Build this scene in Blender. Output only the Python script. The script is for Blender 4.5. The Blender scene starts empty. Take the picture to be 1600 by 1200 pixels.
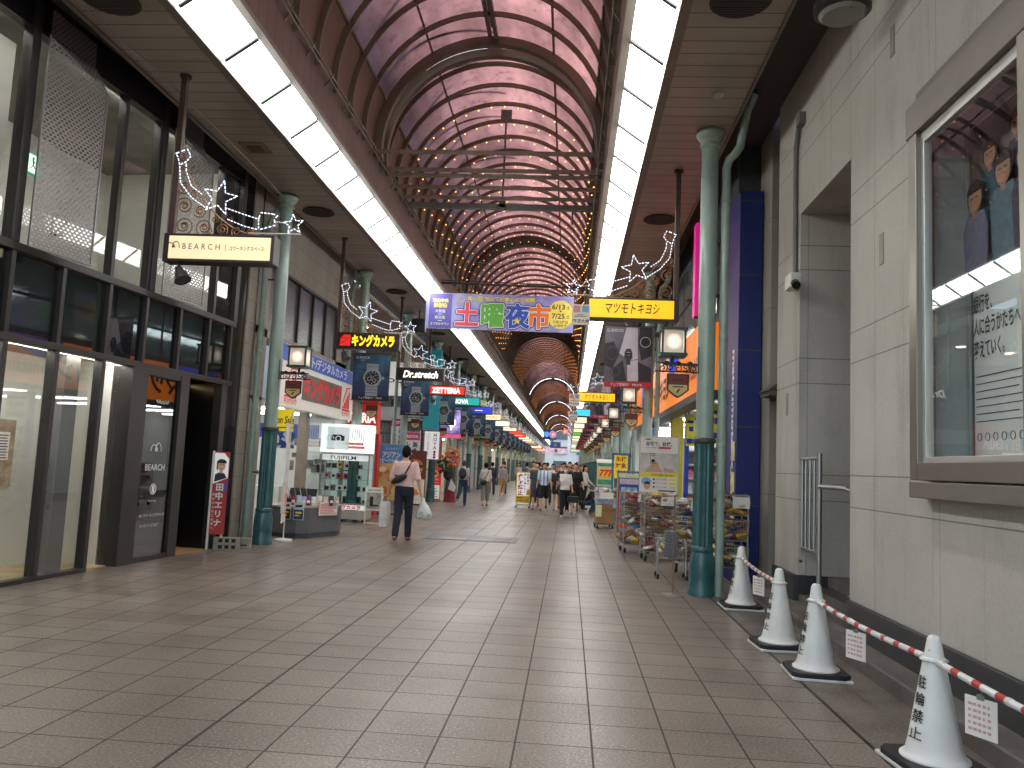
import bpy, bmesh, math, random
from mathutils import Vector, Matrix, Euler
rnd = random.Random(7)
PI = math.pi
S = bpy.context.scene
COL = S.collection

# ------------------------------------------------------------------ camera
def make_camera():
    yaw, pitch, roll = 0.0746153, 0.1000342, 0.0455150
    f = Vector((-math.sin(yaw)*math.cos(pitch), math.cos(yaw)*math.cos(pitch), math.sin(pitch)))
    r = f.cross(Vector((0, 0, 1))).normalized(); u = r.cross(f)
    r2 = math.cos(roll)*r + math.sin(roll)*u; u2 = -math.sin(roll)*r + math.cos(roll)*u
    cd = bpy.data.cameras.new('camera'); co = bpy.data.objects.new('camera', cd); COL.objects.link(co)
    M = Matrix.Identity(4)
    for i in range(3):
        M[i][0] = r2[i]; M[i][1] = u2[i]; M[i][2] = -f[i]
    M.translation = (0, 0, 1.55)
    co.matrix_world = M
    cd.sensor_width = 36; cd.sensor_fit = 'HORIZONTAL'; cd.lens = 36*1250/1600
    cd.clip_start = 0.05; cd.clip_end = 3000
    S.camera = co
make_camera()

# ------------------------------------------------------------------ sky, sun, exposure
SUN_EL, SUN_AZ = math.radians(62), math.radians(100)
w = bpy.data.worlds.new("World"); S.world = w; w.use_nodes = True
nt = w.node_tree
sky = nt.nodes.new('ShaderNodeTexSky'); sky.sky_type = 'NISHITA'; sky.sun_disc = False
sky.sun_elevation = SUN_EL; sky.sun_rotation = SUN_AZ
sky.air_density = 1.0; sky.dust_density = 0.8; sky.ozone_density = 0.6
nt.links.new(sky.outputs[0], nt.nodes['Background'].inputs[0])
nt.nodes['Background'].inputs[1].default_value = 0.15
sl = bpy.data.lights.new('sun', 'SUN'); sl.energy = 3.0; sl.angle = math.radians(2); sl.color = (1, 0.96, 0.9)
so = bpy.data.objects.new('sun', sl); COL.objects.link(so)
sd = Vector((math.sin(SUN_AZ)*math.cos(SUN_EL), math.cos(SUN_AZ)*math.cos(SUN_EL), math.sin(SUN_EL)))
so.rotation_euler = sd.to_track_quat('Z', 'Y').to_euler(); so.location = (0, 0, 60)
S.view_settings.view_transform = 'Standard'; S.view_settings.look = 'None'
S.view_settings.exposure = EXPOSURE = 1.5; S.view_settings.gamma = 1.0
STRIP = 5.0                      # how strongly the two light strips of the arcade shine
S.render.engine = 'CYCLES'
S.cycles.use_denoising = True
S.cycles.max_bounces = 8; S.cycles.diffuse_bounces = 3; S.cycles.glossy_bounces = 4
S.cycles.transparent_max_bounces = 16; S.cycles.transmission_bounces = 4
S.cycles.caustics_reflective = False; S.cycles.caustics_refractive = False
S.cycles.sample_clamp_indirect = 4.0
S.cycles.use_light_tree = True

# ------------------------------------------------------------------ small helpers
def lin(c):
    c = c/255.0
    return c/12.92 if c <= 0.04045 else ((c+0.055)/1.055)**2.4
def rgb(h):
    h = h.lstrip('#'); return tuple(lin(int(h[i:i+2], 16)) for i in (0, 2, 4))
MATS = {}; KIDS = {}
def mat(name, color='#808080', rough=0.5, metal=0.0, var=0.12, scale=4.0, bump=0.0, bscale=60.0, emit=0.0, coat=0.0, spec=0.5, streak=0.0):
    """a procedural Principled material: base colour broken up by noise, optional bump, optional own light"""
    if name in MATS: return MATS[name]
    m = bpy.data.materials.new(name); m.use_nodes = True; n = m.node_tree; b = n.nodes['Principled BSDF']
    c = rgb(color) if isinstance(color, str) else color
    tc = n.nodes.new('ShaderNodeTexCoord')
    if var > 0:
        no = n.nodes.new('ShaderNodeTexNoise'); no.inputs['Scale'].default_value = scale; no.inputs['Detail'].default_value = 6
        n.links.new(tc.outputs['Object'], no.inputs['Vector'])
        if streak:
            mp = n.nodes.new('ShaderNodeMapping'); mp.inputs['Scale'].default_value = (1, 1, streak)
            n.links.new(tc.outputs['Object'], mp.inputs['Vector']); n.links.new(mp.outputs[0], no.inputs['Vector'])
        cr = n.nodes.new('ShaderNodeMix'); cr.data_type = 'RGBA'
        cr.inputs[6].default_value = tuple(x*(1-var) for x in c)+(1,)
        cr.inputs[7].default_value = tuple(min(1, x*(1+var)) for x in c)+(1,)
        mr = n.nodes.new('ShaderNodeMapRange'); mr.inputs['From Min'].default_value = .3; mr.inputs['From Max'].default_value = .7
        n.links.new(no.outputs[0], mr.inputs[0]); n.links.new(mr.outputs[0], cr.inputs[0])
        n.links.new(cr.outputs[2], b.inputs['Base Color'])
        rr = n.nodes.new('ShaderNodeMapRange'); rr.inputs['To Min'].default_value = max(0, rough-.08); rr.inputs['To Max'].default_value = min(1, rough+.08)
        n.links.new(no.outputs[0], rr.inputs[0]); n.links.new(rr.outputs[0], b.inputs['Roughness'])
    else:
        b.inputs['Base Color'].default_value = c+(1,); b.inputs['Roughness'].default_value = rough
    b.inputs['Metallic'].default_value = metal
    b.inputs['Specular IOR Level'].default_value = spec
    if coat: b.inputs['Coat Weight'].default_value = coat; b.inputs['Coat Roughness'].default_value = .1
    if bump > 0:
        bn = n.nodes.new('ShaderNodeTexNoise'); bn.inputs['Scale'].default_value = bscale; bn.inputs['Detail'].default_value = 4
        n.links.new(tc.outputs['Object'], bn.inputs['Vector'])
        bp = n.nodes.new('ShaderNodeBump'); bp.inputs['Strength'].default_value = bump; bp.inputs['Distance'].default_value = .01
        n.links.new(bn.outputs[0], bp.inputs['Height']); n.links.new(bp.outputs[0], b.inputs['Normal'])
    if emit > 0:
        b.inputs['Emission Color'].default_value = c+(1,); b.inputs['Emission Strength'].default_value = emit
    MATS[name] = m
    return m
def math_node(n, op, a=None, b=None, c=None):
    q = n.nodes.new('ShaderNodeMath'); q.operation = op
    for i, v in enumerate((a, b, c)):
        if v is None: continue
        if isinstance(v, (int, float)): q.inputs[i].default_value = v
        else: n.links.new(v, q.inputs[i])
    return q.outputs[0]
def mixc(n, fac, a, b):
    q = n.nodes.new('ShaderNodeMix'); q.data_type = 'RGBA'
    for i, v in ((0, fac), (6, a), (7, b)):
        if isinstance(v, (int, float)): q.inputs[i].default_value = v
        elif isinstance(v, tuple): q.inputs[i].default_value = v if len(v) == 4 else v+(1,)
        else: n.links.new(v, q.inputs[i])
    return q.outputs[2]
def noise(n, vec, scale, detail=4, rough=.5):
    q = n.nodes.new('ShaderNodeTexNoise'); q.inputs['Scale'].default_value = scale; q.inputs['Detail'].default_value = detail; q.inputs['Roughness'].default_value = rough
    n.links.new(vec, q.inputs['Vector']); return q.outputs[0]
def ramp(n, v, a, b, lo=0., hi=1.):
    q = n.nodes.new('ShaderNodeMapRange'); n.links.new(v, q.inputs[0])
    for i, x in enumerate((a, b, lo, hi)): q.inputs[i+1].default_value = x
    return q.outputs[0]
def front_fresnel(n, ior):
    fr = n.nodes.new('ShaderNodeFresnel'); fr.inputs[0].default_value = ior; ge = n.nodes.new('ShaderNodeNewGeometry')
    return math_node(n, 'MULTIPLY', fr.outputs[0], math_node(n, 'SUBTRACT', 1.0, ge.outputs['Backfacing']))
def line_mask(n, coord, period, offset, half):
    """1 on a thin line every `period` along coord"""
    t = math_node(n, 'SUBTRACT', coord, offset); t = math_node(n, 'DIVIDE', t, period)
    t = math_node(n, 'ADD', t, .5); fr = math_node(n, 'FRACT', t); d = math_node(n, 'ABSOLUTE', math_node(n, 'SUBTRACT', fr, .5))
    return math_node(n, 'LESS_THAN', d, half/period)
def new_mat(name):
    m = bpy.data.materials.new(name); m.use_nodes = True; n = m.node_tree; b = n.nodes['Principled BSDF']
    tc = n.nodes.new('ShaderNodeTexCoord'); sp = n.nodes.new('ShaderNodeSeparateXYZ'); n.links.new(tc.outputs['Object'], sp.inputs[0])
    MATS[name] = m
    return m, n, b, tc.outputs['Object'], sp.outputs

class MB:
    """collects shapes; build() links them as ONE mesh object"""
    def __init__(s): s.v = []; s.f = []
    def add(s, vs, fs, M=None):
        o = len(s.v)
        s.v += [tuple(M @ Vector(v)) for v in vs] if M is not None else [tuple(v) for v in vs]
        s.f += [tuple(i+o for i in f) for f in fs]; return s
    def box(s, x0, x1, y0, y1, z0, z1, M=None):
        v = [(x, y, z) for z in (z0, z1) for y in (y0, y1) for x in (x0, x1)]
        return s.add(v, [(0, 2, 3, 1), (4, 5, 7, 6), (0, 1, 5, 4), (2, 6, 7, 3), (0, 4, 6, 2), (1, 3, 7, 5)], M)
    def bar(s, p0, p1, w, h):
        p0 = Vector(p0); p1 = Vector(p1); d = p1-p0; L = d.length
        q = d.to_track_quat('Y', 'Z').to_matrix().to_4x4(); q.translation = p0
        return s.box(-w/2, w/2, 0, L, -h/2, h/2, q)
    def cyl(s, p0, p1, r0, r1=None, n=12):
        r1 = r0 if r1 is None else r1
        p0 = Vector(p0); p1 = Vector(p1); q = (p1-p0).to_track_quat('Z', 'Y').to_matrix()
        vs = []; 
        for p, r in ((p0, r0), (p1, r1)):
            vs += [p+q @ Vector((r*math.cos(2*PI*i/n), r*math.sin(2*PI*i/n), 0)) for i in range(n)]
        fs = [(i, (i+1) % n, n+(i+1) % n, n+i) for i in range(n)]+[tuple(range(n))[::-1], tuple(range(n, 2*n))]
        return s.add(vs, fs)
    def tube(s, pts, r, n=6, closed=False):
        pts = [Vector(p) for p in pts]; N = len(pts); vs = []
        rr = r if isinstance(r, (list, tuple)) else [r]*N
        for i, p in enumerate(pts):
            a = pts[i-1] if (i > 0 or closed) else p; b = pts[(i+1) % N] if (i < N-1 or closed) else p
            t = (b-a); t = t.normalized() if t.length > 1e-9 else Vector((0, 0, 1))
            ref = Vector((0, 1, 0)) if abs(t.y) < .9 else Vector((1, 0, 0))
            u = t.cross(ref).normalized(); v = t.cross(u)
            vs += [p+rr[i]*(u*math.cos(2*PI*k/n)+v*math.sin(2*PI*k/n)) for k in range(n)]
        fs = []
        for i in range(N if closed else N-1):
            j = (i+1) % N
            fs += [(i*n+k, i*n+(k+1) % n, j*n+(k+1) % n, j*n+k) for k in range(n)]
        if not closed: fs += [tuple(range(n)), tuple(range((N-1)*n, N*n))[::-1]]
        return s.add(vs, fs)
    def lathe(s, prof, c=(0, 0, 0), n=20, flute=0):
        vs = []; c = Vector(c)
        for r, z in prof:
            for i in range(n):
                a = 2*PI*i/n; k = 1-(.09 if flute and i % 2 else 0)
                vs.append(c+Vector((r*k*math.cos(a), r*k*math.sin(a), z)))
        fs = [(j*n+i, j*n+(i+1) % n, (j+1)*n+(i+1) % n, (j+1)*n+i) for j in range(len(prof)-1) for i in range(n)]
        fs += [tuple(range(n))[::-1], tuple(range((len(prof)-1)*n, len(prof)*n))]
        return s.add(vs, fs)
    def poly(s, pts, y, th=.004, M=None):
        """outline in the XZ plane, thickness th along +Y, face towards -Y"""
        n = len(pts)
        area = sum(pts[i][0]*pts[(i+1) % n][1]-pts[(i+1) % n][0]*pts[i][1] for i in range(n))
        if area < 0: pts = pts[::-1]
        vs = [(x, y, z) for x, z in pts]+[(x, y+th, z) for x, z in pts]
        fs = [tuple(range(n)), tuple(range(n, 2*n))[::-1]]+[(i, n+i, n+(i+1) % n, (i+1) % n) for i in range(n)]
        return s.add(vs, fs, M)
    def rect(s, x0, x1, z0, z1, y, th=.004): return s.box(min(x0, x1), max(x0, x1), y, y+th, min(z0, z1), max(z0, z1))
    def disc(s, cx, cz, rx, y, th=.004, rz=None, n=24, a0=0., a1=None):
        rz = rx if rz is None else rz
        if a1 is None: p = [(cx+rx*math.cos(2*PI*i/n), cz+rz*math.sin(2*PI*i/n)) for i in range(n)]
        else: p = [(cx+rx*math.cos(a0+(a1-a0)*i/n), cz+rz*math.sin(a0+(a1-a0)*i/n)) for i in range(n+1)]
        return s.poly(p, y, th)
    def ring(s, cx, cz, r, y, w, th=.004, n=28, rz=1.):
        vs = []
        for yy in (y, y+th):
            for q in (r, r-w): vs += [(cx+q*math.cos(2*PI*i/n), yy, cz+rz*q*math.sin(2*PI*i/n)) for i in range(n)]
        fs = []
        for i in range(n):
            j = (i+1) % n
            fs += [(i, j, n+j, n+i), (2*n+i, 3*n+i, 3*n+j, 2*n+j), (i, 2*n+i, 2*n+j, j), (n+i, n+j, 3*n+j, 3*n+i)]
        return s.add(vs, fs)
    def sph(s, c, r, n=10, m=7, rot=None):
        r = (r, r, r) if isinstance(r, (int, float)) else r
        c = Vector(c); vs = []
        for j in range(1, m):
            ph = PI*j/m
            for i in range(n):
                a = 2*PI*i/n; p = Vector((r[0]*math.sin(ph)*math.cos(a), r[1]*math.sin(ph)*math.sin(a), r[2]*math.cos(ph)))
                vs.append(c+(rot @ p if rot else p))
        t = Vector((0, 0, r[2])); vs += [c+(rot @ t if rot else t), c-(rot @ t if rot else t)]
        fs = [(j*n+i, (j+1)*n+i, (j+1)*n+(i+1) % n, j*n+(i+1) % n) for j in range(m-2) for i in range(n)]
        T = len(vs)-2; fs += [(T, i, (i+1) % n) for i in range(n)]+[(T+1, (m-2)*n+(i+1) % n, (m-2)*n+i) for i in range(n)]
        return s.add(vs, fs)
    def loft(s, rings, n=16):
        """rings: (centre, rx, ry) stacked along z-ish"""
        vs = []
        for c, rx, ry in rings:
            vs += [(c[0]+rx*math.cos(2*PI*i/n), c[1]+ry*math.sin(2*PI*i/n), c[2]) for i in range(n)]
        fs = [(j*n+i, j*n+(i+1) % n, (j+1)*n+(i+1) % n, (j+1)*n+i) for j in range(len(rings)-1) for i in range(n)]
        fs += [tuple(range(n))[::-1], tuple(range((len(rings)-1)*n, len(rings)*n))]
        return s.add(vs, fs)
    def caps(s, p0, p1, r0, r1, n=10):
        s.cyl(p0, p1, r0, r1, n); s.sph(p0, r0, n, 6); s.sph(p1, r1, n, 6); return s
    def text(s, body, size, x=0, z=0, y=0, align='CENTER', bold=0.0, sx=1.0, shear=0.0, th=.003, vert=False, mirror=False, fit=None, fn=None, gap=1.05):
        """lettering in the XZ plane read from -Y; z is the middle of the line (of the first character when vert)"""
        if vert:
            for i, ch in enumerate(body): s.text(ch, size, x, z-i*size*gap, y, 'CENTER', bold, sx, shear, th, fn=fn)
            return s
        vs, fs = glyphs(body, bold)
        if not vs: return s
        x0 = min(v[0] for v in vs); x1 = max(v[0] for v in vs)
        if fit: sx = fit/max(1e-6, (x1-x0)*size)
        dx = {'CENTER': (x0+x1)/2, 'LEFT': x0, 'RIGHT': x1}[align]
        out = []
        for vx, vy in vs:
            px = (vx-dx+shear*vy)*size*sx; pz = (vy-.36)*size
            if mirror: px = -px
            out.append((x+px, y-th, z+pz))
        n = len(out)
        o = [fn(p) for p in out] if fn else out
        s.add(o, fs if not mirror else [f[::-1] for f in fs])
        return s
    def fat(s, ch, size, x, z, y, r, sx=1.0):
        """a heavy rounded character: the glyph repeated round a circle of radius r, each copy a hair behind the last"""
        for k in range(14): s.text(ch, size, x+r*math.cos(2*PI*k/14), z+r*math.sin(2*PI*k/14), y+.0001*k, sx=sx, th=.001)
        return s
    def build(s, name, m, parent=None, bevel=0., smooth=False, loc=None, rz=0.):
        me = bpy.data.meshes.new(name); me.from_pydata(s.v, [], s.f); me.update()
        me.materials.append(m)
        if smooth:
            me.shade_smooth(); me.set_sharp_from_angle(angle=math.radians(40))
        o = bpy.data.objects.new(name, me); COL.objects.link(o)
        if parent is not None: o.parent = parent; KIDS.setdefault(parent.name, []).append(o)
        if loc is not None: o.location = loc
        if rz: o.rotation_euler = (0, 0, rz)
        if bevel:
            b = o.modifiers.new('edge', 'BEVEL'); b.width = bevel; b.segments = 2; b.limit_method = 'ANGLE'
        return o
GLYPH = {}
def glyphs(body, bold):
    k = (body, bold)
    if k in GLYPH: return GLYPH[k]
    c = bpy.data.curves.new('glyph', 'FONT'); c.body = body; c.size = 1; c.offset = bold; c.resolution_u = 2
    o = bpy.data.objects.new('glyph', c); COL.objects.link(o)
    dg = bpy.context.evaluated_depsgraph_get(); dg.update()
    me = o.evaluated_get(dg).to_mesh()
    vs = [(v.co.x, v.co.y) for v in me.vertices]; fs = [tuple(p.vertices) for p in me.polygons]
    o.evaluated_get(dg).to_mesh_clear()
    bpy.data.objects.remove(o); bpy.data.curves.remove(c)
    GLYPH[k] = (vs, fs)
    return GLYPH[k]

def tag(o, label=None, cat=None, group=None, kind=None):
    if label: o['label'] = label
    if cat: o['category'] = cat
    if group: o['group'] = group
    if kind: o['kind'] = kind
    return o
def thing(name, label, cat, loc=(0, 0, 0), rz=0., group=None):
    o = bpy.data.objects.new(name, None); COL.objects.link(o); o.empty_display_size = .1
    o.location = loc; o.rotation_euler = (0, 0, rz)
    return tag(o, label, cat, group)
def dup(root, loc, rz=None, label=None, flip=False):
    """a copy of a thing with copies of its parts and their sub-parts"""
    r = root.copy(); COL.objects.link(r); r.location = loc
    if rz is not None: r.rotation_euler = (0, 0, rz)
    if label: r['label'] = label
    for ch in list(KIDS.get(root.name, [])):
        c = ch.copy(); COL.objects.link(c); c.parent = r; KIDS.setdefault(r.name, []).append(c)
        for g in KIDS.get(ch.name, []):
            d = g.copy(); COL.objects.link(d); d.parent = c
    return r
ORD = ['first', 'second', 'third', 'fourth', 'fifth', 'sixth', 'seventh', 'eighth', 'ninth', 'tenth', 'eleventh', 'twelfth', 'thirteenth', 'fourteenth', 'fifteenth', 'sixteenth', 'seventeenth', 'eighteenth', 'nineteenth', 'twentieth']

AX = -1.67                    # middle of the arcade
SOF = 6.15                    # height of the soffits
YEND = 190.
LCOLS = [13.58+5.6*i for i in range(22)]
RCOLS = [10.58, 18.4, 24.6, 30.2]+[30.2+5.6*i for i in range(1, 17)]
# ================================================================== SETTING: ground
def floor_material():
    m, n, b, co, xyz = new_mat('paving')
    x, y = xyz[0], xyz[1]
    lx = line_mask(n, x, .43, .19, .0058); ly = line_mask(n, y, .404, 6.28, .0052)
    bx = line_mask(n, x, 60., -1.96, .012); by = line_mask(n, y, 4.04, 6.28, .009)
    thin = math_node(n, 'MAXIMUM', lx, ly); big = math_node(n, 'MAXIMUM', bx, by)
    ix = math_node(n, 'FLOOR', math_node(n, 'DIVIDE', math_node(n, 'SUBTRACT', x, .19), .43)); iy = math_node(n, 'FLOOR', math_node(n, 'DIVIDE', math_node(n, 'SUBTRACT', y, 6.28), .404))
    cv = n.nodes.new('ShaderNodeCombineXYZ'); n.links.new(ix, cv.inputs[0]); n.links.new(iy, cv.inputs[1])
    wn = n.nodes.new('ShaderNodeTexWhiteNoise'); n.links.new(cv.outputs[0], wn.inputs['Vector'])
    tile = mixc(n, wn.outputs[0], rgb('#776b60'), rgb('#897d71'))
    dirt = ramp(n, noise(n, co, .55, 5), .35, .7); tile = mixc(n, math_node(n, 'MULTIPLY', dirt, .6), tile, rgb('#5b5047'))
    st = ramp(n, noise(n, co, 1.7, 5, .55), .5, .85); tile = mixc(n, math_node(n, 'MULTIPLY', st, .65), tile, rgb('#463c35'))
    spk = noise(n, co, 62, 3); tile = mixc(n, ramp(n, spk, .56, .70), tile, rgb('#a89a8b')); tile = mixc(n, ramp(n, spk, .43, .33), tile, rgb('#4b423c'))
    # grime beside the joints and towards the edges of the walkway
    tile = mixc(n, math_node(n, 'MULTIPLY', thin, .82), tile, rgb('#1f1916')); tile = mixc(n, math_node(n, 'MULTIPLY', big, .9), tile, rgb('#15110f'))
    n.links.new(tile, b.inputs['Base Color'])
    rg = ramp(n, noise(n, co, .9, 3), .2, .8, .27, .40); rg = math_node(n, 'ADD', rg, math_node(n, 'MULTIPLY', thin, .3)); n.links.new(rg, b.inputs['Roughness'])
    h = math_node(n, 'SUBTRACT', math_node(n, 'MULTIPLY', noise(n, co, 120, 3), .5), math_node(n, 'MULTIPLY', math_node(n, 'MAXIMUM', thin, big), 1.2))
    bp = n.nodes.new('ShaderNodeBump'); bp.inputs['Strength'].default_value = .25; bp.inputs['Distance'].default_value = .005
    n.links.new(h, bp.inputs['Height']); n.links.new(bp.outputs[0], b.inputs['Normal'])
    return m
g = MB(); g.box(-600, 600, -400, 1500, -.4, -.012); tag(g.build('ground', mat('asphalt', '#4a4845', .9, var=.25, scale=.6)), kind='structure')
g = MB(); g.box(-9, 3.6, -12, YEND, -.011, 0); tag(g.build('paved_floor', floor_material()), kind='structure')
m, n, b, co, xyz = new_mat('apron')
lx = line_mask(n, xyz[0], 60., 1.83, .012); ly = line_mask(n, xyz[1], .606, 6.28, .004)
c = mixc(n, ramp(n, noise(n, co, 1.6, 7, .6), .35, .68), rgb('#574e47'), rgb('#736960')); c = mixc(n, ramp(n, noise(n, co, 90, 2), .55, .7), c, rgb('#94897f'))
c = mixc(n, ramp(n, noise(n, co, .9, 5), .58, .7), c, rgb('#3b3531'))
c = mixc(n, math_node(n, 'MULTIPLY', ly, .5), c, rgb('#2a2522')); c = mixc(n, lx, c, rgb('#120f0d')); n.links.new(c, b.inputs['Base Color'])
n.links.new(ramp(n, noise(n, co, 2, 5), .3, .7, .35, .6), b.inputs['Roughness'])
g = MB(); g.box(1.82, 2.42, -12, 10.9, .0, .004); tag(g.build('apron', m), kind='structure')
g = MB(); g.box(2.42, 3.9, -12, 7.9, -.01, .125); g.box(2.42, 2.72, 7.9, 11.0, -.01, .125); tag(g.build('kerb', mat('kerb_stone', '#645c55', .7, var=.3, scale=3, bump=.4), bevel=.012), kind='structure')
m, n, b, co, xyz = new_mat('floor_sticker_print')
c = mixc(n, ramp(n, noise(n, co, 5, 6), .3, .7), rgb('#3a3a3d'), rgb('#58575a')); bl = line_mask(n, xyz[1], .11, 0, .02); c = mixc(n, math_node(n, 'MULTIPLY', bl, .5), c, rgb('#8a8886'))
n.links.new(c, b.inputs['Base Color']); b.inputs['Roughness'].default_value = .4
fm = thing('floor_sticker', 'worn dark grey floor graphic lying in the middle of the paving', 'floor sticker', (-1.9, 16.6, .004))
MB().box(-.92, .92, -.62, .62, 0, .003).build('sheet', m, fm)
q = MB()
for x0, x1, y0, y1 in ((-.62, -.1, -.5, -.05), (.0, .42, -.5, -.2)): q.box(x0, x1, y0, y1, .003, .006)
q.build('pale_picture', mat('sticker_pale', '#8d8986', .5, var=.35, scale=9), fm)
q = MB().box(.45, .8, -.45, -.38, .003, .006).box(.45, .8, .05, .1, .003, .006); q.build('red_print', mat('sticker_red', '#8a4440', .5), fm)

# ================================================================== arcade roof
roof = thing('arcade_roof', 'long vaulted arcade roof of pink panels with light strips and plank soffits', 'roof')
def soffit_mat():
    m, n, b, co, xyz = new_mat('soffit_planks')
    l = line_mask(n, xyz[1], .265, .05, .006)
    iy = math_node(n, 'FLOOR', math_node(n, 'DIVIDE', xyz[1], .265)); wn = n.nodes.new('ShaderNodeTexWhiteNoise'); wn.noise_dimensions = '1D'; n.links.new(iy, wn.inputs['W'])
    c = mixc(n, wn.outputs[0], rgb('#a2978b'), rgb('#afa497')); c = mixc(n, math_node(n, 'MULTIPLY', ramp(n, noise(n, co, 1.2, 5), .4, .7), .3), c, rgb('#6a6058'))
    c = mixc(n, l, c, rgb('#191513')); n.links.new(c, b.inputs['Base Color']); b.inputs['Roughness'].default_value = .38
    bp = n.nodes.new('ShaderNodeBump'); bp.inputs['Distance'].default_value = .01; bp.inputs['Strength'].default_value = .6; bp.invert = True
    n.links.new(l, bp.inputs['Height']); n.links.new(bp.outputs[0], b.inputs['Normal'])
    return m
def fascia_mat():
    m, n, b, co, xyz = new_mat('fascia_boards')
    l = line_mask(n, xyz[1], .265, .05, .006)
    c = mixc(n, ramp(n, noise(n, co, 2, 5), .3, .7), rgb('#5b4a43'), rgb('#6b5850')); c = mixc(n, l, c, rgb('#2a201d')); n.links.new(c, b.inputs['Base Color']); b.inputs['Roughness'].default_value = .5
    return m
TRIM = mat('roof_trim', '#7a7068', .45, var=.1); BROWN = mat('rib_paint', '#6f6554', .5, var=.15, scale=3); INFILL = mat('infill_sheet', '#6a5546', .55, var=.15, scale=1.5)
SM = soffit_mat(); FM = fascia_mat()
MB().box(-5.40, AX-2.71, -6, YEND, SOF, SOF+.06).build('soffit', SM, roof)
MB().box(AX+2.71, 2.0, -6, YEND, SOF, SOF+.06).build('soffit', SM, roof)
for sgn in (-1, 1):
    X = lambda d: AX+sgn*d
    q = MB(); q.box(min(X(2.60), X(2.71)), max(X(2.60), X(2.71)), -6, YEND, SOF-.035, SOF+.1)
    q.bar((X(2.145), -6, 6.49), (X(2.145), YEND, 6.49), .09, .07)
    q.box(*sorted((2.0 if sgn > 0 else -5.4, 2.03 if sgn > 0 else -5.36)), -6, YEND, SOF-.03, SOF+.1) if sgn > 0 else q.box(-5.42, -5.37, -6, YEND, SOF-.03, SOF+.1)
    q.build('edge_trim', TRIM, roof)
    q = MB(); q.bar((X(2.12), -6, 6.85), (X(2.12), YEND, 6.85), .04, .66); q.build('boarded_fascia', FM, roof)
    # light strip: one lit panel every 1.13 m between thin dividers
    lp = MB(); dv = MB(); L = 1.13; k = 0; y = -5.9
    a, bb = Vector((X(2.58), 0, 6.165)), Vector((X(2.20), 0, 6.45)); nrm = Vector((bb.z-a.z, 0, -(bb.x-a.x)))
    if nrm.z < 0: nrm = -nrm
    nrm.normalize()
    while y < YEND-1:
        vs = []
        for t in (0, .03):
            for p, yy in ((a, y+.012), (bb, y+.012), (bb, y+L-.012), (a, y+L-.012)): vs.append(p+nrm*t+Vector((0, yy, 0)))
        lp.add(vs, [(0, 1, 2, 3), (7, 6, 5, 4), (0, 4, 5, 1), (1, 5, 6, 2), (2, 6, 7, 3), (3, 7, 4, 0)])
        dv.bar(a+Vector((0, y, 0))-nrm*.004, bb+Vector((0, y, 0))-nrm*.014, .058, .03)
        y += L
    em, n, bs, co, xyz = new_mat('strip_diffuser.%s' % ('left' if sgn < 0 else 'right'))
    bs.inputs['Base Color'].default_value = (.7, .7, .7, 1); bs.inputs['Emission Color'].default_value = (.97, 1.0, .965, 1)
    e = ramp(n, noise(n, co, 1.8, 5), .35, .7, STRIP*.86, STRIP*1.05); n.links.new(e, bs.inputs['Emission Strength'])
    st = lp.build('light_strip', em, roof)
    dv.build('divider', mat('strip_divider', '#4a4a48', .6), st)
    q = MB(); q.bar(a+nrm*.12+Vector((0, -6, 0)), a+nrm*.12+Vector((0, YEND, 0)), .02, .2)
    vs = [a+nrm*.2+Vector((0, -6, 0)), bb+nrm*.2+Vector((0, -6, 0)), bb+nrm*.2+Vector((0, YEND, 0)), a+nrm*.2+Vector((0, YEND, 0))]
    q.add(vs+[v+nrm*.02 for v in vs], [(0, 1, 2, 3), (7, 6, 5, 4), (0, 4, 5, 1), (1, 5, 6, 2), (2, 6, 7, 3), (3, 7, 4, 0)])
    d0, d1 = sorted((X(2.2), X(3.85) if sgn < 0 else 2.0)); q.box(d0, d1, -6, YEND, 6.95, 7.05)
    if sgn > 0: q.box(2.0, 2.75, 6.4, YEND, 6.55, 6.65); q.box(1.98, 2.02, -6, YEND, SOF+.1, 6.95)
    else: q.box(-6.2, -5.3, -6, YEND, 6.5, 6.6)
    q.build('roof_deck', mat('roof_deck_sheet', '#4a4540', .8), roof)  # unseen deck and strip backing, added to keep sky light from leaking in
    # pipe rail with brackets along the springing
    q = MB(); q.cyl((X(2.02), -6, 7.12), (X(2.02), 60, 7.12), .018, n=6); q.cyl((X(2.0), -6, 7.0), (X(2.0), 60, 7.0), .014, n=6)
    y = -5.5
    while y < 60: q.bar((X(2.1), y, 6.95), (X(1.99), y, 7.14), .03, .02); y += .87
    q.build('side_rail', BROWN, roof)
ZC, RV = 7.25, 2.10
def arcbox(q, r0, r1, y0, y1, t0, t1, n=24):
    vs = []
    for i in range(n+1):
        t = math.radians(t0+(t1-t0)*i/n)
        for r in (r0, r1):
            for y in (y0, y1): vs.append((AX+r*math.cos(t), y, ZC+r*math.sin(t)))
    fs = [(0, 2, 3, 1), (4*n, 4*n+1, 4*n+3, 4*n+2)]
    for i in range(n):
        a, c = 4*i, 4*i+4
        fs += [(a, a+1, c+1, c), (a+2, c+2, c+3, a+3), (a, c, c+2, a+2), (a+1, a+3, c+3, c+1)]
    return q.add(vs, fs)
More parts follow.
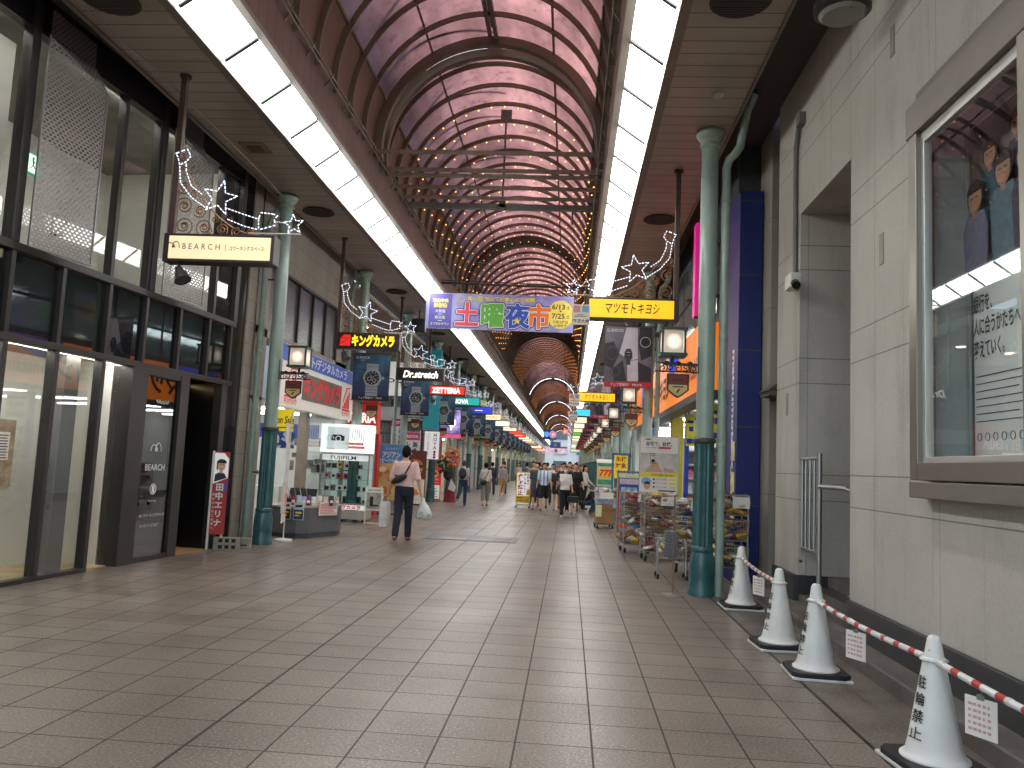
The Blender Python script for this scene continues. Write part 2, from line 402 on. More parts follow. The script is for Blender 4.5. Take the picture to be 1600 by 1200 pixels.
def pink_mat(name, colr, clear):
    m = bpy.data.materials.new(name); m.use_nodes = True; n = m.node_tree; n.nodes.remove(n.nodes['Principled BSDF']); out = n.nodes['Material Output']
    tc = n.nodes.new('ShaderNodeTexCoord'); co = tc.outputs['Object']
    mp = n.nodes.new('ShaderNodeMapping'); mp.inputs['Scale'].default_value = (1, .35, 1); n.links.new(co, mp.inputs[0])
    cc = mixc(n, ramp(n, noise(n, mp.outputs[0], 1.1, 6, .6), .32, .7), tuple(x*.55 for x in colr), colr)
    cc = mixc(n, ramp(n, noise(n, co, 5, 7, .75), .52, .74), cc, tuple(x*.45 for x in colr))
    tl = n.nodes.new('ShaderNodeBsdfTranslucent'); n.links.new(cc, tl.inputs[0])
    tp = n.nodes.new('ShaderNodeBsdfTransparent'); n.links.new(cc, tp.inputs[0])
    gl = n.nodes.new('ShaderNodeBsdfGlossy'); gl.inputs['Roughness'].default_value = .09
    bp = n.nodes.new('ShaderNodeBump'); bp.inputs['Strength'].default_value = .25; bp.inputs['Distance'].default_value = .05; n.links.new(noise(n, mp.outputs[0], 2.5, 2), bp.inputs['Height']); n.links.new(bp.outputs[0], gl.inputs['Normal'])
    m1 = n.nodes.new('ShaderNodeMixShader'); m1.inputs[0].default_value = clear; n.links.new(tl.outputs[0], m1.inputs[1]); n.links.new(tp.outputs[0], m1.inputs[2])
    fr = front_fresnel(n, 1.5)
    m2 = n.nodes.new('ShaderNodeMixShader'); n.links.new(fr, m2.inputs[0]); n.links.new(m1.outputs[0], m2.inputs[1]); n.links.new(gl.outputs[0], m2.inputs[2])
    n.links.new(m2.outputs[0], out.inputs[0]); MATS[name] = m
    return m
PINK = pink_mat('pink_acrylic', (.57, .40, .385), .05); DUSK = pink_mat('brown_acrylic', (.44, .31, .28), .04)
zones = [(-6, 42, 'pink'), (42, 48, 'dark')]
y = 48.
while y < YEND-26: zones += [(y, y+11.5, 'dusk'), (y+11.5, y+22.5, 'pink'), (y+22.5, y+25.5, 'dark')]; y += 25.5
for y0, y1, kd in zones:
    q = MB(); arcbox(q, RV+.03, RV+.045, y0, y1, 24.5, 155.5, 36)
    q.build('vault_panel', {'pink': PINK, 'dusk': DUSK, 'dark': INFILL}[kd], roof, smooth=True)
for t0, t1 in ((-8, 24.5), (155.5, 188)): q = MB(); arcbox(q, RV+.03, RV+.06, -6, YEND, t0, t1, 8); q.build('infill_panel', INFILL, roof, smooth=True)
q = MB()
for t in (24.5, 58, 90, 122, 155.5): arcbox(q, RV-.0, RV+.028, -6, 13.6 if t == 90 else YEND, t-.5, t+.5, 1)
q.build('purlin', BROWN, roof)
q = MB(); arcbox(q, RV-.08, RV+.02, -6, 13.9, 87.6, 89.3, 1); arcbox(q, RV-.08, RV+.02, -6, 13.9, 90.7, 92.4, 1); q.build('ridge_beam', BROWN, roof)
BULB = mat('string_bulb', '#ffa850', .4, var=0, emit=1.7); WLAMP = mat('arch_tube', '#f4f7ff', .4, var=0, emit=2.0)
ry = [13.14+.87*i for i in range(-21, 260)]
ry = [y for y in ry if -5 < y < YEND-2 and abs(y-14.01) > .3 and abs(y-14.4) > .3]
near = [y for y in ry if y < 60]; far = [y for y in ry if y >= 60]
for y in near: q = MB(); arcbox(q, RV-.055, RV+.03, y-.02, y+.02, -6, 186, 32); q.build('rib', BROWN, roof)
q = MB()
for y in far: arcbox(q, RV-.03, RV+.03, y-.022, y+.022, -6, 186, 18)
tag(q.build('rib', BROWN, roof), kind='stuff')
def octa(q, p, r):
    x, y, z = p
    q.add([(x+r, y, z), (x-r, y, z), (x, y+r, z), (x, y-r, z), (x, y, z+r), (x, y, z-r)], [(0, 2, 4), (2, 1, 4), (1, 3, 4), (3, 0, 4), (2, 0, 5), (1, 2, 5), (3, 1, 5), (0, 3, 5)])
bf = MB()
for y in ry:
    if y < 16.5 or 42.5 < y < 46 or (y > 46 and not any(z[2] == 'dusk' and z[0] <= y < z[1] for z in zones)): continue
    q = MB() if y < 44 else bf; dense = any(z[2] == 'dusk' and z[0] <= y < z[1] for z in zones)
    nb = 24 if dense else 21
    for i in range(nb):
        t = math.radians(3+174*(i+.5*(int(y/.87) % 2))/nb)
        for yy in ((0, .43) if dense else (0,)): octa(q, (AX+(RV-.10)*math.cos(t), y+yy+rnd.uniform(-.04, .04), ZC+(RV-.10)*math.sin(t)), .019 if y < 44 else .015)
    if y < 44: q.build('bulb_string', BULB, roof)
tag(bf.build('bulb_string', mat('string_bulb_far', '#ff9a48', .4, var=0, emit=.6), roof), kind='stuff')
for y, k in ((14.0, 1), (14.42, 0)):
    q = MB(); arcbox(q, RV-.14, RV+.03, y-.07, y+.07, -6, 186, 40); q.build('heavy_rib', BROWN, roof, bevel=.01)
for y in (14.2, 27.6)+tuple(70.8+25.5*i for i in range(5)):
    q = MB(); arcbox(q, RV-.05, RV-.03, y-.035, y+.035, 15, 86, 20); arcbox(q, RV-.05, RV-.03, y-.035, y+.035, 94, 165, 20); q.build('arch_lamp', WLAMP if y > 60 else mat('arch_tube_dim', '#e9edf5', .4, var=0, emit=.5), roof)
q = MB(); arcbox(q, RV-.1, RV+.02, 26.7, 27.5, -4, 184, 30); q.build('dark_band', mat('dark_band', '#4a423b', .6), roof)
STEEL = mat('beam_paint', '#66716c', .5, var=.15)
def tie(y, z, r, m, w=.05): MB().box(AX-2.1, AX+2.1, y-w/2, y+w/2, z-r, z+r).build('tie_beam', m, roof)
BW = mat('tie_wood', '#857a6c', .6, var=.2, scale=6)
for y, z in ((13.9, 7.13), (14.75, 7.12), (14.95, 7.08), (15.65, 7.1), (16.25, 7.09)): tie(y, z, .035, BW)
tie(16.85, 7.1, .06, STEEL, .1); tie(95, 6.9, .05, STEEL)
q = MB(); q.cyl((AX+.02, 16.85, 7.1), (AX+.02, 16.85, 9.25), .022, n=8); q.box(AX-.1, AX+.14, 16.83, 16.87, 9.1, 9.3); q.box(AX-.05, AX+.09, 16.8, 16.9, 7.08, 7.24)
for dx in (-1.55, 1.55): q.cyl((AX+dx, 16.8, 6.72), (AX+dx, 16.8, 7.06), .02, n=6)
q.build('hanger', STEEL, roof)
q = MB()
for i in range(-3, 26):
    y = 1.2*i
    q.bar((AX-2.6, y, 8.4), (AX+.2, y+.6, 9.75), .06, .06); q.bar((AX-2.6, y+1.2, 8.4), (AX-.9, y-.2, 9.5), .05, .05)
    if i % 4 == 0: q.bar((AX-2.4, y, 9.6), (AX+2.4, y, 9.6), .09, .12)
q.bar((AX-2.1, -6, 8.95), (AX-2.1, 32, 8.95), .08, .08); q.build('outer_truss', mat('truss_paint', '#3a3533', .7), roof)
# fittings of the soffit
VENT = mat('vent_dark', '#2c2724', .6)
def vent(x, y, r=.27):
    q = MB().lathe([(r, 0), (r+.02, .01), (r, .03)], (x, y, SOF-.03), 28)
    o = q.build('soffit_vent', VENT, roof); s = MB()
    for k in range(-5, 6):
        h = math.sqrt(max(0, r*r-(k*.045)**2)); s.box(x-h, x+h, y+k*.045-.006, y+k*.045+.006, SOF-.036, SOF-.03)
    s.build('louvre', mat('vent_slat', '#4a433e', .5), o)
for i in range(9):
    vent(-4.9, 7.5+6.95*i, .28)
    vent(1.5, 7.5+6.95*i, .28)
q = MB().box(-5.1, -4.72, 11.2, 11.6, SOF-.02, SOF); o = q.build('square_vent', mat('square_vent', '#8d7355', .6), roof)
MB().box(-5.02, -4.8, 11.28, 11.52, SOF-.03, SOF-.02).build('grille', mat('square_vent_in', '#5a4a39', .6), o)
MB().lathe([(.07, .03), (.07, .01), (.05, 0)], (1.65, 9.5, SOF-.03), 16).build('sensor_dome', mat('sensor_white', '#b5b0a8', .4), roof)
q = MB()
pts = [(-5.3, 6.6, 6.1), (-5.15, 8.6, 6.09), (-5.12, 10.5, 6.06), (-5.1, 12.4, 6.02), (-5.15, 13.4, 6.0)]
q.tube(pts, .008, 5); q.build('cable', mat('cable_grey', '#8a8078', .6), roof)
q = MB()
for y, z, d in ((17.6, 7.0, .0), (19.8, 6.75, .02), (21.9, 6.7, .0), (29, 6.7, 0)):
    q.tube([(AX-2.5+5.0*i/16, y, z-.18*math.sin(PI*i/16)+d) for i in range(17)], .005, 4)
q.tube([(AX-1.6, 19, 7.9), (AX-.2, 21, 6.9), (AX+.9, 24, 7.9)], .004, 4); q.tube([(AX, 16.85, 7.05), (AX-.1, 21.9, 6.6)], .004, 4)
q.build('wire', mat('wire_grey', '#77726c', .6), roof)

# ================================================================== columns, drainpipes, lanterns, number shields
GREEN = mat('column_green', '#8b9e93', .32, var=.10, scale=5, coat=.3); TEAL = mat('column_teal', '#2a5759', .34, var=.2, scale=7, coat=.3, bump=.1); BRONZE = mat('collar_bronze', '#3c3a33', .4)
proto_col = None
def column(x, y, label, group):
    global proto_col
    if proto_col is None:
        t = thing('arcade_column', label, 'column', (x, y, 0), 0, group)
        MB().lathe([(.115, 2.0), (.113, 5.9)], n=24).build('shaft', GREEN, t, smooth=True)
        MB().lathe([(.115, 5.9), (.135, 5.92), (.135, 5.95), (.12, 5.97), (.13, 6.0), (.165, 6.03), (.19, 6.08), (.19, 6.12), (.17, 6.14), (.17, SOF)], n=28).build('capital', GREEN, t, smooth=True)
        MB().lathe([(.13, .62), (.132, .7), (.127, 1.86), (.132, 1.93)], n=32, flute=1).build('fluted_shaft', TEAL, t)
        MB().lathe([(.175, 0), (.175, .05), (.16, .08), (.165, .13), (.15, .17), (.157, .24), (.16, .4), (.145, .5), (.135, .54), (.145, .56), (.145, .6), (.13, .62)], n=28).build('base', TEAL, t, smooth=True)
        MB().lathe([(.13, 1.93), (.15, 1.945), (.15, 1.985), (.13, 2.0)], n=28).build('collar', BRONZE, t, smooth=True)
        proto_col = t; return t
    t = dup(proto_col, (x, y, 0), None, label); t['group'] = group
    return t
def pipe(x, y, side, label, group):
    t = thing('drainpipe', label, 'drainpipe', (x, y, 0), 0, group); s = side
    q = MB()
    if s > 0: pts = [(0, 0, 0), (0, 0, 5.62), (.03, -.02, 5.74), (.1, -.05, 5.8), (.16, -.07, 5.9), (.18, -.1, 6.05), (.2, -.3, 6.3), (.26, -.5, 6.45)]
    else: pts = [(0, 0, 0), (0, 0, 5.6), (.08, -.0, 5.8), (.18, .02, 5.98), (.25, .02, 6.1)]
    q.tube(pts, .056, 14); q.build('pipe', GREEN, t, smooth=True)
    for z in (1.9, 3.3, 5.15): MB().lathe([(.056, z), (.064, z+.005), (.064, z+.05), (.056, z+.055)], n=14).build('joint_ring', GREEN, t, smooth=True)
    for z in (1.2, 4.6): MB().box(min(0, -s*.2), max(0, -s*.2), -.012, .012, z, z+.03).build('clip', BRONZE, t)
    return t
for i, y in enumerate(LCOLS):
    lab = '%s green column in the row along the left shops' % ORD[i] if i < 12 else 'distant green column far down the left row'
    column(-5.19, y, lab if i else 'nearest green column on the left, beside the black building', 'green columns along the left')
    if i < 8: pipe(-5.5, y+.03, -1, '%s pale green drainpipe behind the left row of columns' % ORD[i], 'drainpipes beside the left columns')
for i, y in enumerate(RCOLS):
    lab = '%s green column in the row along the right shops' % ORD[i] if i < 12 else 'distant green column far down the right row'
    column(1.75, y, lab if i else 'nearest green column on the right, before the blue tiled shop', 'green columns along the right')
    if i < 8: pipe(1.96, y-.04, 1, '%s pale green drainpipe beside the right row of columns' % ORD[i], 'drainpipes beside the right columns')
def pane_glow():
    """frosted pane of a lit lantern: the lamp behind it shows as a soft spot in the middle of each pane"""
    m, n, b, co, xyz = new_mat('lantern_glass')
    vl = n.nodes.new('ShaderNodeVectorMath'); vl.operation = 'DISTANCE'; n.links.new(co, vl.inputs[0]); vl.inputs[1].default_value = (0, 0, .15)
    e = ramp(n, vl.outputs['Value'], .142, .185, .45, .07); b.inputs['Base Color'].default_value = rgb('#cfc4b6')+(1,); b.inputs['Roughness'].default_value = .4
    b.inputs['Emission Color'].default_value = rgb('#ffe6cc')+(1,); n.links.new(e, b.inputs['Emission Strength']); return m
LFRAME = mat('lantern_frame', '#27413f', .4); LGLASS = pane_glow(); LBULB = mat('lantern_bulb', '#ffe0b4', .4, var=0, emit=6)
def lantern(x, y, s, label, group):
    """s: +1 hangs towards +x of the column"""
    t = thing('lantern', label, 'lantern', (x+s*.44, y-.0, 3.09), 0, group); a = .145
    q = MB()
    for dx in (-1, 1):
        for dy in (-1, 1): q.box(dx*a-.014, dx*a+.014, dy*a-.014, dy*a+.014, 0, .30)
    q.box(-a-.03, a+.03, -a-.03, a+.03, -.035, 0); q.box(-a-.03, a+.03, -a-.03, a+.03, .30, .335); q.build('frame', LFRAME, t)
    g = MB()
    for dx in (-1, 1): g.box(dx*(a-.004)-.002, dx*(a-.004)+.002, -a+.02, a-.02, .005, .295); g.box(-a+.02, a-.02, dx*(a-.004)-.002, dx*(a-.004)+.002, .005, .295)
    g.build('pane', LGLASS, t)
    MB().sph((0, 0, .15), .045, 12, 8).build('bulb', LBULB, t, smooth=True)
    q = MB(); q.cyl((0, 0, -.035), (0, 0, -.12), .022, n=10); q.box(min(-s*.33, s*.12), max(-s*.33, s*.12), -.018, .018, -.15, -.115); q.box(-s*.36-.03, -s*.36+.03, -.06, .06, -.26, .1); q.build('bracket', LFRAME, t)
    return t
def scroll(q, cx, cz, r, turns, a0, w, y=0, d=1):
    pts = []; N = int(14*turns)
    for i in range(N+1):
        u = i/N; a = a0+d*u*turns*2*PI; rr = r*(1-.78*u); pts.append((cx+rr*math.cos(a), y, cz+rr*math.sin(a)))
    q.tube(pts, w, 5)
MAROON = mat('shield_maroon', '#6e2a22', .5); CREAM = mat('shield_cream', '#c9b479', .5); IRON = mat('wrought_iron', '#2c241f', .5)
proto_sh = None
def shield(x, y, s, label, group):
    global proto_sh
    if proto_sh is None:
        t = thing('number_shield', label, 'shield sign', (x+s*.36, y-.02, 2.52), 0, group)
        P = [(-.13, .3), (.13, .3), (.13, .1), (.05, .03), (0, 0), (-.05, .03), (-.13, .1)]
        MB().poly([(a*1.1, b*1.06-.01) for a, b in P], 0, .03).build('backing', IRON, t)
        MB().poly([(-.12, .17), (.12, .17), (.12, .29), (-.12, .29)], -.006, .006).build('maroon_field', MAROON, t)
        MB().poly([(-.12, .165), (.12, .165), (.12, .1), (.045, .04), (0, .015), (-.045, .04), (-.12, .1)], -.006, .006).build('cream_field', CREAM, t)
        q = MB(); q.rect(-.07, .07, .13, .145, -.009); q.bar((-.015, -.009, .06), (.02, -.009, .11), .012, .02)
        for i in range(3): q.rect(-.06+i*.045, -.03+i*.045, .215, .24, -.009)
        q.build('print', IRON, t)
        q = MB()
        for i in range(5): scroll(q, -.2+i*.1, .38+.02*(i % 2), .055, 1.3, i*1.3, .008, .01, 1 if i % 2 else -1)
        q.tube([(-.3, .01, .34), (.3, .01, .34)], .01, 5); q.tube([(-.3, .01, .46), (.26, .01, .44)], .009, 5)
        for i in range(-1, 2): q.sph((i*.15, .01, .45), (.04, .015, .03), 8, 5)
        q.build('scrollwork', IRON, t); proto_sh = t; return t
    t = dup(proto_sh, (x+s*.36, y-.02, 2.52), None, label); t['group'] = group; return t
def glass_mat(name, tint, ior=1.45, rough=0.0, dark=0.0):
    m = bpy.data.materials.new(name); m.use_nodes = True; n = m.node_tree; n.nodes.remove(n.nodes['Principled BSDF']); out = n.nodes['Material Output']
    tp = n.nodes.new('ShaderNodeBsdfTransparent'); tp.inputs[0].default_value = tint+(1,)
    gl = n.nodes.new('ShaderNodeBsdfGlossy'); gl.inputs['Roughness'].default_value = rough
    fr = front_fresnel(n, ior)
    mx = n.nodes.new('ShaderNodeMixShader'); n.links.new(fr, mx.inputs[0]); n.links.new(tp.outputs[0], mx.inputs[1]); n.links.new(gl.outputs[0], mx.inputs[2])
    n.links.new(mx.outputs[0], out.inputs[0]); MATS[name] = m; return m
GLASSY = glass_mat('clear_glass', (.93, .95, .94)); DGLASS = glass_mat('tinted_glass', (.42, .46, .46), 2.5); SHOWGLASS = glass_mat('case_glass', (.85, .9, .88), 1.55)
for i, y in enumerate(LCOLS[:10]):
    lantern(-5.19, y, 1, 'lit box lantern bracketed to the %s column of the left row' % ORD[i], 'lanterns on the left columns')
    shield(-5.19, y, 1, 'maroon and cream shield hung on the %s column of the left row' % ORD[i], 'shield signs on the left columns')
for i, y in enumerate(RCOLS[:10]):
    lantern(1.75, y, -1, 'lit box lantern bracketed to the %s column of the right row' % ORD[i], 'lanterns on the right columns')
    shield(1.75, y, -1, 'maroon and cream shield hung on the %s column of the right row' % ORD[i], 'shield signs on the right columns')
# ================================================================== BUILDINGS
DARKF = mat('dark_bronze_frame', '#383533', .38, metal=.3, var=.1); BLACKP = mat('black_panel', '#161618', .22, var=.15, scale=2); WALLIN = mat('inner_wall', '#dcdad2', .7, var=.04); 
CEILL = mat('room_lamp', '#fbf8f0', .4, var=0, emit=15.0); COOLL = mat('shop_tube', '#f4f9ff', .4, var=0, emit=7.0)
WOOD = None
m, n, b, co, xyz = new_mat('parquet')
k = line_mask(n, xyz[0], .09, 0, .003); k2 = line_mask(n, xyz[1], .4, 0, .003)
c = mixc(n, ramp(n, noise(n, co, 3, 6), .3, .7), rgb('#b59a6c'), rgb('#d8c096')); c = mixc(n, math_node(n, 'MAXIMUM', k, k2), c, rgb('#6f5c40')); n.links.new(c, b.inputs['Base Color']); b.inputs['Roughness'].default_value = .4; PARQ = m
# perforated screen: rows of dark slots
m, n, b, co, xyz = new_mat('expanded_mesh')
r = math_node(n, 'DIVIDE', xyz[2], .036); row = math_node(n, 'FLOOR', r); fz = math_node(n, 'FRACT', r)
xx = math_node(n, 'ADD', math_node(n, 'DIVIDE', xyz[0], .066), math_node(n, 'MULTIPLY', math_node(n, 'MODULO', row, 2), .5)); fx = math_node(n, 'FRACT', xx)
dx = math_node(n, 'MULTIPLY', math_node(n, 'ABSOLUTE', math_node(n, 'SUBTRACT', fx, .5)), 2.0); dz = math_node(n, 'MULTIPLY', math_node(n, 'ABSOLUTE', math_node(n, 'SUBTRACT', fz, .5)), 2.0)
hole = math_node(n, 'LESS_THAN', math_node(n, 'ADD', dx, dz), .80)
b.inputs['Base Color'].default_value = rgb('#8d8886')+(1,); b.inputs['Metallic'].default_value = .5; b.inputs['Roughness'].default_value = .4
tp = n.nodes.new('ShaderNodeBsdfTransparent'); mx = n.nodes.new('ShaderNodeMixShader'); n.links.new(hole, mx.inputs[0]); n.links.new(b.outputs[0], mx.inputs[1]); n.links.new(tp.outputs[0], mx.inputs[2])
n.links.new(mx.outputs[0], n.nodes['Material Output'].inputs[0]); MESHM = m

# ---------------------------------------------------------------- left: dark glass building
GRZ = PI/2-.0837366
gb = thing('glass_building', 'black framed glass building with pale rooms inside, at the left edge', 'building', (-6.02, 8.3, 0), GRZ)
fr = MB()
XM = [-4.4, -2.9, -1.6, -.3, .48, 1.30]
for x in XM: fr.box(x-.035, x+.035, -.05, .07, 0, 2.62)
for x in (-4.4, -2.9, -1.6, -.30, .48, 1.32, 2.10, 2.92, 3.72, 4.40): fr.box(x-.03, x+.03, -.04, .07, 2.70, 3.60)
for x in (-4.4, -2.9, -1.6, 1.30, 2.06, 3.80): fr.box(x-.035, x+.035, -.04, .07, 3.69, 6.1)
for x in (-.33, 2.13, 4.45): fr.box(x-.06, x+.06, -.06, .07, 3.69, 6.4)
fr.box(-6, 4.5, -.055, .09, 2.62, 2.70); fr.box(-6, 4.5, -.055, .09, 3.60, 3.69); fr.box(-6, 1.265, -.05, .07, 0, .05)
fr.box(1.86, 2.16, -.08, .22, 0, 2.62); fr.box(3.0, 3.22, -.08, .06, 0, 2.62); fr.box(2.16, 3.0, -.07, .05, 2.54, 2.62); fr.box(2.16, 3.0, -.07, .05, 0, .07); fr.box(2.16, 2.22, -.07, .05, .07, 2.54)
fr.box(4.2, 4.36, -.06, .08, 0, 2.62)
fr.build('frame', DARKF, gb, bevel=.004)
MB().box(-6, 4.52, -.03, .1, 6.08, 7.2).build('header', mat('header_navy', '#14151c', .4), gb)
LAMI = glass_mat('laminated_glass', (.93, .95, .94), 1.9)
def pane(x0, x1, z0, z1, m=None, y=.02): return MB().box(x0, x1, y, y+.008, z0, z1).build('window_pane', m or LAMI, gb)
for a_, b_ in zip(XM[:-1], XM[1:]): pane(a_+.035, b_-.035, .05, 2.62)
V = [-4.4, -2.9, -1.6, -.30, .48, 1.32, 2.10, 2.92, 3.72, 4.40]
for a_, b_ in zip(V[:-1], V[1:]): pane(a_+.03, b_-.03, 2.70, 3.60, DGLASS)
for a_, b_ in ((-4.4, -2.9), (-2.9, -1.6), (-1.6, -.39), (-.27, 1.265), (1.335, 2.06), (2.19, 3.765), (3.835, 4.39)): pane(a_, b_, 3.69, 6.08)
dp = MB().box(2.22, 2.99, -.03, -.015, .07, 2.54).build('door_leaf', DGLASS, gb)
MB().box(2.2, 3.0, .06, .1, 0, 2.6).build('door_backing', mat('door_backing', '#2e2c2b', .6), gb)
WHT = mat('white_vinyl', '#d9d9d5', .5, var=0)
q = MB()
q.text('BEARCH', .125, 2.60, 1.285, -.031, bold=.012)
def bear_logo(q, x, z, s, y):
    q.tube([(x-s+s*.9*math.cos(t)*.9+.0, y, z-.4*s+s*1.1*math.sin(t)) for t in [PI*i/12 for i in range(13)]], s*.09, 5)
    q.tube([(x+.25*s+s*.8*math.cos(t), y, z-.4*s+s*1.4*math.sin(t)) for t in [PI*i/12 for i in range(13)]], s*.09, 5)
    q.tube([(x-.5*s, y, z-.4*s), (x-.1*s, y, z+.2*s), (x+.1*s, y, z-.4*s)], s*.09, 5)
bear_logo(q, 2.62, 1.54, .085, -.033)
q.text('IP / Rent Room / Office', .05, 2.65, 2.06, -.031); q.tube([(2.5+.02*i, -.032, 2.2+.03*math.sin(i*1.9)) for i in range(16)], .006, 4)
q.ring(2.6, .98, .075, -.034, .012); q.rect(2.57, 2.63, .93, 1.03, -.034); q.text('No Smoking', .035, 2.6, .82, -.031)
q.text('4F | コワーキングスペース', .05, 2.62, .62, -.031); q.text('1F | オフィスフロア', .05, 2.58, .48, -.031)
q.build('lettering', WHT, dp)
# dark entrance and black wall
MB().box(3.22, 4.2, .9, .95, 0, 2.7).build('entrance_door', mat('entrance_brown', '#1d1513', .4, var=.2), gb)
q = MB(); q.box(4.36, 5.30, .02, .35, 0, 7.2); q.box(4.2, 4.36, .08, .95, 0, 2.62); q.box(3.2, 3.22, .1, .95, 0, 2.62); q.build('black_wall', BLACKP, gb)
MB().box(3.22, 4.2, -.05, .9, 0, .006).build('entrance_floor', mat('entrance_floor', '#a98557', .5, var=.2), gb)
MB().box(3.3, 4.1, .5, .56, 2.56, 2.6).build('entrance_lamp', mat('entrance_lamp', '#ffd9a0', .4, var=0, emit=1.2), gb)
# rooms behind the glass
q = MB(); q.box(-6, 1.95, 1.0, 1.06, 0, 2.66); q.box(1.86, 1.92, .1, 1.0, 0, 2.66); q.box(-6, 4.6, 2.6, 2.66, 3.6, 6.3); q.box(4.5, 4.56, .1, 2.6, 3.6, 6.3)
q.box(-.5, .0, .5, .9, 3.69, 6.1)
q.build('inner_wall', WALLIN, gb)
q = MB(); q.box(.95, 1.2, .2, .45, 0, 2.62); q.box(-.7, -.45, .2, .45, 0, 2.62); q.build('inner_pillar', mat('inner_pillar', '#5c5a57', .6), gb)
MB().box(-6, 1.92, .07, 1.0, .0, .012).build('room_floor', PARQ, gb)
q = MB(); q.box(-6, 1.92, .07, 1.0, 2.66, 2.70); q.box(-6, 4.5, .1, 2.6, 3.58, 3.62); q.box(-6, 4.5, .1, 2.6, 6.25, 6.3); q.build('slab', mat('slab_grey', '#8e8a83', .7), gb)
MB().box(-6, 4.36, .09, .11, 2.705, 3.575).build('reflection_backing', mat('reflection_slate', '#7d8a93', .6, var=.2, scale=1.2), gb)  # slate panel added behind the middle panes in place of their bluish reflections
q = MB(); q.box(-5.5, 1.8, .09, .2, 2.635, 2.655); q.build('room_lamp', mat('lower_room_lamp', '#fbf8f0', .4, var=0, emit=9.5), gb)
q = MB()
for x in (-4, -1.2, 1.2, 3.2): MB().box(x-.6, x+.6, .12, .24, 6.19, 6.23).build('ceiling_lamp', CEILL, gb)
q = MB(); q.box(-8, -5.98, -.05, 3, 0, 8); q.box(-6, 5.3, 3.0, 3.2, 0, 8); q.box(4.6, 5.3, .35, 3, 0, 8); q.box(-8, 5.3, -.03, 3.2, 7.2, 8.2); q.build('outer_wall', mat('outer_wall_dark', '#3c3a38', .8), gb)
# two folded screens of expanded metal in front of the upper windows
for x0, x1 in ((-.26, .60), (2.20, 3.06)):
    s = thing('metal_screen', 'folded expanded metal screen hung before the upper glass, %s' % ('nearer the left edge' if x0 < 0 else 'behind the cream lit sign'), 'screen', (-6.02, 8.3, 0), GRZ, 'expanded metal screens'); xm = (x0+x1)/2
    q = MB()
    def fold(a, d0, b_, d1, z0a, z0b, z1a, z1b):
        vs = [(a, d0, z0a), (b_, d1, z0b), (b_, d1, z1b), (a, d0, z1a)]; vs += [(v[0], v[1]+.004, v[2]) for v in vs]
        q.add(vs, [(0, 1, 2, 3), (7, 6, 5, 4), (0, 4, 5, 1), (1, 5, 6, 2), (2, 6, 7, 3), (3, 7, 4, 0)])
    fold(x0, -.16, x1, -.26, 3.66, 3.66, 6.02, 5.76); fold(x0, -.16, x1, -.06, 6.04, 6.10, 6.34, 6.40)
    vs = [(x0, -.16, 6.02), (x1, -.26, 5.76), (x1, -.06, 6.10)]; vs += [(v[0], v[1]+.004, v[2]) for v in vs]
    q.add(vs, [(0, 1, 2), (5, 4, 3), (0, 3, 4, 1), (1, 4, 5, 2), (2, 5, 3, 0)])
    q.build('mesh_sheet', MESHM, s)
    q = MB(); q.bar((x0, -.16, 3.66), (x0, -.16, 6.04), .02, .02); q.bar((x1, -.26, 3.66), (x1, -.26, 5.76), .02, .02); q.bar((x0, -.16, 3.66), (x1, -.26, 3.66), .02, .02); q.bar((x0, -.16, 6.02), (x1, -.26, 5.76), .018, .018); q.bar((x1, -.26, 5.76), (x1, -.06, 6.1), .018, .018)
    for z in (3.9, 5.6): q.bar((xm, -.2, z), (xm, -.03, z), .03, .03)
    q.build('edge_frame', mat('screen_edge', '#8f8a88', .4, metal=.5), s)
ex = thing('exit_sign', 'green and white running man exit sign glowing behind the upper glass', 'exit sign', (-6.02, 8.3, 0), GRZ)
q = MB().box(.86, 1.14, 1.0, 1.06, 4.94, 5.20); q.build('box', mat('exit_green', '#2fa36b', .4, var=0, emit=.3), ex)
MB().rect(.93, 1.07, 4.955, 5.185, .996).build('white_field', mat('exit_white', '#e6fff0', .4, var=0, emit=.4), ex)
q = MB(); q.disc(.995, 5.14, .018, .99); q.bar((.99, .992, 5.12), (1.0, .992, 5.06), .025, .004)
for p_, q_ in (((1.0, 5.06), (1.03, 5.02)), ((1.03, 5.02), (1.05, 5.03)), ((1.0, 5.06), (.975, 5.02)), ((.975, 5.02), (.95, 5.0)), ((.99, 5.115), (1.03, 5.09)), ((.99, 5.115), (.955, 5.1))): q.bar((p_[0], .992, p_[1]), (q_[0], .992, q_[1]), .014, .004)
q.build('running_figure', mat('exit_figure', '#1d7a4c', .4, var=0), ex)
pt = thing('wall_picture', 'sepia poster hanging on the pale wall inside the glass shop', 'poster', (-6.02, 8.3, 0), GRZ)
m, n, b, co, xyz = new_mat('sepia_print'); c = mixc(n, ramp(n, noise(n, co, 4.5, 7, .7), .3, .7), rgb('#8a6a55'), rgb('#d9c4a4')); c = mixc(n, ramp(n, noise(n, co, 11, 5), .5, .6), c, rgb('#a09088')); n.links.new(c, b.inputs['Base Color'])
MB().box(.62, 1.16, .975, .995, 1.0, 1.82).build('print', m, pt)
q = MB().text('Pitti', .12, .9, 1.22, .974, shear=.2); q.build('lettering', mat('sepia_text', '#e8dcc8', .6), pt)
nt_ = thing('paper_notice', 'white paper notice with red border taped to the glass at the left edge', 'notice', (-6.02, 8.3, 0), GRZ)
MB().box(-.27, -.03, .01, .014, 1.34, 1.66).build('sheet', mat('notice_red', '#b86a5a', .6), nt_)
MB().rect(-.262, -.038, 1.35, 1.65, .006).build('paper', mat('paper', '#e4dfd6', .6, var=.03), nt_)
q = MB()
for i in range(9): q.rect(-.24+.02*(i % 3), -.06-.015*(i % 2), 1.62-i*.03-.012, 1.62-i*.03, .003)
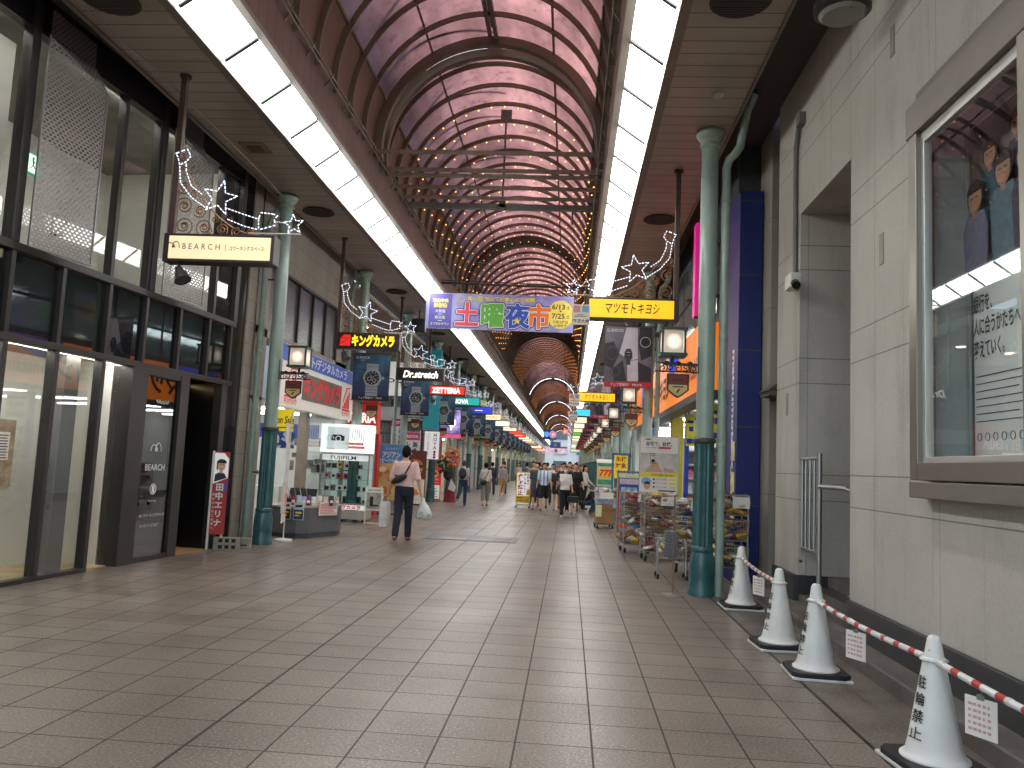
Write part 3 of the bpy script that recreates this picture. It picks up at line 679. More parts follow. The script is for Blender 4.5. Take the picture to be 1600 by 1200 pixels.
q.build('print', mat('print_grey', '#4a4644', .6), nt_)
tri = thing('wall_marks', 'small grey triangle and arrow stickers on the white wall inside the doorway', 'sticker', (-6.02, 8.3, 0), GRZ)
q = MB().poly([(1.74, 1.22), (1.82, 1.22), (1.78, 1.3)], .994, .004).rect(1.74, 1.81, 1.13, 1.165, .994); q.build('mark', mat('mark_grey', '#5a6a78', .5), tri)

# ---------------------------------------------------------------- left: camera shop
def stone_mat(name, c0, c1, cj, pz=.5, px=.8, half=.005, axis=1, zo=0., rough=.75, streak=.5):
    m, n, b, co, xyz = new_mat(name)
    row = math_node(n, 'FLOOR', math_node(n, 'DIVIDE', math_node(n, 'SUBTRACT', xyz[2], zo), pz)); sh = math_node(n, 'MULTIPLY', math_node(n, 'MODULO', row, 2), px*.5)
    hx = math_node(n, 'ADD', xyz[axis], sh)
    j = math_node(n, 'MAXIMUM', line_mask(n, xyz[2], pz, zo, half), line_mask(n, hx, px, 0, half))
    col_ = math_node(n, 'FLOOR', math_node(n, 'DIVIDE', hx, px)); cv = n.nodes.new('ShaderNodeCombineXYZ'); n.links.new(row, cv.inputs[0]); n.links.new(col_, cv.inputs[1])
    wn = n.nodes.new('ShaderNodeTexWhiteNoise'); n.links.new(cv.outputs[0], wn.inputs['Vector'])
    mp = n.nodes.new('ShaderNodeMapping'); mp.inputs['Scale'].default_value = (1, 1, .25); n.links.new(co, mp.inputs[0])
    c = mixc(n, wn.outputs[0], rgb(c0), rgb(c1)); c = mixc(n, math_node(n, 'MULTIPLY', ramp(n, noise(n, mp.outputs[0], 2.2, 6, .6), .4, .75), streak), c, tuple(x*.6 for x in rgb(c0)))
    c = mixc(n, math_node(n, 'MULTIPLY', ramp(n, noise(n, co, 40, 3), .45, .7), .15), c, tuple(min(1, x*1.3) for x in rgb(c1)))
    c = mixc(n, math_node(n, 'MULTIPLY', j, .85), c, rgb(cj)); n.links.new(c, b.inputs['Base Color']); b.inputs['Roughness'].default_value = rough
    h = math_node(n, 'SUBTRACT', math_node(n, 'MULTIPLY', noise(n, co, 70, 4), .25), j); bp = n.nodes.new('ShaderNodeBump'); bp.inputs['Strength'].default_value = .4; bp.inputs['Distance'].default_value = .01
    n.links.new(h, bp.inputs['Height']); n.links.new(bp.outputs[0], b.inputs['Normal'])
    return m
SHOPSTONE = stone_mat('shop_stone', '#8d867c', '#9a9389', '#5d5852', .38, .9, .004)
cs = thing('camera_shop', 'camera shop with red lettered white sign under a grey stone wall', 'building')
q = MB(); q.box(-6.2, -5.6, 13.2, 13.56, 0, 8); q.box(-6.2, -5.6, 13.56, 19.6, 5.05, 8); q.box(-6.0, -5.6, 13.55, 19.6, 3.66, 3.80); q.box(-6.0, -5.6, 13.55, 14.15, 0, 5.05); q.box(-6.0, -5.6, 18.5, 19.6, 2.45, 5.05); q.box(-6.2, -5.62, 13.9, 14.16, 3.8, 5.05)
q.build('stone_wall', SHOPSTONE, cs)
q = MB()
for yy in (14.9, 15.8, 16.7, 17.6, 18.5): q.box(-5.66, -5.60, yy-.04, yy+.04, 3.8, 5.05)
q.box(-5.66, -5.595, 14.15, 18.5, 4.99, 5.05); q.build('window_frame', DARKF, cs)
m, n, b, co, xyz = new_mat('frosted_dark')
t_ = ramp(n, xyz[2], 4.9, 3.8, 0, 1); sp_ = ramp(n, noise(n, co, 45, 2), .5, .62); c = mixc(n, math_node(n, 'MULTIPLY', sp_, t_), rgb('#3a3b39'), rgb('#8f8f8a')); n.links.new(c, b.inputs['Base Color']); b.inputs['Roughness'].default_value = .3
for a_, b_ in ((14.15, 14.86), (14.94, 15.76), (15.84, 16.66), (16.74, 17.56), (17.64, 18.46)): MB().box(-5.68, -5.65, a_, b_, 3.8, 4.99).build('window_pane', m, cs)
sg = MB().box(-5.6, -5.42, 14.3, 19.55, 2.45, 3.64).build('sign_board', mat('sign_white', '#e6e3dc', .4, var=.04, emit=.05), cs)
LB = Matrix.Translation((-5.42, 0, 0)) @ Matrix.Rotation(PI/2, 4, 'Z')   # local x -> +Y, faces the street
def onL(q_, X): 
    M = Matrix.Translation((X, 0, 0)) @ Matrix.Rotation(PI/2, 4, 'Z'); q_.v = [tuple(M @ Vector(v)) for v in q_.v]; return q_
def onR(q_, X):
    M = Matrix.Translation((X, 0, 0)) @ Matrix.Rotation(-PI/2, 4, 'Z'); q_.v = [tuple(M @ Vector(v)) for v in q_.v]; return q_
onL(MB().rect(14.3, 19.54, 3.32, 3.63, -.012, .01), -5.42).build('blue_band', mat('sign_blue', '#3b57a6', .4, emit=.1), sg)
onL(MB().text('プリント/デジタルカメラ', .25, 17.0, 3.475, -.012, bold=.02, fit=3.7), -5.42).build('white_lettering', mat('sign_text_white', '#f2f2ee', .4, var=0), sg)
onL(MB().rect(15.75, 18.5, 2.66, 3.20, -.012, .01), -5.42).build('grey_field', mat('sign_grey', '#77736d', .5), sg)
onL(MB().text('キングカメラ', .5, 17.1, 2.93, -.014, bold=.05, fit=2.6), -5.42).build('red_lettering', mat('sign_red', '#d02a2c', .4, var=0, emit=.1), sg)
q = MB()
for x0 in (14.75, 18.62):
    for i in range(5): q.rect(x0+.12*i+.02, x0+.12*i+.10, 2.70, 2.75+.09*i, -.014)
    q.rect(x0, x0+.66, 2.64, 2.68, -.014); q.text('キングカメラ', .12, x0+.33, 2.57, -.014, bold=.03)
    q.tube([(x0+.05, -.016, 2.85), (x0+.3, -.016, 3.2), (x0+.62, -.016, 3.22)], .012, 4)
onL(q, -5.42).build('red_logo', mat('sign_red', '#d02a2c'), sg)
q = MB(); q.box(-9, -5.75, 13.57, 13.6, 0, 3.7); q.box(-9, -8.95, 13.5, 19.6, 0, 3.7); q.box(-9, -5.6, 19.5, 19.6, 0, 6.2); q.build('inner_wall', mat('shop_inner', '#d9d8d0', .7, var=.05), cs)
MB().box(-9, -5.6, 13.55, 19.55, 2.5, 2.56).build('ceiling', mat('shop_ceiling', '#b9b8b2', .7), cs)
[MB().box(-8.6, -5.9, yy-.06, yy+.06, 2.44, 2.48).build('tube_lamp', COOLL, cs) for yy in (14.6, 16.1, 17.8)]
MB().box(-5.75, -5.58, 16.62, 16.86, 0, 2.45).build('brown_pillar', mat('pillar_tan', '#857a68', .5), cs)
q = MB().box(-5.64, -5.63, 16.9, 18.9, .1, 2.4); q.build('window_pane', GLASSY, cs)
q = MB().box(-8.6, -6.3, 15.6, 15.9, 0, .95).box(-8.6, -6.2, 17.0, 17.5, 0, .85); q.build('counter', mat('shop_counter', '#cfccc2', .5), cs)
q = MB()
for i in range(46):
    x = -8.92+.0; yy = 13.9+rnd.random()*5.2; z = .9+rnd.random()*1.3; a_, b_ = rnd.uniform(.1, .28), rnd.uniform(.1, .22)
    q.box(x, x+.02, yy, yy+a_, z, z+b_)
q.build('photo_print', mat('wall_prints', '#5f6470', .5, var=.7, scale=3), cs)
q = MB()
for i in range(20):
    x = -8.5+rnd.random()*2.4; z = .95+rnd.random()*1.2; a_, b_ = rnd.uniform(.1, .24), rnd.uniform(.1, .24); q.box(x, x+a_, 19.47, 19.49, z, z+b_)
q.build('photo_card', mat('wall_cards', '#7a6f60', .5, var=.7, scale=3), cs)
MB().box(-7.9, -6.2, 19.46, 19.48, 1.95, 2.3).build('blue_print', mat('blue_poster', '#2d47a0', .5, var=.5, scale=6), cs)
mon = MB().box(-6.9, -6.45, 15.62, 15.66, .98, 1.35); mon.box(-6.72, -6.62, 15.66, 15.74, .95, 1.0); mon.build('monitor', mat('monitor_black', '#17181a', .3), cs)
yp = thing('sale_poster', 'yellow poster with slanting black sale lettering beside the camera shop pillar', 'poster', (-5.35, 14.9, 0), PI*.12)
MB().rect(-.24, .10, 1.98, 2.4, 0, .01).build('sheet', mat('sale_yellow', '#f0d420', .5, var=.03, emit=.1), yp)
q = MB().text('on Sale', .2, -.06, 2.2, -.004, bold=.02, shear=.15, fit=.32); q.rect(-.24, .10, 2.04, 2.06, -.004); q.build('lettering', mat('ink_black', '#141414', .5, var=0), yp)
bp_ = thing('blue_poster', 'blue and white print hanging just under the yellow sale poster', 'poster', (-5.35, 14.9, 0), PI*.12)
m, n, b, co, xyz = new_mat('blue_white_print'); c = mixc(n, ramp(n, noise(n, co, 7, 4), .48, .54), rgb('#2a3f9a'), rgb('#d3d7e6')); n.links.new(c, b.inputs['Base Color']); MB().rect(-.24, .14, 1.66, 1.96, 0, .01).build('sheet', m, bp_)
# ---------------------------------------------------------------- left: alley, screened wall, burger shop
aw = thing('screened_wall', 'grey building side with a wire trellis and a big white board', 'building', (0, 30, 0))
m, n, b, co, xyz = new_mat('trellis_wall')
gx = line_mask(n, xyz[0], .105, 0, .011); gz = line_mask(n, xyz[2], .42, 0, .014)
c = mixc(n, ramp(n, noise(n, co, 1.2, 4), .3, .7), rgb('#77756f'), rgb('#908d86')); c = mixc(n, math_node(n, 'MAXIMUM', gx, gz), c, rgb('#4b4a47')); n.links.new(c, b.inputs['Base Color']); b.inputs['Roughness'].default_value = .6
MB().box(-12, -5.5, 0, .3, 0, 8).build('wall', m, aw)
q = MB()
for x in [-11.9+.315*i for i in range(21)]: q.box(x-.008, x+.008, -.06, -.04, .3, 6.2)
for z in [.4+.42*i for i in range(14)]: q.box(-12, -5.5, -.05, -.035, z-.008, z+.008)
q.build('trellis', mat('trellis_wire', '#5d5c58', .5), aw)
MB().box(-12, -5.5, -.2, .0, 3.0, 3.5).build('pale_band', mat('pale_band', '#c9c7c0', .6), aw)
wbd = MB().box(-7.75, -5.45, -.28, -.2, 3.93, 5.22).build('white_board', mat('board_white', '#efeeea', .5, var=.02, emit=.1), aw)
q = MB().text('PRIVE', .42, -6.15, 4.45, -.281, bold=-.005, fit=1.6); q.text('プリヴェ', .14, -6.1, 4.13, -.281); q.build('lettering', mat('ink_grey', '#33302e', .5, var=0), wbd)
q = MB()
for x in (-7.3, -6.6, -5.85): q.cyl((x, -.3, 3.9), (x, -.75, 3.72), .012, n=6); q.cyl((x, -.75, 3.74), (x+.02, -.62, 3.55), .03, .1, n=10)
q.build('spotlight', mat('spot_black', '#1a1a1a', .5), aw)
q = MB()
for a_, b_ in (((-9.6, 1.0), (-6.9, 2.6)), ((-9.6, .7), (-6.9, 2.3))): q.bar((a_[0], -.9, a_[1]), (b_[0], -.9, b_[1]), .05, .05)
for i in range(6): x = -9.4+.48*i; q.bar((x, -.9, .0), (x, -.9, 1.1+.285*i), .03, .03)
q.build('stair_rail', mat('rail_tan', '#a68c6e', .5), aw)
MB().box(-12, -5.6, -10.5, 0, 5.9, 6.0).build('passage_ceiling', mat('passage_ceiling', '#a89c88', .7), aw)
q = MB()
for x, yy in ((-7, -8), (-8.5, -6), (-7, -4), (-9, -3), (-6.5, -2)): q.lathe([(.0, 0), (.14, 0), (.14, .02), (0, .02)], (x, yy, 5.875), 16)
q.build('downlight', mat('downlight', '#fff0d8', .4, var=0, emit=7), aw)
bs_ = thing('burger_shop', 'red fronted burger shop on the alley corner behind the second column', 'building', (0, 0, 0))
MB().box(-12, -6.0, 22.6, 22.9, 0, 2.4).build('red_front', mat('burger_red', '#a5241f', .4, var=.1, emit=.05), bs_)
bx_ = MB().box(-6.4, -5.15, 21.1, 21.5, 2.2, 3.15).build('sign_box', mat('burger_sign', '#b3261f', .35, var=.05, emit=.12), bs_)
q = MB().text('ZETTERIA', .36, -5.74, 2.62, 21.098, bold=.04, fit=1.12); q.build('lettering', mat('sign_text_white2', '#fff6ee', .4, var=0, emit=.25), bx_)
MB().rect(-6.4, -5.15, 2.2, 2.31, 21.09).build('yellow_stripe', mat('sign_yellow', '#f0b020', .4, var=0, emit=.3), bx_)
q = MB(); q.disc(-6.1, 2.85, .16, 21.09); q.build('orange_disc', mat('bun_orange', '#e08a2a', .4, emit=.3), bx_)
MB().box(-5.5, -5.2, 21.6, 21.9, 0, 2.2).build('red_post', mat('burger_red', '#a5241f'), bs_)
# ---------------------------------------------------------------- left: the row beyond
def shop(side, y0, y1, name, label, wallc, signc, z_sign=(2.7, 3.5), lit=5.0, depth=4., shutter=None, upper='#4d4a46', awn=None):
    X0 = -5.6 if side < 0 else 2.25; s = side
    t = thing(name, label, 'building', (X0, (y0+y1)/2, 0)); L = (y1-y0)/2
    xs = lambda a, b_: tuple(sorted((s*a, s*b_)))
    M1 = mat('facade_'+wallc, wallc, .7, var=.18, scale=1.2, bump=.15); M2 = mat('facade_'+upper, upper, .7, var=.2, scale=1.2, bump=.15)
    q = MB(); q.box(*xs(0, .4), -L, L, z_sign[1], 8.2); q.build('upper_wall', M2, t)
    for k in range(max(1, int(2*L/1.9))):
        yy = -L+.95+k*1.9
        if yy+.7 < L:
            o = MB().box(*xs(-.02, .03), yy-.55, yy+.55, 4.0, 5.4).build('window', mat('window_dark', '#2b3136', .12, var=.1), t)
            q = MB(); q.box(*xs(-.04, -.021), yy-.58, yy-.54, 3.97, 5.43); q.box(*xs(-.04, -.021), yy+.54, yy+.58, 3.97, 5.43); q.box(*xs(-.04, -.021), yy-.02, yy+.02, 3.97, 5.43); q.box(*xs(-.05, -.021), yy-.6, yy+.6, 3.93, 3.98); q.build('frame', mat('frame_alu', '#8b8b88', .4, metal=.5), o)
    MB().box(*xs(-.22, 0), -L+.15, L-.15, z_sign[0], z_sign[1]).build('sign_band', mat('band_'+signc, signc, .45, var=.06, emit=.08), t)
    for a_, b_ in ((-L, -L+.35), (L-.35, L)): MB().box(*xs(0, .4), a_, b_, 0, z_sign[1]).build('pier', M1, t)
    if shutter:
        q = MB()
        for i in range(26): q.box(*xs(.1, .13+.012*(i % 2)), -L+.35, L-.35, i*.1, i*.1+.098)
        q.build('shutter', mat('shutter_'+shutter, shutter, .45, var=.06), t)
    else:
        q = MB(); q.box(*xs(depth, depth+.1), -L, L, 0, 3); q.box(*xs(.4, depth), -L, -L+.06, 0, 3); q.box(*xs(.4, depth), L-.06, L, 0, 3); q.build('inner_wall', mat('shop_inner', '#d9d8d0'), t)
        MB().box(*xs(.1, depth), -L, L, 2.66, 2.72).build('ceiling', mat('shop_ceiling', '#b9b8b2'), t)
        if lit:
            for k in range(2): MB().box(*xs(.6+1.4*k, .75+1.4*k), -L+.6, L-.6, 2.6, 2.64).build('tube_lamp', mat('shop_tube_%g' % lit, '#fff3e2', .4, var=0, emit=lit), t)
        q = MB()
        for k in range(3):
            z = .35+.5*k
            for j in range(int(2*L/.34)):
                if rnd.random() < .8: a_ = -L+.45+j*.34; q.box(*xs(1.6, 1.9), a_, a_+.26, z, z+rnd.uniform(.15, .4))
        q.build('goods', mat('goods_%d' % rnd.randint(0, 3), rnd.choice(['#8a4a44', '#a58f5a', '#5d7288', '#8d8d86', '#4f7360']), .5, var=.6, scale=3.2), t)
        q = MB(); [q.box(*xs(1.55, 1.95), -L+.4, L-.4, .30+.5*k, .34+.5*k) for k in range(3)]; q.build('shelf', mat('shelf_white', '#cfcdc6', .5), t)
    if awn: q = MB(); q.bar((s*-.55, -L+.2, 2.5), (s*-.55, L-.2, 2.5), .02, .25); q.bar((s*-.28, -L+.2, 2.68), (s*-.28, L-.2, 2.68), .62, .02); q.build('awning', mat('awn_'+awn, awn, .6), t)
    return t
shop(-1, 30.4, 34.6, 'language_school', 'narrow shop front behind the purple lit screen on the left', '#6e675f', '#5a3a6a', lit=4)
shop(-1, 34.8, 40.2, 'shoe_shop', 'shop front with dark green sign band on the left before the shutter', '#5c564f', '#2a4a44', lit=5)
sh = shop(-1, 40.4, 50.5, 'shuttered_shop', 'shop with closed pale grey shutter under a rough stone lintel', '#8a8172', '#7b7368', z_sign=(2.6, 3.6), shutter='#a9adad')
q = MB()
for k, (yy, z, c_) in enumerate(((-2.2, 1.45, 0), (-.9, 1.4, 0), (-.3, 1.4, 0))): q.box(-.09, -.085, yy, yy+.5, z, z+.45)
q.build('paper_notice', mat('paper', '#e4dfd6'), sh)
tone = ['#a08a6a', '#8d877d', '#b0a187', '#77716a', '#9b8f80', '#6b6a68', '#a59a88', '#857a6c']; bands = ['#b23a30', '#d6c9a4', '#315a8a', '#c98f2e', '#3f6b4b', '#d8d6d0', '#7a2f45', '#2c2c30', '#d0a940']
nm = ['tan', 'grey', 'sand coloured', 'dark grey', 'taupe', 'charcoal', 'pale stone', 'brown']
y = 50.7; i = 0
while y < 128:
    L = 6.5+(i*37 % 5); bw = bands[i % len(bands)]
    shop(-1, y, y+L, 'shop_building', '%s shop front, %s one beyond the shutter on the left' % (nm[i % 8], ORD[i]), tone[i % 8], bw, lit=6 if i % 3 else 3, awn=None if i % 3 != 1 else '#7a8f6a'); y += L+.2; i += 1
tag(MB().box(-10, -5.6, y, YEND, 0, 8).box(2.3, 8, 118, YEND, 0, 8).build('distant_shops', mat('far_facade', '#857b70', .7, var=.5, scale=.5)), kind='stuff')
y = 32.; i = 0
while y < 116:
    L = 6+(i*53 % 4); shop(1, y, y+L, 'shop_building', '%s shop front, %s one past the orange drugstore on the right' % (nm[(i+3) % 8], ORD[i]), tone[(i+3) % 8], bands[(i+4) % len(bands)], lit=6 if i % 2 else 4, awn='#7a2a2a' if i % 4 == 2 else None); y += L+.2; i += 1

# ---------------------------------------------------------------- right: stone bank
def bank_mat():
    m, n, b, co, xyz = new_mat('bank_stone')
    y, z, x = xyz[1], xyz[2], xyz[0]
    l1 = line_mask(n, z, 1.38, 1.59, .0055); l2 = line_mask(n, z, 1.38, 1.59+1.08, .0055)
    row = math_node(n, 'FLOOR', math_node(n, 'DIVIDE', math_node(n, 'SUBTRACT', z, 1.59), 1.38)); hy = math_node(n, 'ADD', math_node(n, 'ADD', y, x), math_node(n, 'MULTIPLY', math_node(n, 'MODULO', row, 2), .0))
    lv = line_mask(n, hy, .62, .1, .0035); lv2 = line_mask(n, hy, 1.24, .1, .0045)
    mp = n.nodes.new('ShaderNodeMapping'); mp.inputs['Scale'].default_value = (1, 1, .18); n.links.new(co, mp.inputs[0])
    c = mixc(n, ramp(n, noise(n, co, .8, 6), .3, .7), rgb('#aaa59b'), rgb('#bbb6ac'))
    c = mixc(n, math_node(n, 'MULTIPLY', ramp(n, noise(n, mp.outputs[0], 3.2, 7, .65), .5, .8), .5), c, rgb('#7f796f'))
    c = mixc(n, math_node(n, 'MULTIPLY', ramp(n, noise(n, co, 55, 4), .4, .7), .22), c, rgb('#d2cec6'))
    c = mixc(n, math_node(n, 'MULTIPLY', ramp(n, noise(n, co, 30, 5, .7), .58, .72), .30), c, rgb('#807a70'))
    j = math_node(n, 'MAXIMUM', l1, l2); jj = math_node(n, 'MAXIMUM', math_node(n, 'MULTIPLY', j, .62), math_node(n, 'MULTIPLY', math_node(n, 'MAXIMUM', math_node(n, 'MULTIPLY', lv, .5), lv2), .42))
    c = mixc(n, jj, c, rgb('#3f3a34')); n.links.new(c, b.inputs['Base Color']); b.inputs['Roughness'].default_value = .72
    h = math_node(n, 'SUBTRACT', math_node(n, 'MULTIPLY', noise(n, co, 75, 5), .5), jj); bp = n.nodes.new('ShaderNodeBump'); bp.inputs['Strength'].default_value = .5; bp.inputs['Distance'].default_value = .008
    n.links.new(h, bp.inputs['Height']); n.links.new(bp.outputs[0], b.inputs['Normal'])
    return m
BANK = bank_mat(); BAND = mat('dark_granite', '#3a3a3b', .4, var=.25, scale=8); STAINLESS = mat('stainless', '#a8a6a2', .34, metal=.8, var=.04, scale=1.5)
bk = thing('bank_building', 'pale grey stone bank wall with recessed doorway, along the right edge', 'building')
q = MB(); q.box(2.7, 4.2, -10, 4.7, .42, 11); q.box(2.7, 4.2, 4.7, 6.2, .42, 1.55); q.box(2.7, 4.2, 4.7, 6.2, 4.3, 11); q.box(3.2, 4.2, 4.7, 6.2, 1.55, 4.3)
q.box(2.7, 4.2, 6.2, 7.95, .42, 11); q.box(2.7, 4.2, 7.95, 9.7, 4.74, 11); q.box(2.7, 4.2, 9.7, 10.72, .42, 11); q.build('stone_wall', BANK, bk, bevel=.006)
q = MB(); q.box(2.66, 4.2, -10, 7.93, .1, .42); q.box(2.66, 4.2, 9.72, 10.70, .1, .42); q.build('granite_base', BAND, bk, bevel=.004)
q = MB(); q.box(2.95, 4.2, 10.72, 12.0, 0, 11); q.box(2.75, 4.2, 11.3, 12.0, 0, 8); q.build('end_pillar', stone_mat('end_stone', '#8f897e', '#9c968a', '#55504a', 1.3, 3., .004), bk)  # unseen upper part of the set-back block raised to stop stray sun
q = MB(); q.box(2.62, 3.2, 10.75, 11.3, 2.62, 2.70); q.bar((2.95, 11.0, 2.95), (2.6, 11.0, 2.68), .55, .03); q.build('small_canopy', mat('canopy_dark', '#4c4842', .6), bk)
q = MB(); q.box(3.05, 4.2, 7.95, 9.7, .0, .42); q.box(2.85, 3.05, 7.95, 9.7, .0, .3); q.box(2.72, 2.85, 7.95, 9.7, 0, .2); q.build('door_step', stone_mat('step_tiles', '#5d5851', '#68625a', '#35312d', .15, .3, .004), bk)
dr = MB().box(3.6, 3.66, 7.95, 9.7, .42, 4.74).build('service_door', mat('door_dark_steel', '#2a2826', .35, metal=.6), bk)
MB().box(3.54, 3.6, 7.98, 8.12, .42, 4.74).box(3.54, 3.6, 8.3, 8.36, .42, 4.74).build('steel_trim', STAINLESS, dr)
for yy, z in ((7.15, 3.6), (10.2, 2.45), (6.9, 5.4)): MB().box(2.692, 2.702, yy-.045, yy+.045, z-.14, z+.14).build('cover_plate', mat('cover_plate', '#8f897e', .5), bk)
q = MB()
for yy, z, a_, b_ in ((7.4, .55, .13, .09), (7.3, .66, .05, .12)): q.disc(0, 0, .01, 0)
# framed display window set in the wall
dw = thing('display_window', 'steel framed bank display window with a poster inside', 'display window')
q = MB(); q.box(2.56, 2.70, 6.12, 6.25, 1.57, 4.24); q.box(2.56, 2.70, 4.58, 4.73, 1.57, 4.24); q.box(2.56, 2.70, 4.73, 6.12, 1.57, 1.70); q.build('frame', mat('frame_taupe', '#8b847b', .32, metal=.75, var=.05, scale=1.5), dw, bevel=.006)
MB().box(2.55, 2.70, 4.52, 6.28, 4.22, 4.47).box(2.555, 2.72, 4.52, 6.255, 1.44, 1.558).box(2.62, 2.70, 4.52, 6.26, 4.47, 4.60).build('hood', mat('hood_taupe', '#7d756d', .45, metal=.3), dw, bevel=.006)
q = MB(); q.box(2.60, 2.66, 6.07, 6.12, 1.7, 4.22); q.box(2.60, 2.66, 4.73, 4.78, 1.7, 4.22); q.box(2.60, 2.66, 4.78, 6.07, 4.13, 4.22); q.box(2.60, 2.66, 4.78, 6.07, 1.7, 1.74); q.build('inner_frame', mat('alu_bright', '#c9c8c2', .35, metal=.7, var=.03, scale=1.5), dw, bevel=.004)
MB().box(2.62, 2.628, 4.78, 6.07, 1.74, 4.13).build('glass', glass_mat('display_glass', (.985, .99, .985), 1.75), dw)
MB().box(2.701, 3.19, 4.701, 4.72, 1.551, 4.299).box(2.701, 3.19, 6.30-.12, 6.199, 1.551, 4.299).box(3.18, 3.199, 4.72, 6.18, 1.551, 4.299).box(2.701, 3.18, 4.72, 6.18, 1.551, 1.57).box(2.701, 3.18, 4.72, 6.18, 4.28, 4.299).build('case_lining', mat('case_lining', '#a3a9a6', .7), dw)
ps = thing('bank_poster', 'bank poster with a family photo above large grey lettering, inside the display window', 'poster', (2.98, 5.6, 0), -PI/2)
MB().rect(-.53, .86, 1.6, 4.27, 0, .02).build('sheet', mat('poster_grey', '#e3e8e5', .5, var=.03), ps)
# local x = -(Y-5.6): the poster's left edge is farther along the street
m, n, b, co, xyz = new_mat('poster_photo_wall'); c = mixc(n, ramp(n, noise(n, co, 2.5, 5), .35, .65), rgb('#4a3b36'), rgb('#7d756c')); n.links.new(c, b.inputs['Base Color'])
ph = MB().rect(-.53, .82, 3.22, 4.25, -.006, .005).build('photo', m, ps)
FIG = [0]
def figure(x, z, s, shirt, fc='#a57f6a'):
    d = -.024*FIG[0]; FIG[0] += 1
    MB().poly([(x-.16*s, z-.62*s), (x-.19*s, z-.2*s), (x-.13*s, z-.08*s), (x+.13*s, z-.08*s), (x+.19*s, z-.2*s), (x+.17*s, z-.62*s)], d-.012, .005).build('shirt', mat('photo_'+shirt, shirt, .6, var=.25, scale=14), ph)
    MB().disc(x, z+.04*s, .10*s, d-.014, .004, .12*s).rect(x-.035*s, x+.035*s, z-.12*s, z-.02*s, d-.013).build('face', mat('photo_skin'+fc, fc, .6), ph)
    MB().disc(x, z+.10*s, .108*s, d-.019, .004, .075*s, 20, -.1, PI+.1).build('hair', mat('photo_hair', '#2b211e', .6), ph)
    MB().disc(x, z+.06*s, .128*s, d-.010, .003, .135*s).build('hair_back', mat('photo_hair', '#2b211e'), ph)
    q = MB(); q.rect(x-.055*s, x-.02*s, z+.045*s, z+.055*s, d-.02); q.rect(x+.02*s, x+.055*s, z+.045*s, z+.055*s, d-.02); q.build('brows', mat('photo_brow', '#6b4a3c', .6), ph)
    MB().disc(x, z-.03*s, .05*s, d-.018, .003, .03*s).build('smile_shade', mat('photo_shade', '#b98a72', .6), ph)
figure(.12, 4.0, .8, '#27384f'); figure(-.20, 3.9, .78, '#345868'); figure(.02, 3.7, .95, '#56707f'); figure(-.32, 3.6, .92, '#6a6d84'); figure(.38, 3.66, .9, '#3b354c'); figure(.62, 3.92, .85, '#7f7a72')
q = MB()
for i, s_ in enumerate(('銀行を、', '人に合うかたちへ', '変えていく。')): q.text(s_, .145, -.52, 2.88-i*.17, -.002, 'LEFT', bold=.012, sx=.54)
for i in range(7): q.rect(-.50, .30-.12*(i % 3), 2.34-.055*i, 2.346-.055*i, -.004)
for i in range(6): q.ring(-.46+.11*i, 1.9, .03, -.004, .003)
q.build('lettering', mat('poster_ink', '#3b3f42', .5, var=0), ps)
pq = MB().rect(-.57, -.545, 1.6, 4.25, -.03, .02); pq.build('side_strip', mat('case_strip', '#9aa19d', .5), ps)
# fittings on the bank wall
sc_ = thing('security_camera', 'white security camera on a grey conduit beside the bank doorway', 'security camera')
MB().box(2.50, 2.62, 9.35, 9.62, 3.76, 3.93).build('housing', mat('camera_white', '#cfcbc2', .4), sc_, bevel=.01)
MB().cyl((2.55, 9.36, 3.80), (2.55, 9.30, 3.76), .05, .05, 14).build('lens', mat('lens_black', '#101012', .15), sc_)
q = MB(); q.tube([(2.66, 9.78, 3.9), (2.67, 9.80, 4.1), (2.67, 9.82, 5.6), (2.66, 9.7, 5.78), (2.66, 9.62, 5.85)], .03, 8); q.box(2.62, 2.70, 9.72, 9.86, 3.82, 3.98); q.box(2.62, 2.7, 9.5, 9.64, 5.8, 5.95); q.tube([(2.62, 9.75, 3.84), (2.58, 9.7, 3.78), (2.55, 9.6, 3.82)], .012, 6); q.build('conduit', mat('conduit_grey', '#6e6b68', .5), sc_)
gt = thing('steel_gate', 'stainless steel barred gate with handrail in the bank doorway', 'gate')
q = MB(); q.cyl((2.74, 9.02, .12), (2.74, 9.02, 1.82), .028, n=12); q.cyl((2.74, 9.80, .55), (2.74, 9.80, 1.78), .024, n=10)
for yy in (9.2, 9.36, 9.52, 9.66): q.cyl((2.74, yy, .75), (2.74, yy, 1.76), .013, n=8)
q.build('bar', STAINLESS, gt, smooth=True)
q = MB(); q.cyl((2.74, 9.02, 1.77), (2.74, 9.80, 1.77), .022, n=10); q.cyl((2.74, 9.02, .74), (2.74, 9.80, .74), .018, n=10); q.cyl((2.74, 9.7, .58), (2.74, 9.84, .58), .02, n=8); q.build('rail', STAINLESS, gt, smooth=True)
q = MB(); q.tube([(2.74, 9.02, 1.46), (2.76, 8.6, 1.46), (2.78, 8.25, 1.46), (2.79, 8.15, 1.43), (2.8, 8.12, 1.36), (2.8, 8.12, .42)], .026, 10); q.lathe([(.06, .42), (.06, .43)], (2.8, 8.12, 0), 12); q.build('handrail', STAINLESS, gt, smooth=True)
wl = thing('wall_lamp', 'dark rimmed oval lamp on the bank wall at the top edge', 'lamp')
q = MB(); q.lathe([(.2, 0), (.24, .02), (.24, .1), (.16, .16)], (2.25, 6.85, 5.62), 24); q.cyl((2.25, 6.85, 5.75), (2.72, 6.85, 5.85), .03, n=8); q.build('rim', mat('lamp_rim', '#23211f', .4), wl, smooth=True)
MB().lathe([(.17, -.03), (.2, 0), (.2, .01)], (2.25, 6.85, 5.62), 24).build('lens', mat('lamp_lens', '#8a8a84', .3), wl)

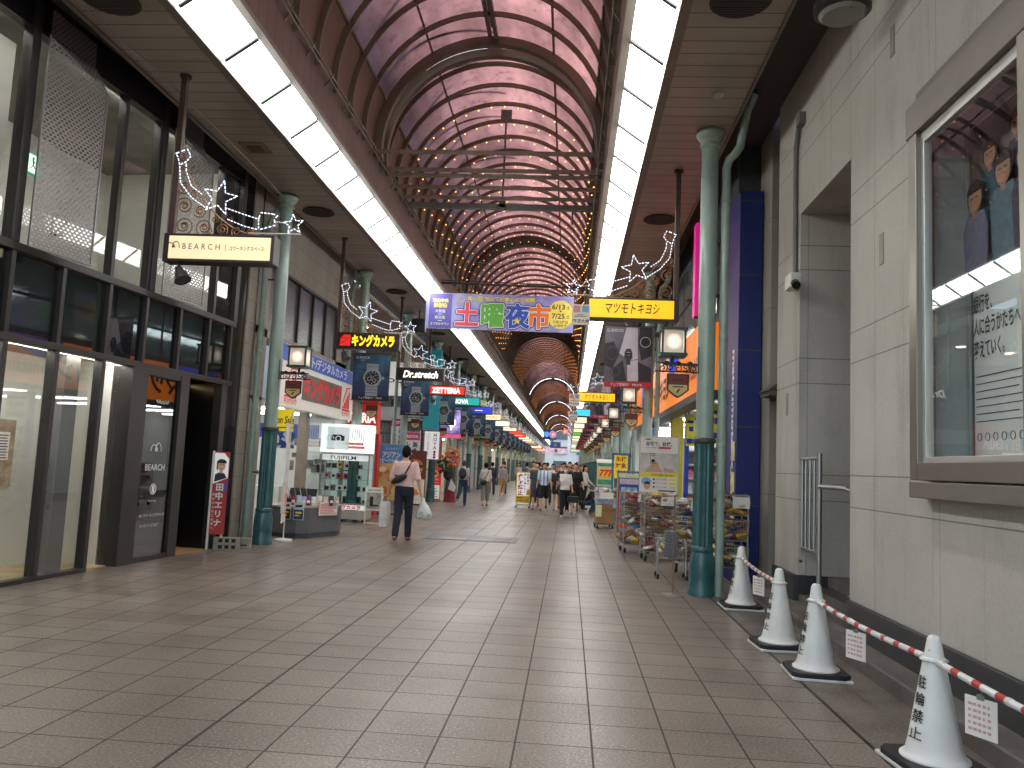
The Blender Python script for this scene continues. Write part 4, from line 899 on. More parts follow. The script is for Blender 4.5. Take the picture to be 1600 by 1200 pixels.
# ---------------------------------------------------------------- right: blue tiled drugstore
BLUE = stone_mat('blue_tiles', '#16236a', '#1a2c7c', '#4a473c', 1.12, 4., .011, rough=.42, streak=.15)
ds = thing('drugstore', 'blue tiled drugstore with a long orange sign band', 'building')
q = MB(); q.box(2.40, 2.73, 11.75, 13.3, 0, 5.75); q.build('blue_pier', BLUE, ds, bevel=.004)
q = MB(); q.box(2.42, 6, 12, 31.6, 4.05, 8.2); q.build('upper_wall', mat('upper_dark', '#3f4042', .5), ds)
q = MB()
for k in range(9):
    yy = 13.5+2*k; q.box(2.39, 2.41, yy, yy+1.9, 4.25, 5.0); q.box(2.39, 2.41, yy, yy+1.9, 5.08, 5.95)
q.build('window_pane', mat('upper_glass', '#9fb0b4', .06, var=.1, metal=.6), ds)
of = MB().box(2.12, 2.42, 13.3, 31.6, 2.92, 4.05).build('sign_band', mat('band_orange', '#ef7d16', .35, var=.04, emit=.2), ds)
q = MB(); P = [(-31.6, 4.05), (-31.6, 3.75)]
q.poly([(-31.58, 4.04), (-31.58, 3.6), (-29.5, 3.5), (-27, 3.95), (-26, 4.04)], -.012, .008); q.poly([(-17.5, 4.04), (-17.5, 3.55), (-17.0, 3.5), (-15.2, 4.04)], -.012, .008); q.poly([(-15.2, 4.04), (-17.5, 4.04), (-17.5, 3.7)], -.012, .008)
q.poly([(-24, 4.04), (-24, 3.3), (-23.2, 3.4), (-21.5, 4.04)], -.012, .008)
onR(q, 2.12).build('blue_wave', mat('wave_blue', '#2d4fd0', .35, var=.03, emit=.15), of)
q = MB(); q.text('マツモトキヨシ', .62, -19.6, 3.4, -.014, bold=.04, fit=4.6, shear=.1); q.text('matsumoto KiYoshi', .5, -26.2, 3.38, -.014, bold=.02, fit=3.9); q.text('KoYoshi', .52, -14.75, 3.38, -.014, bold=.02, fit=1.6) if False else q.text('matsumoto KiYoshi', .5, -15.3, 3.35, -.014, bold=.02, fit=3.3)
onR(q, 2.12).build('lettering', mat('ink_black', '#141414'), of)
MB().box(2.12, 2.42, 13.3, 31.6, 2.78, 2.92).build('yellow_edge', mat('edge_dark', '#3b3a3c', .4), ds)
q = MB(); q.box(2.42, 7, 13.3, 31.6, 2.85, 2.9); q.build('ceiling', mat('shop_ceiling', '#b9b8b2'), ds)
q = MB(); q.box(6.5, 6.6, 13.3, 31.6, 0, 2.9); q.box(2.73, 6.5, 13.22, 13.3, 0, 2.9); q.box(2.42, 6.5, 31.5, 31.6, 0, 4); q.build('inner_wall', mat('shop_inner', '#d9d8d0'), ds)
for k in range(7): MB().box(2.7, 6.2, 14.6+2.4*k, 14.75+2.4*k, 2.78, 2.83).build('tube_lamp', COOLL, ds)
q = MB(); q.box(2.44, 2.72, 19.4, 19.75, 0, 2.85); q.build('yellow_pillar', mat('pillar_yellow', '#b5a51c', .5), ds)
for a_ in ((2.44, 2.6, 24.5, 24.9), (2.42, 2.5, 17.0, 17.15)): MB().box(*a_, 0, 2.85).build('blue_post', mat('post_blue', '#2036a0', .4), ds)
q = MB(); [q.box(2.385, 2.395, 11.82, 12.05, z, z+.28) for z in (.9, 1.3, 1.75)]; q.box(2.385, 2.395, 12.5, 13.0, 1.2, 2.6); q.build('notice', mat('notice_cream', '#d8cf9c', .5, var=.3, scale=9), ds)
tf = MB().box(2.383, 2.395, 12.55, 13.1, 2.05, 2.85).build('tax_free_notice', mat('taxfree_red', '#c8453e', .4, var=.05), ds)
q = MB(); q.text('Tax', .22, -12.82, 2.6, -.0, bold=.02); q.text('Free', .2, -12.82, 2.38, -.0, bold=.02); q.text('免税', .14, -12.82, 2.18, 0); onR(q, 2.382).build('lettering', mat('sign_text_white', '#f2f2ee'), tf)
q = MB()
onR(MB().text('matsumoto', .22, 0, 0, 0, bold=.02), 2.39)
mk = MB().text('matsumoto KiYoshi', .24, 0, 0, 0, 'CENTER', bold=.03, fit=2.6)
M = Matrix.Translation((2.394, 12.0, 2.1)) @ Matrix.Rotation(-PI/2, 4, 'Z') @ Matrix.Rotation(PI/2, 4, 'Y'); mk.v = [tuple(M @ Vector(v)) for v in mk.v]
mk.build('white_lettering', mat('sign_text_white', '#f2f2ee'), ds)
ms = thing('projecting_sign', 'narrow magenta upright sign high on the drugstore wall', 'sign')
MB().box(2.0, 2.14, 13.35, 13.6, 4.15, 5.75).build('panel', mat('magenta', '#d61f86', .4, var=.03, emit=.2), ms); MB().box(2.14, 2.42, 13.4, 13.5, 4.5, 4.55).box(2.14, 2.42, 13.4, 13.5, 5.4, 5.45).build('bracket', DARKF, ms)
MB().box(1.995, 2.145, 13.34, 13.36, 4.1, 4.15).build('foot', DARKF, ms)

fb = thing('distant_building', 'pale building closing the view at the far end of the arcade', 'building', (-2, 212, 0))
MB().box(-30, 30, 0, 8, 0, 16).build('wall', mat('far_pale', '#d2cdc2', .8, var=.15, scale=.3), fb)
for i in range(9):
    for k in range(4): MB().box(-26+6*i, -22.5+6*i, -.05, 0, 1+3.8*k, 3+3.8*k).build('window', mat('far_window', '#59636a', .2), fb)
# ================================================================== HANGING SIGNS, STAR LIGHTS, BANNERS
POST = mat('sign_post', '#4a342c', .45, var=.15); SBOX = mat('sign_case', '#33241f', .4); SCROLL = mat('scroll_bronze', '#8a5f38', .45, metal=.3, var=.2, scale=12)
ROPE = mat('rope_led', '#dfeaff', .4, var=0, emit=.65)
scroll_me = {}
def scroll_panel(s):
    """wrought scrolls filling the corner between post and sign box; post at x=0, sign runs towards s"""
    q = MB(); X = lambda x: s*x
    for cx, cz, r, tr, a0, d in ((.14, .12, .12, 1.7, -1.6, 1), (.40, .11, .11, 1.7, -1.6, -1), (.62, .085, .085, 1.6, -1.6, 1), (.80, .065, .065, 1.5, -1.6, -1), (.97, .05, .05, 1.5, -1.6, 1),
                                 (.13, .37, .11, 1.7, 3.1, -1), (.33, .31, .085, 1.6, 3.6, 1), (.11, .60, .09, 1.6, 3.1, 1), (.09, .80, .07, 1.5, 3.1, -1), (.07, .95, .05, 1.4, 3.1, 1), (.53, .21, .05, 1.3, 1, -1), (.24, .52, .05, 1.3, 1, 1)):
        N = int(13*tr); pts = []
        for i in range(N+1):
            u = i/N; a = a0+d*u*tr*2*PI; rr = r*(1-.75*u); pts.append((X(cx+rr*math.cos(a)), 0, cz+rr*math.sin(a)))
        q.tube(pts, .0085, 5)
        if r > .08: q.tube([(X(cx+.03*math.cos(a)), .006, cz+.03*math.sin(a)) for a in [2*PI*k/9 for k in range(9)]], .008, 4, True)
    q.tube([(X(1.18*(i/14)), 0, 1.02*(1-i/14)**2.3+.015) for i in range(15)], .009, 5)
    q.tube([(X(.02), 0, .01), (X(1.2), 0, .01)], .009, 5)
    for x, z in ((.45, .02), (.05, .5)): q.tube([(X(x), 0, z), (X(x+.05), 0, z+.05), (X(x+.02), 0, z+.1)], .008, 4)
    return q
def dashes(q, pts, r=.0045, on=.024, off=.018, y=0):
    for a, b in zip(pts[:-1], pts[1:]):
        a = Vector((a[0], y, a[1])); b = Vector((b[0], y, b[1])); L = (b-a).length; n = max(1, int(L/(on+off)))
        for k in range(n):
            t0 = k/n; t1 = t0+on/(on+off)/n; q.bar(a.lerp(b, t0), a.lerp(b, t1), 2*r, 2*r)
def star_pts(cx, cz, r, rot=.3, inner=.42):
    p = [(cx+(r if k % 2 == 0 else r*inner)*math.cos(PI/2+rot+k*PI/5), cz+(r if k % 2 == 0 else r*inner)*math.sin(PI/2+rot+k*PI/5)) for k in range(10)]
    return p+[p[0]]
star_proto = {}
def star_light(x, y, s, label, group, mini=True):
    if s not in star_proto:
        t = thing('star_light', label, 'string light', (x, y, 4.14), 0, group); f = lambda P: [(s*a, b) for a, b in P]
        q = MB()
        dashes(q, f(star_pts(.62, .42, .22, -.2))); q.build('star_outline', ROPE, t); q = MB()
        dashes(q, f([(.40, .46), (.26, .56), (.18, .74), (.17, .86)])); dashes(q, f([(.45, .30), (.27, .42), (.12, .60), (.09, .82)]))
        dashes(q, f([(.17, .86), (.09, .82), (.06, .92), (.03, .96), (.10, .99), (.17, 1.02), (.22, .93), (.17, .86)])); q.build('rope_tail', ROPE, t); q = MB()
        dashes(q, f([(.70, .30), (.95, .22), (1.12, .17)])); dashes(q, f([(.74, .16), (.95, .08), (1.13, .04)])); dashes(q, f([(1.12, .17), (1.13, .04)]))
        dashes(q, f([(1.12, .17), (1.14, .25), (1.27, .24), (1.35, .22), (1.31, .17), (1.33, .10), (1.13, .04)]))
        q.build('rope_tail', ROPE, t)
        w = MB(); P = f(star_pts(.62, .42, .215, -.2)); w.tube([(a, .01, b) for a, b in P], .005, 4); w.tube([(s*1.0, .012, .0), (s*1.64, .012, .0)], .009, 5); w.tube([(s*1.3, .012, .15), (s*1.45, .012, .13)], .006, 4)
        w.build('wire_frame', mat('star_wire', '#b9b4aa', .5), t)
        q = MB(); dashes(q, f(star_pts(1.55, .115, .125, .1))); q.build('small_star', ROPE, t)
        star_proto[s] = t; return t
    t = dup(star_proto[s], (x, y, 4.14), None, label); t['group'] = group; return t
sc_proto = {}
def hanging_sign(y, s, label, face, emit, deco, group, fw=1.22, far=False):
    """post under the soffit, sign box running from the post towards the middle of the arcade"""
    px = -4.9 if s > 0 else 1.52
    t = thing('hanging_sign', label, 'hanging sign', (px, y, 3.80), 0, group); x0, x1 = sorted((s*-.04, s*(fw+.10)))
    q = MB(); q.box(-.035, .035, -.035, .035, -.02, SOF-3.80-.01); q.lathe([(.07, SOF-3.83), (.07, SOF-3.80)], n=12); q.build('post', POST, t)
    c = MB().box(x0, x1, -.10, .10, -.02, .325).build('case', SBOX, t, bevel=.006)
    f0, f1 = sorted((s*.035, s*(fw+.06)))
    MB().box(f0, f1, -.112, -.10, .015, .29).build('lit_face', mat('sign_face_%s_%g' % (face, emit), face, .35, var=.04, scale=1.5, emit=emit), t)
    if deco: deco(t, (f0+f1)/2, f1-f0)
    if s not in sc_proto: o = scroll_panel(s).build('scrollwork', SCROLL, t); o.location = (0, 0, .325); sc_proto[s] = o
    else: o = sc_proto[s].copy(); COL.objects.link(o); o.parent = t; KIDS.setdefault(t.name, []).append(o)
    if not far:
        q = MB(); q.cyl((s*.12, 0, -.02), (s*.14, 0, -.09), .015, n=8); q.cyl((s*.13, -.02, -.08), (s*.22, -.06, -.24), .04, .1, 14); q.build('spotlight', mat('spot_grey', '#3d3b3a', .45), t)
    return t
def letters(body, m, size=.2, y=-.112, dx=0, fit=None, z=.152, **k):
    def f(t, cx, wd): MB().text(body, size, cx+dx, z, y, fit=fit, **k).build('lettering', m, t)
    return f
def deco_bear(t, cx, wd):
    q = MB(); q.text('B E A R C H', .10, cx-.22, .165, -.113, fit=.46); q.text('コワーキングスペース', .06, cx+.34, .15, -.113, bold=.012, fit=.42); q.rect(cx+.075, cx+.079, .12, .2, -.115)
    bear_logo(q, cx-.545, .165, .055, -.116); q.build('lettering', mat('ink_grey', '#33302e'), t)
def deco_king(t, cx, wd):
    MB().text('キングカメラ', .25, cx+.12, .152, -.113, bold=.055, fit=.90).build('lettering', mat('king_yellow', '#ffd21a', .4, var=0, emit=.4), t)
    q = MB().poly([(cx-.58, .04), (cx-.36, .04), (cx-.36, .27), (cx-.50, .27), (cx-.57, .2)], -.118, .005); q.build('red_logo', mat('king_red', '#e0261f', .4, var=0, emit=.2), t)
    MB().bar((cx-.57, -.121, .07), (cx-.38, -.121, .22), .004, .012).bar((cx-.56, -.121, .21), (cx-.45, -.121, .2), .004, .012).build('logo_lines', SBOX, t)
def deco_matsu(t, cx, wd):
    q = MB(); q.text('マツモト', .19, cx-.17, .155, -.113, bold=.012, shear=.18, fit=.46); q.text('キヨシ', .19, cx+.25, .155, -.113, bold=.012, shear=.18, fit=.32)
    q.build('lettering', mat('ink_brown', '#241505', .5, var=0), t)
W_LIT = mat('text_lit_white', '#fff8ee', .4, var=0, emit=.45)
def deco_blue(t, cx, wd):
    MB().rect(cx-.58, cx-.30, .03, .275, -.116, .004).build('pink_square', mat('pink_sq', '#e05ab8', .4, emit=.2), t)
    q = MB(); q.ring(cx-.44, .16, .07, -.12, .03); q.rect(cx-.15, cx+.2, .14, .165, -.116); q.text('eve', .06, cx+.32, .15, -.114) if False else q.rect(cx-.58, cx-.32, .05, .07, -.12); q.build('white_mark', W_LIT, t)
def scribble(mname, colr, n, emit=0):
    def f(t, cx, wd):
        q = MB(); w_ = wd*.62
        for k in range(n):
            x = cx-w_/2+w_*(k+.1)/n; a = w_/n*.8; p = [(x, -.116, .10), (x+a*.2, -.116, .21), (x+a*.45, -.116, .12), (x+a*.7, -.116, .19), (x+a, -.116, .13)]; q.tube(p, .012, 4)
        q.build('lettering', mat(mname, colr, .4, var=0, emit=emit), t)
    return f
LS = 'signs hanging along the left shops'; RS = 'signs hanging along the right shops'
hanging_sign(9.15, 1, 'cream lit sign with thin grey lettering, nearest on the left', '#efdcb0', .24, deco_bear, LS)
hanging_sign(16.24, 1, 'black hanging sign with thick yellow lettering and red logo', '#15110c', .0, deco_king, LS)
hanging_sign(22.2, 1, 'black hanging sign with white italic lettering on the left', '#0f0d0d', .0, letters('Dr.stretch', W_LIT, .27, bold=.035, shear=.25, fit=.98), LS)
hanging_sign(27.0, 1, 'red lit hanging sign with white capitals on the left', '#d8281c', .30, letters('ZETTERIA', W_LIT, .25, bold=.04, fit=.98), LS)
hanging_sign(31.6, 1, 'teal lit hanging sign with white lettering on the left', '#1f9a94', .28, letters('NOVA', W_LIT, .24, bold=.03, dx=-.12, fit=.62), LS)
hanging_sign(36.7, 1, 'blue lit hanging sign with a pink square at its end', '#2338b4', .35, deco_blue, LS)
hanging_sign(41.6, 1, 'cream lit hanging sign with pale brown capitals on the left', '#f4e0b4', .34, letters('D BOUIO', mat('ink_tan', '#a5854e', .5, var=0), .2, bold=.01, fit=.9), LS)
hanging_sign(54.4, 1, 'white lit hanging sign with red and yellow script on the left', '#f8ead0', .34, scribble('ink_redgold', '#d0602a', 6), LS)
hanging_sign(65.8, 1, 'red lit hanging sign with white script far on the left', '#e33a2e', .3, scribble('ink_pale', '#ffe6dc', 6, .3), LS)
fc = ['#fff0cf', '#e0412e', '#f6e2b2', '#f2efe6', '#e9b060', '#5aa27a', '#d8483a', '#fff2d8']
yl = [48.0, 60.0]+[71.5+5.6*i for i in range(14)]
for i, y in enumerate(yl):
    hanging_sign(y, 1, 'small lit hanging sign far down the left side, %s of the blank ones' % ORD[i], fc[i % 8], .30, None, LS, far=True)
hanging_sign(12.04, -1, 'large yellow lit sign with brown katakana, nearest on the right', '#f6b912', .30, deco_matsu, RS, fw=1.24)
hanging_sign(27.4, -1, 'second yellow lit sign with brown katakana, farther along the right', '#f6b912', .30, deco_matsu, RS, fw=1.24)
yr = [35.4, 41, 46.5, 52]+[57.6+5.6*i for i in range(13)]
fr_ = ['#3cc0e0', '#f2e6bc', '#f4ecd2', '#e8dca8', '#53a844', '#efe2b8', '#f5f0e0', '#e4b266']
for i, y in enumerate(yr):
    hanging_sign(y, -1, 'small lit hanging sign far down the right side, %s of the plain ones' % ORD[i], fr_[i % 8], .30, None, RS, far=True)
for i, y in enumerate(sorted([9.15, 16.24, 22.2, 27.0, 31.6, 36.7, 41.6, 54.4, 65.8]+yl)[:24]):
    star_light(-4.9, y-.13, 1, 'white rope light shooting star over the %s hanging sign on the left' % (ORD[i] if i < 20 else 'farthest'), 'star lights on the left')
for i, y in enumerate(sorted([12.04, 27.4]+yr)[:19]):
    star_light(1.52, y-.13, -1, 'white rope light shooting star over the %s hanging sign on the right' % ORD[i], 'star lights on the right')
# small square event banners hung at the tip of the star lights
def square_banner(x, y, z, label, mir, sz=.27):
    t = thing('square_banner', label, 'banner', (x, y, z), 0, 'small square event banners'); h = sz
    MB().rect(-h/2, h/2, 0, h*1.15, 0, .004).build('cloth', mat('banner_cream', '#d8cfbf', .7, var=.05), t)
    MB().rect(-h*.42, -h*.04, h*.72, h*1.08, -.004, .003).build('pink_patch', mat('patch_pink', '#c9848a', .7), t)
    MB().rect(h*.06, h*.44, h*.72, h*1.08, -.004, .003).build('blue_patch', mat('patch_blue', '#6f97b4', .7), t)
    q = MB(); q.text('秋大生す!', h*.22, 0, h*.22, -.0, mirror=mir, bold=.02); q.rect(-h*.34, h*.34, h*.47, h*.5, -.004); q.rect(-h*.2, h*.2, h*.56, h*.58, -.004); q.build('lettering', mat('ink_grey', '#33302e'), t)
square_banner(.10, 11.9, 3.68, 'cream square banner with mirrored lettering beside the large cross banner', True)
square_banner(.12, 27.2, 3.62, 'small cream square banner beside the second yellow sign', True, .36)
square_banner(.12, 35.2, 3.55, 'small cream square banner farther along the right signs', True, .4)
square_banner(-3.4, 41.4, 3.75, 'small cream square banner among the left hanging signs', False, .4)
square_banner(-3.4, 48, 3.7, 'small cream square banner deep among the left signs', False, .4)
# ---- watch banners on the columns
def blue_poster_mat():
    m, n, b, co, xyz = new_mat('watch_poster_blue')
    c = mixc(n, ramp(n, noise(n, co, 2.6, 5, .6), .38, .68), rgb('#1a2547'), rgb('#3f6a80')); c = mixc(n, ramp(n, xyz[2], .15, .7, .8, 0), c, rgb('#1a2450'))
    mp = n.nodes.new('ShaderNodeMapping'); mp.inputs['Rotation'].default_value = (0, .8, 0); mp.inputs['Scale'].default_value = (1, 1, 6); n.links.new(co, mp.inputs[0])
    c = mixc(n, ramp(n, noise(n, mp.outputs[0], 2.5, 5, .7), .62, .75, 0, .6), c, rgb('#86a9b4')); n.links.new(c, b.inputs['Base Color']); b.inputs['Roughness'].default_value = .5; return m
BP = blue_poster_mat(); STEELP = mat('watch_steel', '#8f979c', .5, var=.2, scale=30); DIAL = mat('watch_dial', '#20242a', .5); PWHITE = mat('poster_white', '#d8dadb', .5, var=0)
wb = None
def watch_banner_left(y, label):
    global wb
    if wb is not None:
        t = dup(wb, (-4.82, y, 2.93), None, label); return t
    t = thing('watch_banner', label, 'banner', (-4.82, y, 2.93), 0, 'blue watch banners on the left columns'); W, H = .45, 1.12
    MB().rect(-W, W, 0, H, 0, .006).build('cloth', BP, t)
    MB().rect(-W, W, 0, .11, -.004, .003).build('black_strip', mat('strip_black', '#0d0f16', .5), t)
    q = MB(); q.text('G-SHOCK', .085, -.22, 1.03, -.001, bold=.008, fit=.34); q.text('MRG-B', .035, -.22, .965, -.001); q.text('フェア開催中！ PRIVE', .06, 0, .055, -.005, fit=.58); q.build('lettering', PWHITE, t)
    wt = MB(); wt.disc(.05, .52, .185, -.010, .006, n=8); wt.rect(-.07, .16, .66, .80, -.008); wt.rect(-.07, .16, .16, .40, -.008); wt.disc(.25, .52, .03, -.009)
    wt.v = [(.03+(x-.05)*1.28, y_, .54+(z-.52)*1.22) for x, y_, z in wt.v]; w_ = wt.build('watch', STEELP, t)
    q = MB(); q.disc(.05, .52, .145, -.016, .005); q.rect(-.06, .15, .735, .742, -.012); 
    for k in range(3): q.rect(-.06, .15, .22+.06*k, .227+.06*k, -.012)
    q.v = [(.03+(x-.05)*1.28, y_, .54+(z-.52)*1.22) for x, y_, z in q.v]; q.build('dial', DIAL, w_)
    q = MB()
    for k in range(12): a = k*PI/6; q.bar((.05+.10*math.cos(a), -.018, .52+.10*math.sin(a)), (.05+.13*math.cos(a), -.018, .52+.13*math.sin(a)), .012, .004)
    q.ring(.05, .52, .15, -.018, .006); q.ring(.0, .5, .04, -.018, .006); q.ring(.09, .47, .035, -.018, .006); q.bar((.05, -.02, .52), (.12, -.02, .58), .008, .004); q.bar((.05, -.02, .52), (.0, -.02, .6), .008, .004); q.v = [(.03+(x-.05)*1.28, y_, .54+(z-.52)*1.22) for x, y_, z in q.v]; q.build('hands', PWHITE, w_)
    q = MB(); q.box(-W-.02, W+.04, -.012, .012, H, H+.02); q.box(-W-.02, W+.02, -.008, .012, -.015, 0); q.cyl((-W, .03, H+.01), (-W+.04, .25, H+.01), .012, n=6); q.build('rod', mat('rod_dark', '#2a2a2a', .4), t)
    wb = t; return t
for i, y in enumerate([19.0+5.6*k for k in range(14)]):
    if abs(y-47) < 2.5 and False: continue
    watch_banner_left(y-.12, 'dark blue watch banner, %s along the left columns' % ORD[i])
wr = None
def watch_banner_right(y, label):
    global wr
    if wr is not None: return dup(wr, (1.26, y, 3.40), None, label)
    t = thing('watch_banner', label, 'banner', (1.26, y, 3.40), 0, 'grey and red watch banners on the right columns'); W, H = .53, 1.40
    m, n, b, co, xyz = new_mat('watch_poster_grey'); c = mixc(n, ramp(n, noise(n, co, 1.6, 4), .4, .6), rgb('#5b5660'), rgb('#77727b')); n.links.new(c, b.inputs['Base Color'])
    MB().rect(-W, W, 0, H, 0, .006).build('cloth', m, t)
    MB().rect(-W, W, 0, .13, -.004, .003).build('red_strip', mat('strip_red', '#b3242f', .5), t)
    a = MB(); a.poly([(-W, 1.0), (-.33, 1.05), (-.2, .75), (-.36, .42), (-W, .5)], -.004, .003); a.poly([(.25, 1.39), (W, 1.39), (W, .75), (.3, .62), (.22, 1.0)], -.004, .003); a.poly([(-.35, .41), (-.12, .62), (-.02, .14), (-.3, .14)], -.004, .003); a.poly([(.22, .6), (W, .45), (W, .14), (.25, .14)], -.004, .003)
    a.build('dark_facet', mat('facet_dark', '#2c2930', .5, var=.2), t)
    a = MB(); a.poly([(-.2, .78), (-.05, 1.38), (.2, 1.38), (.22, .66), (.03, .62)], -.005, .003); a.poly([(-.02, .6), (.22, .64), (.24, .15), (.0, .15)], -.005, .003); a.build('pale_facet', mat('facet_pale', '#c9c5cc', .5, var=.12), t)
    q = MB(); q.text('G-SHOCK', .1, -.3, 1.31, -.002, bold=.008, fit=.38); q.text('フェア開催中！', .075, -.17, .065, -.005, bold=.01, fit=.42); q.text('PRIVE', .075, .22, .065, -.005, bold=.01, fit=.22); q.build('lettering', PWHITE, t)
    wt = MB(); wt.poly([(-.08, .82), (-.05, .86), (.06, .86), (.09, .82), (.10, .68), (.06, .63), (-.04, .63), (-.09, .68)], -.012, .006); wt.rect(-.045, .055, .52, .64, -.010); wt.rect(-.05, .06, .85, .89, -.010)
    wt.ring(-.36, .78, .15, -.010, .035, rz=1.1); wt.disc(.38, 1.05, .13, -.010); wt.ring(-.28, .36, .12, -.010, .03); w_ = wt.build('watch', mat('watch_gun', '#3d3a40', .45), t)
    q = MB(); q.rect(-.05, .06, .70, .78, -.016); q.ring(0, .745, .0, 0, 0) if False else None; q.disc(.38, 1.05, .09, -.015); q.build('dial', mat('watch_dial_dark', '#0f0e12', .4), w_)
    q = MB(); q.text('G-56', .035, .005, .74, -.018); q.rect(-.03, .04, .80, .81, -.016); q.ring(.38, 1.05, .12, -.016, .01); q.build('print', PWHITE, w_)
    q = MB(); q.box(-W-.08, W+.05, -.012, .012, H, H+.02); q.cyl((W-.05, .03, H+.01), (W-.02, .25, H+.01), .012, n=6); q.build('rod', mat('rod_dark', '#2a2a2a', .4), t)
    wr = t; return t
for i, y in enumerate([18.2]+[30+5.6*k for k in range(11)]):
    watch_banner_right(y, 'grey watch banner with red foot, %s along the right columns' % ORD[i])
# ---- big cross banner
cb = thing('cross_banner', 'wide lilac event banner with big coloured characters hung across the arcade', 'banner', (-2.1, 22, 5.25), 0)
m, n, b, co, xyz = new_mat('lilac_print')
c = mixc(n, ramp(n, noise(n, co, 1.6, 5, .65), .35, .65), rgb('#8c80c0'), rgb('#a8b0dc')); c = mixc(n, ramp(n, noise(n, co, 3.1, 4), .58, .72), c, rgb('#c6a6d2')); n.links.new(c, b.inputs['Base Color']); b.inputs['Roughness'].default_value = .6
MB().rect(-2.07, 2.08, 0, 1.02, 0, .012).build('cloth', m, cb)
MB().rect(-1.98, -1.34, .02, 1.0, -.005, .004).build('violet_panel', mat('violet_panel', '#5a4fa0', .6, var=.08), cb)
q = MB()
for cx, cz, r in ((.75, .78, .3), (-.3, .2, .28), (-1.1, .85, .2), (1.5, .15, .25)):
    for k in range(18): a = 2*PI*k/18; q.bar((cx+r*.3*math.cos(a), -.006, cz+r*.3*math.sin(a)), (cx+r*math.cos(a), -.006, min(1.0, max(.02, cz+r*math.sin(a)))), .012, .004)
q.build('firework', mat('firework_pale', '#d9d79a', .6), cb)
q = MB(); q.text('松山中央', .13, -1.66, .80, -.010, bold=.03, fit=.46); q.text('商店街', .13, -1.66, .66, -.010, bold=.03); q.text('第61回 松山野球拳おどり協賛', .13, .05, .88, -.014, bold=.03, fit=1.9); q.build('yellow_lettering', mat('print_yellow', '#f2dc5a', .5, var=0), cb)
q = MB(); q.text('大街道', .1, -1.66, .50, -.010, bold=.01); q.text('銀天街', .1, -1.66, .32, -.010, bold=.01); q.text('まつちかタウン', .09, -1.66, .14, -.010, bold=.01, fit=.52); q.rect(-1.72, -1.6, .405, .42, -.012); q.rect(-1.72, -1.6, .225, .24, -.012); q.build('white_lettering', PWHITE, cb)
q = MB()
XC = [-.90, -.18, .52, 1.12]
for ch, x in zip('土曜夜市', XC): q.fat(ch, .72, x, .41, -.007, .075, .95)
q.build('outline', mat('print_navy', '#3a2f86', .5, var=0), cb)
q = MB()
for ch, x in zip('土曜夜市', XC): q.fat(ch, .72, x, .41, -.011, .045, .95)
q.build('white_outline', mat('print_white', '#f0eef4', .5, var=0), cb)
for ch, x, cn, cl in zip('土曜夜市', XC, ('red', 'green', 'blue', 'orange'), ('#d8455c', '#5fae3e', '#2d55b8', '#ee7a2a')): MB().fat(ch, .72, x, .41, -.015, .027, .95).build('%s_character' % cn, mat('print_'+cn, cl, .5, var=0), cb)
dsk = MB().disc(1.72, .5, .36, -.014, .005, .40, 36).build('yellow_disc', mat('disc_yellow', '#f0d860', .5, var=.04), cb)
q = MB(); q.text('6/13', .2, 1.66, .72, -.015, bold=.015, fit=.36); q.text('土', .1, 1.93, .7, -.015, bold=.02); q.text('7/25', .2, 1.66, .46, -.015, bold=.015, fit=.36); q.text('土', .1, 1.93, .44, -.015, bold=.02); q.poly([(1.68, .61), (1.76, .61), (1.72, .565)], -.018, .003); q.text('毎週土曜日', .085, 1.72, .29, -.015, bold=.015); q.text('21:00まで', .085, 1.72, .19, -.015, bold=.015); q.build('date_lettering', mat('ink_black', '#141414'), dsk)
MB().poly([(x, z) for x, z in star_pts(.52, .28, .11, 0)[:-1]], -.022, .004).build('star', mat('print_yellow', '#f2dc5a'), cb)
q = MB(); q.cyl((-2.3, .0, 1.32), (2.35, 0, 1.27), .035, n=8); q.cyl((-2.3, .0, 1.40), (2.35, 0, 1.33), .012, n=6)
for k in range(40): x = -2.25+.115*k; q.cyl((x, 0, 1.31-.011*k*.1), (x+.06, 0, 1.39-.013*k*.1), .006, n=4)
for x in (-1.0, -.1, 1.0): q.cyl((x, 0, 1.02), (x, 0, 1.3), .008, n=5); q.lathe([(.025, 1.02), (.03, 1.05), (.02, 1.08)], (x, 0, 0), 8)
q.build('lattice_bar', mat('bar_dark', '#2c2a28', .5), cb)
for s_, nm_ in ((-1, 'left'), (1, 'right')):
    pass
# ---- things hung far down the middle
eb = thing('blue_disc_banner', 'distant blue banner with two round shapes hung over the walkway', 'banner', (-1.85, 75, 4.0), 0)
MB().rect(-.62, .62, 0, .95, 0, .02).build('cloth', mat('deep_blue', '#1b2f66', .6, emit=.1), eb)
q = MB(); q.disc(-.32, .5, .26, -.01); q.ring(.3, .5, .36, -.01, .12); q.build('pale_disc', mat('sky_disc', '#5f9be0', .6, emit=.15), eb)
q = MB(); q.cyl((-.6, 0, .95), (-.6, 0, 2.8), .012, n=4); q.cyl((.6, 0, .95), (.6, 0, 2.8), .012, n=4); q.build('wire', mat('wire_grey', '#77726c'), eb)
for i, (x, y, z, r) in enumerate(((-1.35, 66, 4.15, .28), (-.4, 72, 4.7, .30))):
    t = thing('paper_star', '%s pink paper star hanging far down the arcade' % ('lower' if i == 0 else 'upper'), 'ornament', (x, y, z), 0, 'hanging paper stars')
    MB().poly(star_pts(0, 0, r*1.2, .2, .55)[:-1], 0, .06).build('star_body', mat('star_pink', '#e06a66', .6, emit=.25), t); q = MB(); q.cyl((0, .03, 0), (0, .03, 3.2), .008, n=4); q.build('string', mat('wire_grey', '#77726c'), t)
    MB().disc(0, 0, r*.4, -.01).build('centre_disc', mat('star_pale', '#f0b0a4', .6, emit=.2), t)
